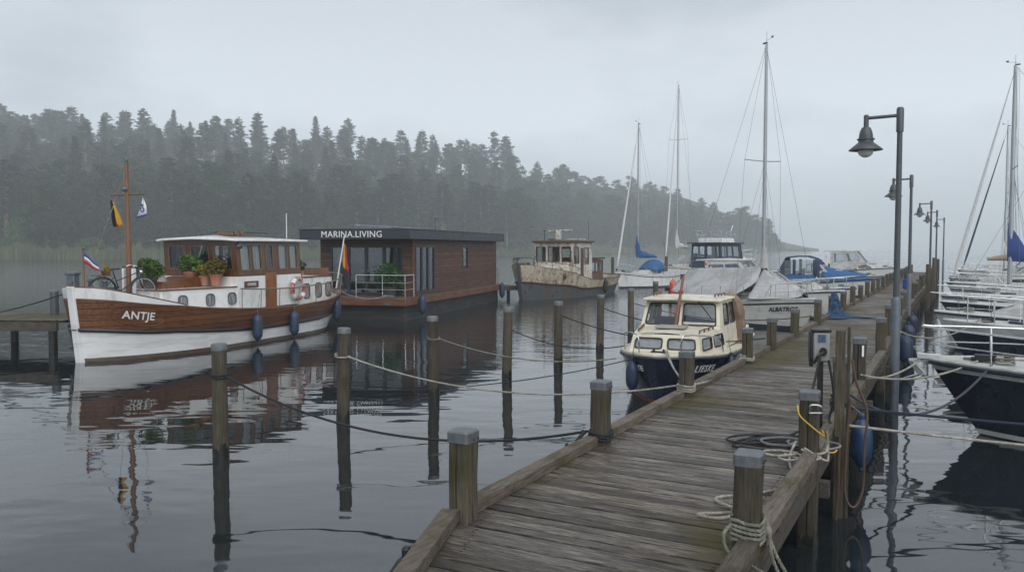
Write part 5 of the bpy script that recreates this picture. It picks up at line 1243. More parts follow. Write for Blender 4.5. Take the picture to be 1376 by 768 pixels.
    b = MB(); b.tube([mt, mt+Vector((0, 0, .45))], .006, 4); b.tube([mt+Vector((-.05, 0, .12)), mt+Vector((.32, 0, .16))], .006, 4); b.box(mt+Vector((.30, 0, .19)), (.10, .01, .07)); b.box(mt+Vector((-.08, 0, .03)), (.2, .06, .05)); b.build('wind_vane', M_black, mast)
    if jib is not None:
        b = MB(); ls = [foot.lerp(top, f) for f in (.03, .10, .3, .6, .92)]; b.tube(ls, [.03, .075, .07, .05, .022], 8); b.build('furled_jib', jib, e); b = MB(); b.lathe([(.09, 0), (.09, .03), (.05, .05), (.05, .14), (.09, .16), (.09, .19)], 10, foot); b.build('furling_drum', M_black, e)
    bz = boom_z or fb+1.15; bx = mx_-boom_l
    if boom is not None:
        b = MB(); b.tube([(mx_-.05, 0, bz), (bx, 0, bz+.05)], .05, 8); b.build('boom', M_alu, mast)
        rows = []; N = 11
        for i in range(N):
            f = i/(N-1); x = mx_+.12-(boom_l+.1)*f; hgt = .52*(1-f)**1.1+.20+.04*math.sin(i*1.7)+(1.05*max(0, 1-f*5)); wd = .10+.07*(1-f)
            if f < .06: wd = .13
            rows.append([Vector((x, wd*math.cos(a)*(.55 if math.sin(a) > .5 else 1), bz-.10+hgt*(.5+.5*math.sin(a)))) for a in [6.283*k/10 for k in range(10)]])
        b = MB(); b.loft(rows); b.build('sail_cover', boom, e, ang=60)
    if hood is not None:
        b = MB(); rows = []; xh = L*.33
        for i in range(7):
            f = i/6; x = xh+.9-1.15*f; hh = fb+.45+.72*math.sin(math.pi/2*min(1, f*1.25))
            rows.append([Vector((x+.12*(1-abs(math.cos(a))), B*.34*math.cos(a), fb+.28+(hh-fb-.28)*math.sin(a)**.7 if math.sin(a) > 0 else fb+.28)) for a in [math.pi*k/10 for k in range(11)]])
        b.grid(rows); o = b.build('spray_hood', hood, e); o.modifiers.new('cloth', 'SOLIDIFY').thickness = .012
    b = MB(); b.box((L*.83, 0, bowz*.96+.07), (.48, .48, .05), rot=Matrix.Rotation(R(-3), 3, 'Y')); b.build('fore_hatch', M_darkglass, e, bev=.02)
    b = MB(); c_ = Vector((L*.90, .18, bowz+.02)); b.tube([c_+Vector((.13*math.cos(a*.9), .11*math.sin(a*.9), .006*a)) for a in [i*.5 for i in range(44)]], .013, 5); b.build('coiled_line', M_ropek, e)
    pulpit(h, e)
    if lines: lifelines(h, e)
    return e, h
# blue-covered sloop by the rusty boat
sb1, H1 = sailboat('white sloop with bright blue sail cover and blue cockpit hood', 6.4, 2.6, .92, 1.2, mast_k=2.45, mast_h=12.2, jib=M_sailw, boom=M_sailblue, boom_l=2.2, boom_z=2.3, hood=M_sailblue)
bow_place(sb1, aty(827, 366, 60.)[:2], (-.76, -.65), 6.4)
sb2, H2 = sailboat('white yacht with grey sail cover and two pairs of spreaders beside the dark cabin cruiser', 9.6, 3.2, 1.15, 1.4, mast_k=3.2, mast_h=17.2, jib=M_sailw, boom=M_sailw, boom_l=3.3, boom_z=3.0, spreaders=2, hood=M_cover, stripem=M_stripe)
bow_place(sb2, aty(893, 362, 70.)[:2], (-.50, -.866), 9.6)
# covered sailing boat lettered on the bow
alb, HA = sailboat('white sailing boat lettered ALBATROS under a grey tarpaulin tent', 7.4, 2.6, .92, 1.14, hullm=M_pale, mast_k=2.67, mast_h=10.7, boom=None, cabin=True, lines=True, spreaders=1)
bow_place(alb, (10.78, 29.0), (.42, -.907), 7.4); bpy.context.view_layer.update(); ALM = alb.matrix_basis.copy()
hull_lettering('bow_lettering', 'ALBATROS', .21, M_stripe, alb, HA, .875, .74, -1, .014, bold=.008, space=1.05)
def tarp():
    e = empty('boat_cover', alb.location, alb.rotation_euler[2], 'grey tarpaulin tent stretched over the boom of the ALBATROS', 'boat cover')
    mx_ = 7.4-2.67
    for nm, xs, ridge, wds, foot in (('aft_sheet', [.10, .7, 1.4, 2.2, 3.0, 3.8, 4.5, mx_+.03], [2.02, 2.08, 2.12, 2.15, 2.17, 2.20, 2.30, 2.62], [.95, 1.1, 1.22, 1.3, 1.32, 1.25, 1.1, .30], [1.15, 1.08, 1.02, 1.0, 1.02, 1.08, 1.22, 1.7]), ('fore_sheet', [mx_-.05, mx_+.35, mx_+.8, mx_+1.3, mx_+1.8, mx_+2.1], [2.25, 1.98, 1.84, 1.66, 1.46, 1.36], [.40, 1.05, .98, .76, .48, .25], [1.45, 1.10, 1.08, 1.10, 1.14, 1.2])):
        rows = []
        for i, (x, rz, wd, ft) in enumerate(zip(xs, ridge, wds, foot)):
            row = []
            for j in range(13):
                t = j/6-1; a = abs(t)
                row.append(Vector((x, wd*t+.006*math.sin(i*2.3+j), rz-(rz-ft)*a**1.05-.045*math.sin(math.pi*a)*(.7+.3*math.sin(i*1.9+t))+.008*math.sin(i*2.6+j*1.1))))
            rows.append(row)
        rows = [[p for p in spline(r_, 3)] for r_ in rows]
        fine = list(zip(*[spline(list(c), 3) for c in zip(*rows)])); b = MB(); b.grid([list(r_) for r_ in fine]); o = b.build(nm, M_cover, e, ang=80); o.modifiers.new('cloth', 'SOLIDIFY').thickness = .01
    for sd in (1, -1):
        for x, wd in ((.7, 1.1), (2.2, 1.3), (3.8, 1.25), (5.6, .9)): b = MB(); b.tube([Vector((x, wd*sd, 1.1)), HA.P(x/7.4, .55, .03, sd)], .006, 4); b.build('tie_cord', M_ropew, e)
    b = MB(); b.tube([Vector((mx_+.02, 0, 2.2)), Vector((mx_+.02, 0, 3.0))], [.17, .08], 10); b.build('mast_collar', M_cover, e); return e
tarp()
# ------------------------------------------------------------------ motor boats
def motorboat(label, L=7, B=2.5, fb=.85, bowz=1.15, hullm=None, topm=None, style='cabin', canvas=None, stripe=None, rail=True, glass=None, name='motor_boat', cover=None, sh=0.):
    e = empty(name, label=label, cat='motor boat'); hullm = hullm or M_white; topm = topm or M_deckw; glass = glass or M_darkglass
    h = Hull(L, B, [(0, fb*.92), (.4, fb), (1, bowz)], Lw=L*.88, xs=.1, um=.42, tr=.90, p=2.0, q=.72, wl=.82, wtr=.80, flare=.55, stem=.03); S = h.S
    b = MB(); h.band(b, -.35, S, nv=6); b.build('hull', hullm, e)
    b = MB(); h.band(b, -.1, lambda u: .10, off=.006, nv=1); b.build('boot_stripe', M_stripe, e)
    if stripe: b = MB(); h.band(b, lambda u: S(u)-.30, lambda u: S(u)-.12, off=.006, nv=2); b.build('hull_stripe', stripe, e)
    b = MB(); h.rail(b, -.03, .035, .005); b.build('rubbing_strake', M_stripe, e)
    b = MB(); h.deck(b, 0., u0=.0, inset=.0, camber=.05); b.build('deck', topm, e)
    xa, xb = L*(.40+sh), L*(.86+sh*.4); wa, wb = B*.40, B*.13; z0 = fb-.04; z1 = fb+.50
    b = MB(); bo = [(xa, -wa), (xb, -wb), (xb, wb), (xa, wa)]; house(b, [Vector((x, y, z0+.05*(x > xa))) for x, y in bo], [Vector(p) for p in ((xa, -wa*.86, z1), (xb-1.0, -wb*1.3, z1-.06), (xb-1.0, wb*1.3, z1-.06), (xa, wa*.86, z1))]); b.build('fore_cabin', topm, e, bev=.07)
    for sd in (1, -1):
        q = Quad((xb, wb, z0+.05), (xa, wa, z0), (xa, wa*.86, z1), (xb-1.0, wb*1.3, z1-.06)) if sd > 0 else Quad((xa, -wa, z0), (xb, -wb, z0+.05), (xb-1.0, -wb*1.3, z1-.06), (xa, -wa*.86, z1))
        for u0, u1 in (((.46, .68), (.72, .93)) if sd > 0 else ((.07, .28), (.32, .54))): window(q, (u0, u1, .40, .80), e, M_black, glass, .03, .07, .018, -.006, name='cabin_window')
    # windscreen / wheelhouse
    x0, x1 = L*(.18+sh*.8), L*(.50+sh); wt = B*.38; zt = fb+(1.45 if style != 'low' else 1.0)
    bo = [Vector((x1, -wt*.9, z1-.03)), Vector((x1, wt*.9, z1-.03)), Vector((x0, wt, fb)), Vector((x0, -wt, fb))]
    if style in ('cabin', 'canopy', 'low'):
        sl_ = .75 if style != 'canopy' else .55; ht = zt if style != 'canopy' else fb+1.0
        tp = [Vector((x1-sl_, -wt*.78, ht)), Vector((x1-sl_, wt*.78, ht)), Vector((x0 if style == 'cabin' else x1-1.3, wt*.84, ht-.02)), Vector((x0 if style == 'cabin' else x1-1.3, -wt*.84, ht-.02))]
        if style != 'cabin': bo[2] = Vector((x1-1.3, wt, z1-.4)); bo[3] = Vector((x1-1.3, -wt, z1-.4))
        fq = Quad(bo[0], bo[1], tp[1], tp[0]); pq = Quad(bo[1], bo[2], tp[2], tp[1]); sq_ = Quad(bo[3], bo[0], tp[0], tp[3])
        lo = .12 if style != 'cabin' else .30; hs = {0: [(.05, .48, .12, .90), (.52, .95, .12, .90)], 1: [(.10, .46, lo+.1, .88), (.52, .93, lo+.12, .88)], 2: [(.07, .48, lo+.12, .88), (.54, .90, lo+.1, .88)]}
        b = MB()
        for k, q in enumerate((fq, pq, sq_)): holed_wall(b, q, hs[k], .03)
        b.build('windscreen_frame', topm, e, smooth=False)
        for k, q in enumerate((fq, pq, sq_)):
            for hh in hs[k]: window(q, hh, e, M_cap, M_glass, .025, .04, .012, .02, name='windscreen')
        if style == 'cabin': slab('cabin_roof', [(tp[0].x+.12, -wt*.8), (tp[0].x+.16, 0), (tp[0].x+.12, wt*.8), (x0-.5, wt*.88), (x0-.5, -wt*.88)], lambda x, y: ht, .06, topm, e, .015, .06)
    if style == 'canopy':
        xs = [x1-.45, x1-.75, x1-1.2, x0+.3, x0-.3, x0-.75]; zs = [fb+1.0, fb+1.28, fb+1.42, fb+1.42, fb+1.34, fb+.35]; M_c = canvas or M_sailnavy
        b = MB()
        def arch(x, z, w_=1.): return [Vector((x, w_*wt*.98*math.cos(a)/max(abs(math.cos(a)), abs(math.sin(a)))**.75, fb+.02+(z-fb)*max(0, math.sin(a))/max(abs(math.cos(a)), abs(math.sin(a)))**.75)) for a in [math.pi*k/14 for k in range(15)]]
        rows = [arch(x, z) for x, z in zip(xs, zs)]
        b.grid([r_[4:11] for r_ in rows]); 
        for sd in (0, 1):
            for i in (0, 2, 3, 4):
                seg = [rows[i], rows[i+1]]; b.grid([[r_[j if sd == 0 else 14-j] for j in range(0, 5)] for r_ in seg][:2]) if i in (0, 4) else None
            for x in (xs[1], xs[3]):
                w_ = arch(x, zs[1]); p = [Vector((x+dx, (1 if sd == 0 else -1)*wt*.985, z)) for z in (fb, fb+1.2) for dx in (-.09, .09)]; b.add(p, [(0, 1, 3, 2)])
        o = b.build('canopy', M_c, e, ang=60); o.modifiers.new('cloth', 'SOLIDIFY').thickness = .012
        g_ = MB()
        for sd in (1, -1): g_.add([Vector((xs[1], sd*wt*.96, fb+.25)), Vector((xs[4], sd*wt*.96, fb+.25)), Vector((xs[4], sd*wt*.9, fb+1.15)), Vector((xs[1], sd*wt*.9, fb+1.15))], [(0, 1, 2, 3)])
        g_.build('canopy_window', M_glass, e)
        b = MB()
        for sd in (1, -1): b.grid([[Vector((xs[1]+(xs[4]-xs[1])*i/6, sd*wt*1.0, fb-.04)), Vector((xs[1]+(xs[4]-xs[1])*i/6, sd*wt*.99, fb+.27))] for i in range(7)])
        b.build('canopy_skirt', cover or M_c, e)
    if cover is not None:
        rows = []
        for i in range(9):
            f = i/8; u = .52+.36*f; z = S(u); row = []
            for j in range(9):
                t = j/4-1; p = h.P(u, z, .02, 1); row.append(Vector((p.x, p.y*t, z-.16*abs(t)**6+.10+.62*(1-f)*(1-abs(t)**2.4)+.02*math.sin(i*2+j*1.7))))
            rows.append(row)
        b = MB(); b.grid(rows); o = b.build('bow_cover', cover, e, ang=80); o.modifiers.new('cloth', 'SOLIDIFY').thickness = .01
    b = MB(); b.box((L*.76, 0, z1+.02), (.46, .46, .05)); b.build('fore_hatch', M_darkglass, e, bev=.02)
    b = MB()
    for sd in (1, -1): b.tube([(L*.50, sd*B*.26, z1+.06), (L*.68, sd*B*.20, z1+.05)], .014, 5); b.tube([(L*.50, sd*B*.26, z1-.02), (L*.50, sd*B*.26, z1+.06)], .012, 5); b.tube([(L*.68, sd*B*.20, z1-.03), (L*.68, sd*B*.20, z1+.05)], .012, 5)
    b.build('grab_rails', M_steel, e)
    b = MB(); rope_c = Vector((L*.88, B*.07, bowz+.03)); b.tube([rope_c+Vector((.13*math.cos(a*.9)*(1+.15*math.sin(a)), .11*math.sin(a*.9), .006*a)) for a in [i*.5 for i in range(44)]], .013, 5); b.build('coiled_line', M_ropeg, e)
    if rail: pulpit(h, e, .50, .56, n=4, name='bow_rail', rails=(1.,))
    b = MB(); b.box((L*.93, 0, bowz+.05), (.28, .07, .06)); b.box((L*.06, B*.33, fb+.03), (.22, .05, .06)); b.box((L*.06, -B*.33, fb+.03), (.22, .05, .06)); b.build('cleat', M_cap, e, bev=.015)
    return e, h
JH = JV                                        # left boats lie with their bows to the jetty
mA, hA_ = motorboat('white motor boat with raked windscreen and steel bow rail just behind the ALBATROS', 7.0, 2.5, .95, 1.2); bow_place(mA, jt(36.2, -4.0)[:2], (.80, -.60), 7.0)
mB, hB_ = motorboat('low white motor boat moored between the windscreen boat and the blue one', 6.2, 2.3, .85, 1.1, style='low'); bow_place(mB, jt(41.5, -4.1)[:2], (.84, -.54), 6.2)
mC, hC_ = motorboat('white motor boat with bright blue bow cover and navy canvas canopy', 6.8, 2.6, 1.05, 1.3, style='canopy', canvas=M_sailnavy, cover=M_sailblue, rail=False, stripe=M_sailblue, sh=.06); bow_place(mC, jt(54., -3.9)[:2], (.86, -.51), 6.8)
mD, hD_ = motorboat('tall white cabin cruiser near the far end of the jetty, left side', 7.2, 2.7, 1.25, 1.5, style='cabin', sh=.22); bow_place(mD, jt(68, -3.9)[:2], (.87, -.49), 7.2)
mE, hE_ = motorboat('small white motor boat half hidden behind the far left posts', 6.4, 2.3, .9, 1.15, style='low'); bow_place(mE, jt(76, -3.9)[:2], (.8789, -.477), 6.4)
# ------------------------------------------------------------------ dark cabin cruiser with flybridge
def cruiser():
    e = empty('cabin_cruiser', label='white cabin cruiser with dark wheelhouse and railed flybridge', cat='motor boat')
    L = 11; h = Hull(L, 3.6, [(0, 1.15), (.4, 1.2), (1, 2.0)], Lw=9.8, xs=.1, um=.45, tr=.9, p=2., q=.7, wl=.82, wtr=.8, flare=.55); S = h.S
    b = MB(); h.band(b, -.35, S, nv=6); b.build('hull', M_white, e)
    b = MB(); h.rail(b, -.05, .05, .01); b.build('rubbing_strake', M_stripe, e)
    b = MB(); h.deck(b, 0., inset=.0); b.build('deck', M_deckw, e)
    b = MB(); house(b, [Vector(p) for p in ((5.6, -1.4, 1.15), (9., -.6, 1.5), (9., .6, 1.5), (5.6, 1.4, 1.15))], [Vector(p) for p in ((5.6, -1.3, 2.1), (8., -.6, 2.1), (8., .6, 2.1), (5.6, 1.3, 2.1))]); b.build('fore_cabin', M_white, e, bev=.08)
    z0, z1 = 1.1, 3.35; bo = [Vector((6.2, -1.4, z0)), Vector((6.2, 1.4, z0)), Vector((1.4, 1.5, z0)), Vector((1.4, -1.5, z0))]; tp = [Vector((5.6, -1.3, z1)), Vector((5.6, 1.3, z1)), Vector((1.4, 1.4, z1)), Vector((1.4, -1.4, z1))]
    qs = [Quad(bo[i], bo[(i+1) % 4], tp[(i+1) % 4], tp[i]) for i in range(4)]; hs = [[(.06, .34, .5, .92), (.37, .63, .5, .92), (.66, .94, .5, .92)], [(.16, .42, .46, .9), (.46, .68, .46, .9), (.73, .95, .46, .9)], [(.06, .46, .46, .9), (.54, .94, .1, .9)], [(.05, .27, .46, .9), (.32, .54, .46, .9), (.58, .84, .46, .9)]]
    b = MB()
    for q, hh in zip(qs, hs): holed_wall(b, q, hh, .04)
    b.build('wheelhouse', M_sailnavy, e, smooth=False)
    for q, hh in zip(qs, hs):
        for x in hh: window(q, x, e, M_black, M_glass, .03, .05, .012, .02, name='wheelhouse_window')
    rf = slab('wheelhouse_roof', [(6.0, -1.45), (6.1, 0), (6.0, 1.45), (.9, 1.6), (.9, -1.6)], lambda x, y: z1, .12, M_stripe, e, .02)
    b = MB(); house(b, [Vector(p) for p in ((4.8, -1.1, 3.47), (4.8, 1.1, 3.47), (2.2, 1.2, 3.47), (2.2, -1.2, 3.47))], [Vector(p) for p in ((4.6, -1.1, 3.85), (4.6, 1.1, 3.85), (2.2, 1.2, 3.85), (2.2, -1.2, 3.85))]); b.build('flybridge', M_white, rf, bev=.05)
    b = MB()
    for z in (4.15, 4.5): b.tube([(4.6, -1.15, z), (4.6, 1.15, z), (2.0, 1.25, z), (2.0, -1.25, z)], .03, 6, closed=True)
    for x in (2.0, 2.9, 3.8, 4.6):
        for y in (-1.2, 1.2): b.tube([(x, y, 3.8), (x, y, 4.5)], .025, 5)
    b.tube([(4.6, -.8, 4.5), (4.9, -.8, 5.0)], .03, 5); b.tube([(3., .6, 4.5), (3., .6, 5.2)], .02, 5); b.build('flybridge_rail', M_steel, rf)
    pulpit(h, e, .75, .52, n=6, r=.02, name='bow_rail', rails=(1., .5))
    lifelines(h, e, .03, .5, 4, .7)
    bow_place(e, aty(1012, 352, 80)[:2], (.66, .75), L); return e, h
cru, CRH = cruiser(); bpy.context.view_layer.update()
lifebuoy(cru.matrix_basis @ Vector((.05, -1.0, 1.55)), cru.rotation_euler[2]+1.57, 'orange lifebuoy at the stern of the dark cabin cruiser', .33, [M_orange])
# ------------------------------------------------------------------ navy and cream cabin boat
M_cream = mk('cream_paint', (.66, .615, .50), .05, 4, .42, dirt=(.36, .31, .22), dirt_amt=.22, dirt_scale=3.5)
M_canvasb = mk('brown_canvas', (.20, .135, .10), .3, 6, .9, dirt=(.27, .20, .15), dirt_amt=.3)
def navyboat():
    e = empty('cabin_boat', label='small navy hulled cabin boat with cream cabin, curtained windows and rolled brown canvas', cat='motor boat')
    L, Lw = 6.5, 6.25; K = L
    h = Hull(L, 2.42, [(0, .74), (.4, .74), (.75, .80), (1, .90)], Lw=Lw, xs=.15, um=.5, tr=.86, p=2.6, q=.58, wl=.80, wtr=.78, flare=.6, stem=.04, qw=.9); S = h.S
    b = MB(); h.band(b, -.35, lambda u: S(u)-.03, nv=6); b.build('hull', M_navy, e)
    b = MB(); h.band(b, -.1, lambda u: .07, off=.006, nv=1); b.build('boot_top', mk('red_boot_top', (.13, .035, .03), .3, 4, .5), e)
    b = MB(); h.rail(b, -.02, .032, .004); b.build('rubbing_strake', M_stripe, e)
    b = MB(); h.rail(b, .03, .035, -.03); h.deck(b, .035, inset=.03, camber=.03); b.build('deck', M_cream, e, ang=60)
    hull_lettering('bow_lettering', 'LIESKE', .19, M_text, e, h, .86, .60, 1, .010, shear=.25, space=1.25, bold=.003)
    hull_lettering('bow_lettering', 'OBERNTE', .15, M_text, e, h, .945, .64, -1, .010, bold=.002)
    # low fore cabin
    k0, k1 = .85, 2.45; z0 = .86
    bo = [(K-k1, -.98), (K-k0-.35, -.80), (K-k0, -.50), (K-k0, .50), (K-k0-.35, .80), (K-k1, .98)]; tp = [(K-k1, -.90), (K-k0-.45, -.72), (K-k0-.15, -.46), (K-k0-.15, .46), (K-k0-.45, .72), (K-k1, .90)]
    B3 = [Vector((x, y, z0-.03)) for x, y in bo]; T3 = [Vector((x, y, 1.24+.03*(x < K-1.5))) for x, y in tp]
    front = Quad(Vector((K-k0, -.72, z0)), Vector((K-k0, .72, z0)), Vector((K-k0-.15, .66, 1.24)), Vector((K-k0-.15, -.66, 1.24)))
    B3 = [Vector((K-k1, -.98, z0-.03)), Vector((K-k0, -.72, z0-.03)), Vector((K-k0, .72, z0-.03)), Vector((K-k1, .98, z0-.03))]; T3 = [Vector((K-k1, -.90, 1.27)), Vector((K-k0-.15, -.66, 1.24)), Vector((K-k0-.15, .66, 1.24)), Vector((K-k1, .90, 1.27))]
    ps = Quad(B3[2], B3[3], T3[3], T3[2]); ss = Quad(B3[0], B3[1], T3[1], T3[0])
    HF = [(.06, .46, .25, .80), (.54, .94, .25, .80)]; HP = [(.10, .46, .25, .80), (.54, .92, .25, .80)]; HSb = [(.08, .46, .25, .80), (.54, .90, .25, .80)]
    b = MB()
    for q, hs in ((front, HF), (ps, HP), (ss, HSb)): holed_wall(b, q, hs, .035)
    b.add(T3+[(T3[0]+T3[3])/2+Vector((0, 0, .05)), (T3[1]+T3[2])/2+Vector((0, 0, .03))], [(0, 1, 5, 4), (4, 5, 2, 3)]); b.build('fore_cabin', M_cream, e, smooth=False)
    for q, hs in ((front, HF), (ps, HP), (ss, HSb)):
        for hh in hs: window(q, hh, e, M_rubber, M_glass, .028, .06, .012, .02, name='cabin_window', curtain=M_curt)
    # wheelhouse with wide windscreen
    k2, k3 = 2.30, 4.05; z2 = 1.24; z3 = 1.84
    bo = [Vector((K-k2, -.86, z2)), Vector((K-k2, .86, z2)), Vector((K-k3, .98, .84)), Vector((K-k3, -.98, .84))]; tp = [Vector((K-k2-.30, -.78, z3)), Vector((K-k2-.30, .78, z3)), Vector((K-k3, .86, z3)), Vector((K-k3, -.86, z3))]
    fq = Quad(*[bo[0], bo[1], tp[1], tp[0]]); pq = Quad(bo[1], Vector((K-k3, .95, z2)), tp[2], tp[1]); sq_ = Quad(Vector((K-k3, -.95, z2)), bo[0], tp[0], tp[3])
    hs = [[(.05, .475, .12, .88), (.525, .95, .12, .88)], [(.22, .52, .12, .86), (.58, .88, .12, .86)], [(.12, .42, .12, .86), (.48, .78, .12, .86)]]
    b = MB()
    for q, hh in zip((fq, pq, sq_), hs): holed_wall(b, q, hh, .035)
    for sd in (1, -1): b.add([Vector((K-k2, sd*.90, .84)), Vector((K-k3, sd*.98, .84)), Vector((K-k3, sd*.95, z2)), Vector((K-k2, sd*.86, z2))], [(0, 1, 2, 3)] if sd > 0 else [(3, 2, 1, 0)])
    b.build('wheelhouse', M_cream, e, smooth=False)
    for q, hh in zip((fq, pq, sq_), hs):
        for x in hh: window(q, x, e, M_rubber, M_glass, .028, .06, .012, .02, name='windscreen')
    b = MB(); b.box((K-3.0, 0, .9), (1.6, 1.5, .04)); b.box((K-3.3, -.5, 1.15), (.4, .5, .5)); b.box((K-2.6, .4, 1.2), (.3, .6, .2)); b.build('interior', M_floor, e)
    rf = slab('wheelhouse_roof', [(K-k2-.12, -.84), (K-k2-.06, 0), (K-k2-.12, .84), (K-k3-.12, .93), (K-k3-.12, -.93)], lambda x, y: z3-.02*(abs(y) > .5), .05, M_cream, e, .015, .07)
    M_teak = varnish('teak_grab', (.16, .085, .05), (5, 9, 9), 0, .6, 0)
    def grab(p, q):
        b = MB(); p, q = Vector(p), Vector(q); b.bar(p+Vector((0, 0, .05)), q+Vector((0, 0, .05)), .03, .022)
        for f in (.02, .35, .65, .98): b.box(p.lerp(q, f)+Vector((0, 0, .02)), (.05, .03, .05))
        return b.build('grab_rail', M_teak, e, bev=.005)
    grab((K-1.25, .62, 1.26), (K-2.15, .74, 1.28)); grab((K-1.25, -.62, 1.26), (K-2.15, -.74, 1.28)); grab((K-2.75, .66, z3+.07), (K-3.6, .74, z3+.07)); grab((K-2.7, -.66, z3+.07), (K-3.7, -.74, z3+.07))
    b = MB(); b.box((K-1.75, -.05, 1.33), (.42, .62, .05)); b.build('roof_hatch', mk('hatch_grey', (.30, .29, .27), .2, 6, .6), e, bev=.015)
    b = MB(); b.tube([(K-1.95, -.02, 1.30), (K-2.5, .03, 2.35)], [.038, .030], 10); b.box((K-2.33, .01, 2.02), (.08, .10, .07)); b.build('folding_mast', mk('red_brown_spar', (.20, .075, .045), .25, 7, .55), e, ang=50)
    b = MB(); b.bar(fq.p(.72, .95, .03), fq.p(.90, .35, .03), .015, .012); b.build('wiper', M_rubber, e)
    # rolled brown canvas at the back of the wheelhouse, cockpit
    for sd in (1, -1):
        b = MB(); b.tube(spline([(K-k3-.10, sd*.96, .78), (K-k3-.05, sd*.98, 1.2), (K-k3+.05, sd*.92, 1.7), (K-k3-.02, sd*.72, 1.88)], 5), [.13, .15, .13, .16, .14, .17, .15, .16, .17, .15, .16, .14, .13, .14, .12, .10], 10); b.build('rolled_canvas', M_canvasb, e)
    b = MB()
    for sd in (1, -1): b.box((K-5.2, sd*.86, .90), (2.2, .14, .26))
    b.box((.25, 0, .90), (.14, 1.7, .26)); b.build('cockpit_coaming', M_cream, e, bev=.04)
    b = MB(); b.box((1.3, 0, .72), (2.0, 1.6, .04)); b.build('cockpit_floor', M_floor, e)
    # bow rails
    for sd in (1, -1):
        b = MB()
        if sd > 0: pts = [h.P(.955, S(.955)+.02, -.06, sd), h.P(.955, S(.955)+.32, -.05, sd), h.P(.94, S(.94)+.42, -.06, sd), h.P(.84, S(.84)+.40, -.06, sd), h.P(.78, S(.78)+.32, -.06, sd), h.P(.75, S(.75)+.02, -.06, sd)]
        else: pts = [h.P(.975, S(.975)+.02, -.04, sd), h.P(.975, S(.975)+.36, -.04, sd), h.P(.955, S(.955)+.43, -.05, sd), h.P(.90, S(.90)+.42, -.06, sd), h.P(.875, S(.875)+.34, -.06, sd), h.P(.865, S(.865)+.02, -.06, sd)]
        b.tube(spline(pts, 4), .014, 7); b.build('bow_rail', M_steel, e)
    b = MB(); b.box((K-.42, .0, .955), (.10, .30, .03)); b.lathe([(.025, .93), (.025, 1.0), (.035, 1.01)], 8, (K-.42, .10, 0)); b.lathe([(.025, .93), (.025, 1.0), (.035, 1.01)], 8, (K-.42, -.10, 0)); b.build('mooring_bitts', M_rubber, e)
    bow_place(e, (2.68, 15.42), (-.40, -.9165), L); return e, h, K
nv, NH, NK = navyboat(); bpy.context.view_layer.update(); NM = nv.matrix_basis.copy()
fender(NM @ NH.P(.962, .50, .13, -1), .58, .125, M_blue, 'blue fender at the bow of the navy cabin boat, away from the jetty', NM @ NH.P(.962, 1.2, -.05, -1), 'blue fenders on the navy cabin boat')
fender(NM @ NH.P(.72, .56, .12, 1), .44, .115, M_blue, 'blue fender between the navy cabin boat and the jetty', NM @ NH.P(.72, 1.1, -.05, 1), 'blue fenders on the navy cabin boat')
bitt = NM @ Vector((NK-.42, .12, 1.0)); L3 = jt(11.28, TL+.135)
rope('mooring_rope', sagline(bitt, L3+Vector((-.06, .11, 1.12)), .05, 10), .014, M_ropew, 'pale double rope from the navy bow bitts to the left kerb post', group='mooring ropes')
rope('mooring_rope', sagline(bitt+Vector((.04, 0, 0)), L3+Vector((-.03, .11, 1.08)), .08, 10), .014, M_ropew, 'second pale rope from the navy bow bitts to the left kerb post', group='mooring ropes')
rope('mooring_rope', sagline(L3+Vector((.08, .09, 1.02)), jt(15.05, TL+.05, .98), .10, 12), .016, M_ropew, 'pale rope along the kerb between two left posts beside the navy boat', group='mooring ropes')
random.seed(14)
wrap(L3, .112, .955, 3.3, .035, .015, M_ropew, 'pale rope wound round the left kerb post before the navy boat', strands=True)
wrap(jt(8.11, TL+.135), .112, .93, 3., .03, .015, M_ropek, 'black rope wound round the foot of a left kerb post')
wrap(jt(15.12, TL+.135), .112, .93, 2.5, .034, .015, M_ropew, 'pale rope wound round the post beside the cream cabin side windows')
rope('rope_tail', spline([jt(8.05, TL-.02, 1.0), jt(7.95, TL-.08, .9), jt(7.85, TL-.1, .72), jt(7.9, TL-.12, .6), jt(7.8, TL-.1, .75), jt(7.7, TL-.08, .93)], 6), .02, M_ropek, 'frayed black rope end hanging beside the left kerb')
fender(jt(4.62, TL+.10, .50), .62, .14, mk('dark_fender', (.014, .018, .028), .2, 6, .5), 'dark fender mostly hidden below the near left kerb', jt(4.8, TL+.22, .93), 'dark fenders under the jetty kerb')
# ------------------------------------------------------------------ right side of the jetty: bows towards the boards
RH = -JV
def rplace(e, s, t, L, dh=0.): 
    d = Vector((RH.x*math.cos(dh)-RH.y*math.sin(dh), RH.x*math.sin(dh)+RH.y*math.cos(dh), 0)); p = jt(s, t); bow_place(e, (p.x, p.y), (d.x, d.y), L)
M_boot2 = mk('white_boot_stripe', (.62, .62, .6), .05, 3, .4)
r1, HR1 = motorboat('nearest navy hulled boat on the right with white deck and steel bow rail', 9.0, 3.1, 1.0, 1.14, hullm=M_navy, style='low', rail=False); pulpit(HR1, r1, .50, .60, n=3, r=.017, name='bow_rail', rails=(1., .52)); rplace(r1, 15.0, -.36, 9.0, -.04)
b = MB(); HR1.band(b, .02, lambda u: .10, off=.012, nv=1); b.build('white_waterline', M_boot2, r1)
b = MB(); HR1.band(b, lambda u: HR1.S(u)-.13, lambda u: HR1.S(u)+.03, off=.010, nv=1); HR1.rail(b, .03, .03, -.0); b.build('white_gunwale', M_deckw, r1)
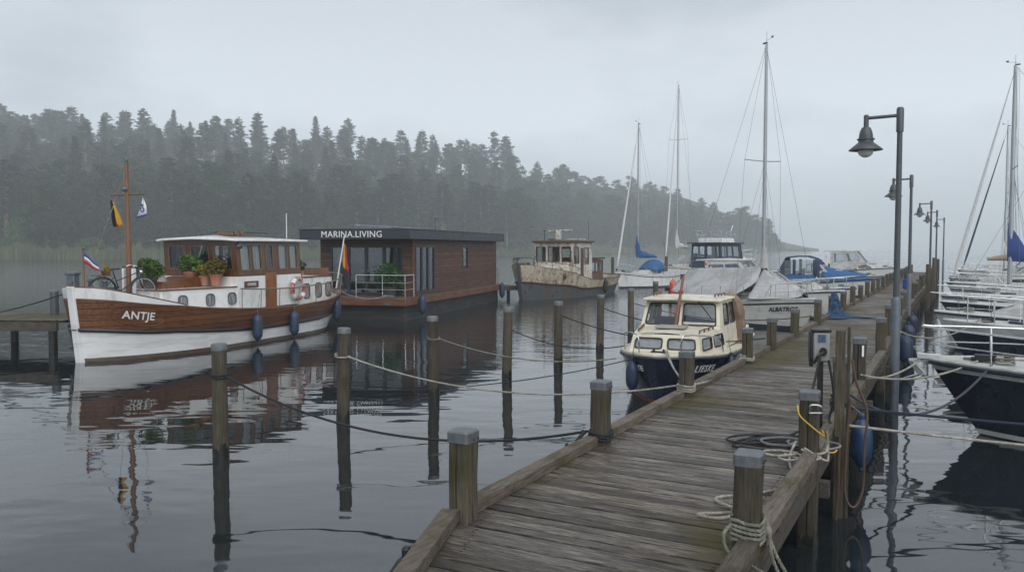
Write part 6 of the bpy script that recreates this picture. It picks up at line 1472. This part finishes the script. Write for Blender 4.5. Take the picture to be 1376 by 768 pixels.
b = MB(); b.bar((8.7, 0, 1.16), (9.3, 0, 1.12), .06, .05); b.loft([[Vector(p) for p in ((9.25, -.03, 1.13), (9.25, .03, 1.13), (9.3, .0, 1.08))], [Vector(p) for p in ((9.05, -.16, .94), (9.05, .16, .94), (9.15, 0, .86))], [Vector(p) for p in ((9.42, -.02, .80), (9.42, .02, .80), (9.44, 0, .78))]]); b.box((9.0, 0, 1.2), (.34, .16, .08)); b.build('anchor', mk('white_anchor', (.55, .56, .56), .1, 5, .4, metal=.3), r1, bev=.008)
b = MB(); b.box((8.2, .12, 1.24), (.30, .16, .10)); b.tube([(8.0, .12, 1.22), (8.4, .12, 1.22)], .035, 6); b.lathe([(.06, 1.15), (.05, 1.27)], 8, (7.9, -.1, 0)); b.build('windlass', M_rubber, r1, bev=.01)
r2, HR2 = sailboat('second boat on the right, navy hull under a broad white sheer band', 9.4, 3.0, 1.02, 1.20, hullm=M_navy, mast_k=4.6, mast_h=9.0, stripem=M_boot2, lines=True); 
for o in list(r2.children):
    if o.name.startswith('mast'):
        for c in list(o.children): bpy.data.objects.remove(c)
        bpy.data.objects.remove(o)
b = MB(); HR2.band(b, lambda u: HR2.S(u)-.20, lambda u: HR2.S(u)+.02, off=.010, nv=1); b.build('white_sheer_band', M_deckw, r2); rplace(r2, 22.6, -.25, 9.4, -.02)
r3, HR3 = motorboat('third boat on the right, low white bow with twin steel rails', 7.6, 2.7, .92, 1.1, style='low'); rplace(r3, 27.3, -.55, 7.6)
r4, HR4 = motorboat('fourth boat on the right, white cabin over a slate grey hull', 8.2, 2.8, .95, 1.15, style='cabin', hullm=mk('slate_gelcoat', (.05, .06, .075), .15, 2, .3, coat=.3)); rplace(r4, 31.6, -.45, 8.2, .03)
r5, HR5 = motorboat('fifth boat on the right, white bow in front of the blue sail cover', 7.4, 2.6, .9, 1.1, style='canopy', canvas=M_sailnavy); rplace(r5, 36.5, -.5, 7.4)
r6, HR6 = sailboat('white sailing boat on the right with blue sail cover and thick furled foresail', 9.6, 3.0, 1.05, 1.25, mast_k=2.35, mast_h=10.8, jib=M_sailw, boom=M_sailnavy, boom_l=3.4, boom_z=2.45, thick=1.5); rplace(r6, 41.6, -.3, 9.6)
for o in r6.children:
    if o.name.startswith('sail_cover'): o.data.materials.clear(); o.data.materials.append(mk('royal_blue_canvas', (.018, .055, .21), .15, 4, .8))
r7, HR7 = sailboat('white sailing boat on the right lying stern to the jetty with a tan boom cover', 8.6, 2.8, 1.0, 1.2, mast_k=3.4, mast_h=11, boom=M_tan, boom_l=4.2, boom_z=2.45)
p_ = jt(46.3, .3); h_ = JV; r7.location = p_; r7.rotation_euler = (0, 0, math.atan2(h_.y, h_.x))
r8 = dup(r3, label='low white motor boat on the right beyond the tan boom cover'); rplace(r8, 51.5, -.5, 7.6, .03)
r9 = dup(r4, label='slate hulled cabin boat on the right beside the third jetty lamp'); rplace(r9, 57, -.4, 8.2)
r10 = dup(r3, label='small white bow far along the right side near the fourth lamp'); rplace(r10, 62.5, -.4, 7.6)
r11, HR11 = sailboat('far sailing boat on the right with slim mast and dark furled foresail', 9.4, 3.0, 1.05, 1.25, mast_k=2.85, mast_h=12.0, jib=M_stripe, boom=M_sailw, boom_l=3.2); rplace(r11, 71.5, .3, 9.4)
r12 = dup(r4, label='farthest slate hulled boat on the right, at the misty end of the jetty'); rplace(r12, 77.5, .1, 8.2)
for o, g_ in ((r3, 0), (r4, 0), (r8, 0), (r9, 0), (r10, 0), (r12, 0), (r1, 0), (r2, 0), (r5, 0)): o['group'] = 'boats moored along the right side'
bpy.context.view_layer.update()
# ------------------------------------------------------------------ ropes and fenders on the right
R1p, R2p, R3p, R4p = [jt(s, TR(s)-.09) for s in RPOST[:4]]
bw1 = r1.matrix_basis @ Vector((8.3, .25, 1.2)); bw2 = r2.matrix_basis @ Vector((8.6, .3, 1.3))
rope('mooring_rope', sagline(R4p+Vector((-.02, -.1, 1.06)), bw1, .16, 14), .016, M_ropew, 'upper pale rope from a right kerb post to the nearest navy bow', group='mooring ropes')
rope('mooring_rope', sagline(R4p+Vector((.1, -.05, 1.0)), r1.matrix_basis @ Vector((9.1, 0, 1.16)), .10, 14), .016, M_ropew, 'lower pale rope from a right kerb post to the nearest navy bow roller', group='mooring ropes')
rope('mooring_rope', sagline(R3p+Vector((.1, .0, 1.12)), r1.matrix_basis @ Vector((8.1, .5, 1.2)), .50, 16), .018, mk('charcoal_rope', (.05, .055, .065), .3, 20, .85), 'dark grey rope hanging in a loop to the nearest navy bow', group='mooring ropes')
out1 = Vector((12.6, 10.4, .42)); out2 = Vector((11.6, 8.0, .6))
rope('mooring_rope', sagline(R3p+Vector((0, -.11, .97)), out1, .10, 16), .019, M_ropeb, 'thick blue rope running right below the nearest navy hull', group='mooring ropes')
rope('mooring_rope', sagline(jt(9.62, -1.02, 1.02), out2, .10, 16), .016, M_ropew, 'pale rope running right from the tall plank over the water', group='mooring ropes')
rope('mooring_rope', sagline(jt(21.5, TR(21)+.05, 1.0), bw2, .30, 16), .016, M_ropew, 'pale rope hanging to the second navy bow on the right', group='mooring ropes')
wrap(R3p, .112, .95, 2.2, .05, .022, M_ropeb, 'thick blue rope wound round the foot of a right kerb post')
for i, (a, lb) in enumerate(((Vector((12.75, 10.35, 0)), 'round pile holding the blue rope off the right edge'), (Vector((11.8, 7.95, 0)), 'round pile holding the pale rope off the right edge'))):
    put(PL, 0, a, i, lb, 'round mooring piles in the water', (1, 1, .62))
fender(jt(10.45, TR(10.4)+.22, .66), .56, .125, mk('bright_fender_blue', (.012, .038, .108), .2, 6, .4, dirt=(.02, .04, .08), dirt_amt=.25), 'big blue fender hanging below the blue rope at the right edge', jt(11.0, TR(11)+.04, 1.0), 'blue fenders along the right edge')
for s, lb in ((21.8, 'blue fender at the right edge behind the nearest lamp'), (24.8, 'blue fender at the right edge by the second navy bow'), (28.6, 'small blue fender farther along the right edge')):
    fender(jt(s, TR(s)+.22, .55), .66, .17, M_blue, lb, jt(s+.15, TR(s)+.03, .98), 'blue fenders along the right edge')
random.seed(6)
wrap(R1p, .108, .945, 5.4, .033, .0128, M_ropeg, 'thick grey rope wound round the nearest right kerb post', strands=True)
rope('rope_tail', spline([R1p+Vector((-.12, -.04, 1.07)), R1p+Vector((-.19, -.07, 1.0)), R1p+Vector((-.17, -.12, .90)), R1p+Vector((-.10, -.30, .89)), R1p+Vector((-.02, -.55, .89)), R1p+Vector((-.06, -.9, .89))], 8), .0125, M_ropeg, 'grey rope end falling left from the nearest right kerb post', strands=True)
for i, dx in enumerate((0, .035)):
    rope('rope_tail', spline([R1p+Vector((.125, .02, 1.10)), R1p+Vector((.14, -.02+dx, 1.0)), R1p+Vector((.15+dx, -.06, .84)), R1p+Vector((.22+dx*2, -.10, .62)), R1p+Vector((.28+dx*3, -.12, .2)), R1p+Vector((.3+dx*3, -.12, -.3))], 8), .0125, M_ropeg, ('inner' if i == 0 else 'outer')+' grey rope end hanging to the water from the nearest right post', strands=True)
b = MB(); b.ball(R1p+Vector((.13, -.01, 1.0)), (.035, .03, .04), 10); tag(b.build('rope_knot', M_ropeg), 'grey rope knot on the nearest right kerb post', 'rope')
Z = DECK+.02
rope('mooring_rope', spline([R1p+Vector((.10, .10, Z)), R1p+Vector((.12, .35, Z)), R1p+Vector((.16, .75, Z)), R1p+Vector((.05, 1.1, Z)), R1p+Vector((.45, 1.25, Z)), R1p+Vector((.9, 1.55, Z)), R2p+Vector((-.30, -.35, Z)), R2p+Vector((-.22, -.1, Z+.05)), R2p+Vector((-.12, .02, 1.05))], 10), .0125, M_ropew, 'pale rope lying on the boards between the two nearest right posts', strands=True)
rope('rope_tail', spline([R1p+Vector((.16, .75, Z)), R1p+Vector((-.05, .72, Z)), R1p+Vector((-.2, .66, Z+.01)), R1p+Vector((-.05, .60, Z)), R1p+Vector((.15, .66, Z+.02))], 8), .0125, M_ropew, 'short bight of pale rope behind the nearest right post', strands=True)
# cable and rope heap
def coil(c, num, rx, ry, r, mat, label, seed, name='cable_coil', z=0.):
    random.seed(seed); pts = []; c = Vector(c)
    for i in range(num*9):
        a = i/9*6.283; k = 1+.30*math.sin(i*.37+seed)+.12*math.sin(i*.9)
        p = Vector((rx*k*math.cos(a), ry*k*math.sin(a), 0)); p.rotate(Matrix.Rotation(.25, 3, 'Z')); pts.append(c+p+Vector((.13*math.sin(i*.21), .08*math.cos(i*.3), z+r+.012*(i/9 % 3)+random.uniform(0, .008))))
    return rope(name, spline(pts, 4), r, mat, label)
cc = at(1034, 597, DECK)
coil(cc, 5, .36, .24, .013, M_rubber, 'loose coil of black cable lying on the jetty boards', 2)
coil(cc+Vector((.26, -.16, 0)), 3, .20, .16, .013, mk('grey_cable', (.16, .17, .17), .2, 10, .6), 'grey cable loops beside the black coil', 5, z=.02)
coil(R2p+Vector((-.22, -.10, DECK)), 3, .15, .12, .012, M_ropew, 'tangle of pale line at the foot of the yellow cable post', 9, name='rope_coil', z=.03)
ped = jt(10.0, -1.36, DECK)
rope('power_cable', spline([ped+Vector((-.05, -.12, .85)), ped+Vector((-.16, -.2, .5)), ped+Vector((-.30, -.35, .22)), cc+Vector((.5, .35, .12)), cc+Vector((.25, .22, .04)), cc+Vector((-.2, .12, .03))], 8), .014, M_rubber, 'black cable curving from the power box to the coil on the boards')
rope('power_cable', spline([ped+Vector((.05, -.12, .82)), ped+Vector((.10, -.16, .4)), ped+Vector((.06, -.15, .12)), ped+Vector((.12, -.4, .03)), R2p+Vector((.0, .25, DECK+.03))], 8), .014, M_rubber, 'black cable hanging straight down beside the power box post')
rope('yellow_cable', spline([R2p+Vector((-.13, -.03, 1.42)), R2p+Vector((-.13, -.10, 1.33)), R2p+Vector((-.04, -.135, 1.24)), R2p+Vector((.06, -.135, 1.16)), R2p+Vector((.125, -.08, 1.12)), R2p+Vector((.13, .0, 1.16))], 8), .0075, M_yellow, 'yellow cable slung across the post with the metal handle')
rope('yellow_cable', spline([cc+Vector((.40, -.42, .03)), cc+Vector((.5, -.46, .03)), cc+Vector((.56, -.40, .04))], 6), .0075, M_yellow, 'short yellow cable end lying by the coil on the boards')
rope('rope_coil', spline([R2p+Vector((-.12, -.12, 1.0)), R2p+Vector((0, -.15, .96)), R2p+Vector((.13, -.12, .98)), R2p+Vector((.16, -.02, 1.08)), R2p+Vector((.14, -.1, 1.16)), R2p+Vector((.17, -.06, .92)), R2p+Vector((.10, -.16, .90)), R2p+Vector((-.10, -.15, 1.02))], 8), .012, M_ropew, 'pale line looped round the foot of the handle post')
# power box, tall plank, hoses
def powerbox():
    e = empty('power_pedestal', ped, JROT-1.57+.30, 'grey electric power box with black hood and plug on a black post', 'power box')
    b = MB(); b.box((0, 0, .4), (.07, .07, .8)); b.box((0, 0, .01), (.22, .2, .02)); b.build('post', M_black, e, bev=.005)
    b = MB(); b.box((0, 0, .96), (.21, .15, .34)); b.build('box', mk('pedestal_grey', (.30, .31, .305), .06, 5, .5, dirt=(.25, .25, .22), dirt_amt=.25, dirt_scale=6), e, bev=.02)
    b = MB(); b.box((0, .01, 1.15), (.25, .20, .035)); b.box((-.125, .01, .97), (.045, .16, .34)); b.box((-.12, 0, .80), (.05, .08, .14)); b.build('hood', M_black, e, bev=.012)
    b = MB(); b.box((.0, -.077, 1.06), (.10, .006, .09)); b.build('label_plate', mk('blue_label', (.06, .10, .17), .5, 40, .4), e)
    b = MB(); b.lathe([(.045, -.125), (.05, -.10), (.05, -.07)], 12, (.02, 0, .91), axis='Y'); b.tube([(.02, -.11, .91), (-.06, -.15, .86), (-.10, -.12, .78)], .018, 7); b.build('plug', M_rubber, e)
    e.scale = (.86, .86, 1.); return e
powerbox()
e = empty('timber_plank', jt(9.55, TR(9.5)+.07, 0), JROT-1.57+.1, 'tall weathered plank and batten standing upright at the right edge', 'plank'); b = MB(); b.box((0, 0, .95), (.105, .045, 2.24)); b.build('board', M_post, e, bev=.006); b = MB(); b.box((.085, .03, .98), (.035, .04, 2.26)); b.build('batten', M_post, e, bev=.005)
pk = jt(9.55, TR(9.5)+.07)
rope('hose', spline([pk+Vector((.12, -.03, 1.75)), pk+Vector((.16, -.05, 1.5)), pk+Vector((.27, -.07, 1.2)), pk+Vector((.24, -.1, .8)), pk+Vector((.22, -.12, .35)), pk+Vector((.12, -.14, .16)), pk+Vector((.03, -.12, .3)), pk+Vector((.05, -.08, .8)), pk+Vector((.09, -.06, 1.3))], 8), .0135, M_hose, 'brown hose hanging in a long loop from the tall plank')
rope('hose', [pk+Vector((-.02, -.06, .9)), pk+Vector((-.03, -.08, .3)), pk+Vector((-.06, -.08, -.1))], .013, M_hose, 'thin brown pipe hanging straight below the tall plank')
# ------------------------------------------------------------------ blue net over a left post
def net():
    p = jt(26.6, TL+.14); e = empty('blue_net', (p.x, p.y, 0), JROT, 'blue net draped over a left kerb post and spilling on the boards', 'net'); random.seed(3)
    rows = []
    prof = [(0, 1.62, .02), (.10, 1.60, .10), (.16, 1.45, .15), (.19, 1.25, .19), (.22, 1.05, .23), (.28, .93, .30), (.45, .90, .45), (.62, .885, .6), (.74, .88, .7)]
    for i, (d, z, wd) in enumerate(prof):
        row = []
        for j in range(25):
            a = 6.283*j/24; fold = 1+.22*math.sin(a*5+i*.5)*min(1, i/3)+.08*math.sin(a*9+i)
            kx = 1 if i < 5 else 1+(.45*max(0, -math.cos(a+.5)))
            row.append(Vector((math.cos(a)*wd*fold*kx*(.9), -.02+math.sin(a)*wd*fold*(1 if math.sin(a) < 0 else .45)*(1.0 if i < 5 else 1.5), z+(.03*math.sin(a*6+i) if 1 < i < 6 else .012*math.sin(a*7+i*2)+.01))))
        rows.append(row)
    m_, n, bs, o_ = newmat('blue_netting'); tcn = nd(n, 'ShaderNodeTexCoord'); nz = nd(n, 'ShaderNodeTexNoise', {'Vector': tcn.outputs['Object'], 'Scale': 9., 'Detail': 6.}); n.links.new(ramp(n, nz.outputs['Fac'], [(.35, (.008, .014, .028)), (.6, (.02, .075, .16))]), bs.inputs['Base Color']); bs.inputs['Roughness'].default_value = .9
    bp = nd(n, 'ShaderNodeBump', {'Strength': 1., 'Distance': .03, 'Height': nz.outputs['Fac']}); n.links.new(bp.outputs[0], bs.inputs['Normal'])
    b = MB(); b.grid(rows); b.build('netting', m_, e, ang=90)
net()
# slim service post with blue box, far right edge
e = empty('service_post', jt(33.6, TR(33)-.22, DECK), JROT, 'slim grey service post with a bright blue box on top', 'service post'); b = MB(); b.lathe([(.07, 0), (.07, .62), (.05, .64)], 10); b.build('post', M_galv, e); b = MB(); b.box((0, 0, .80), (.20, .18, .34)); b.build('box', mk('bright_blue_box', (.01, .035, .30), .2, 5, .4), e, bev=.03); b = MB(); b.lathe([(.05, .97), (.06, 1.12), (.03, 1.2), (.02, 1.25)], 10); b.tube([(-.08, 0, 1.15), (.1, 0, 1.17)], .02, 6); b.build('tap', M_black, e)
# ------------------------------------------------------------------ left side jetty with bollard and pedestal
a_ = at(77, 431, .9); lj = empty('side_jetty', (a_.x, a_.y, 0), math.pi-.10, 'old plank jetty at the left edge ahead of the barge bow', 'jetty'); b = MB(); b.col = []
x = 0.
while x < 12: 
    n0 = len(b.f); b.box((x+.06, -1.3+random.uniform(-.02, .02), .885), (.115, 2.7, .035)); b.col += [random.random()]*(len(b.f)-n0); x += .128
b.build('deck_boards', M_deck, lj, smooth=False)
b = MB(); b.box((6, .0, .74), (12, .12, .26)); b.box((6, -2.6, .74), (12, .12, .26)); b.box((6, .02, .915), (12, .14, .03)); b.build('side_beam', M_beam, lj, bev=.008)
for x in (.2, 3.2, 6.2, 9.2):
    for y in (-.08, -2.5): b = MB(); b.lathe([(.12, -1.), (.12, .86)], 12, (x, y, 0)); b.build('support_pile', M_wet, lj)
bl_ = at(71, 423, .9); e = empty('bollard', bl_+Vector((0, .1, 0)), 0, 'dark round bollard with pale top on the left side jetty', 'bollard'); b = MB(); b.lathe([(.13, 0), (.13, .66), (.125, .70)], 14); b.build('shaft', M_lampm, e); b = MB(); b.lathe([(.135, .70), (.135, .74), (.10, .77), (.03, .78)], 14); b.build('cap', M_cap, e)
sp_ = at(78, 420, .9); e = empty('service_pedestal', sp_+Vector((.02, .9, 0)), -.2, 'boxy grey service pedestal standing behind the dark bollard', 'service pedestal'); b = MB(); b.box((0, 0, .60), (.30, .26, 1.2)); b.build('column', M_galv, e, bev=.02); b = MB(); b.box((0, 0, 1.23), (.38, .32, .09)); b.build('lid', M_cap, e, bev=.02); b = MB(); 
for z in (.95, .75): b.lathe([(.05, -.17), (.05, -.12)], 10, (.05, 0, z), axis='Y')
b.build('socket', M_brass, e)
rope('mooring_rope', sagline(AM @ AH.P(.97, 1.75, .02, -1), lj.matrix_basis @ Vector((3.0, -.5, .93)) if False else Vector((a_.x-3.2, a_.y-.1, .93)), .12, 12), .018, M_ropek, 'black rope from the barge bow down to the left side jetty', group='mooring ropes')
# ------------------------------------------------------------------ odd piles, fenders and marks farther off
def dark_pile(p, h, label, i): return put(PN, i, p, i, label, 'dark piles between the far boats', (1.15, 1.15, h/1.545))
for i, (px, py, Y, h, lb) in enumerate(((823, 388, 60.5, 2.3, 'dark pile between the rusty boat and the blue covered sloop'), (895, 386, 66, 2.3, 'dark pile between the blue covered sloop and the white yacht'), (917, 404, 46, 1.5, 'left dark pile of the pair behind the cream cabin roof'), (931, 403, 47, 1.5, 'right dark pile of the pair behind the cream cabin roof'))):
    q = aty(px, py, Y); dark_pile(Vector((q.x, q.y, 0)), h, lb, i)
q = aty(904, 389, 44.5); fender(Vector((q.x, q.y, .78)), .95, .17, M_orange, 'long orange fender hanging between the far piles', Vector((q.x+.3, q.y+.6, 1.5)), 'orange fenders')
finger('mooring_walkway', aty(898, 392, 47)*1, aty(940, 392, 47.5), 1.0, .70, 'short dark walkway behind the cream cabin roof', False, (.3, 1.6)); COL.objects['mooring_walkway'].location.z = 0
bp_ = at(1110, 345, 0); e = empty('channel_buoy', bp_*.999, 0, 'tiny red channel buoy on the open water', 'buoy'); b = MB(); b.lathe([(1.1, -.4), (1.2, .4), (.9, .6)], 14); b.build('float', M_red, e); b = MB(); b.tube([(0, 0, .5), (0, 0, 3.0)], [.28, .12], 8); b.lathe([(.5, 2.6), (.5, 3.3), (.05, 3.7)], 10); b.build('topmark', M_red, e); e.scale = (.22, .22, .22)
# prototypes that were never placed
bpy.context.view_layer.update()
for o in list(COL.objects):
    if o.parent is None and o.type == 'EMPTY' and not o.get('label'):
        for c in list(o.children):
            for g_ in list(c.children): bpy.data.objects.remove(g_)
            bpy.data.objects.remove(c)
        bpy.data.objects.remove(o)
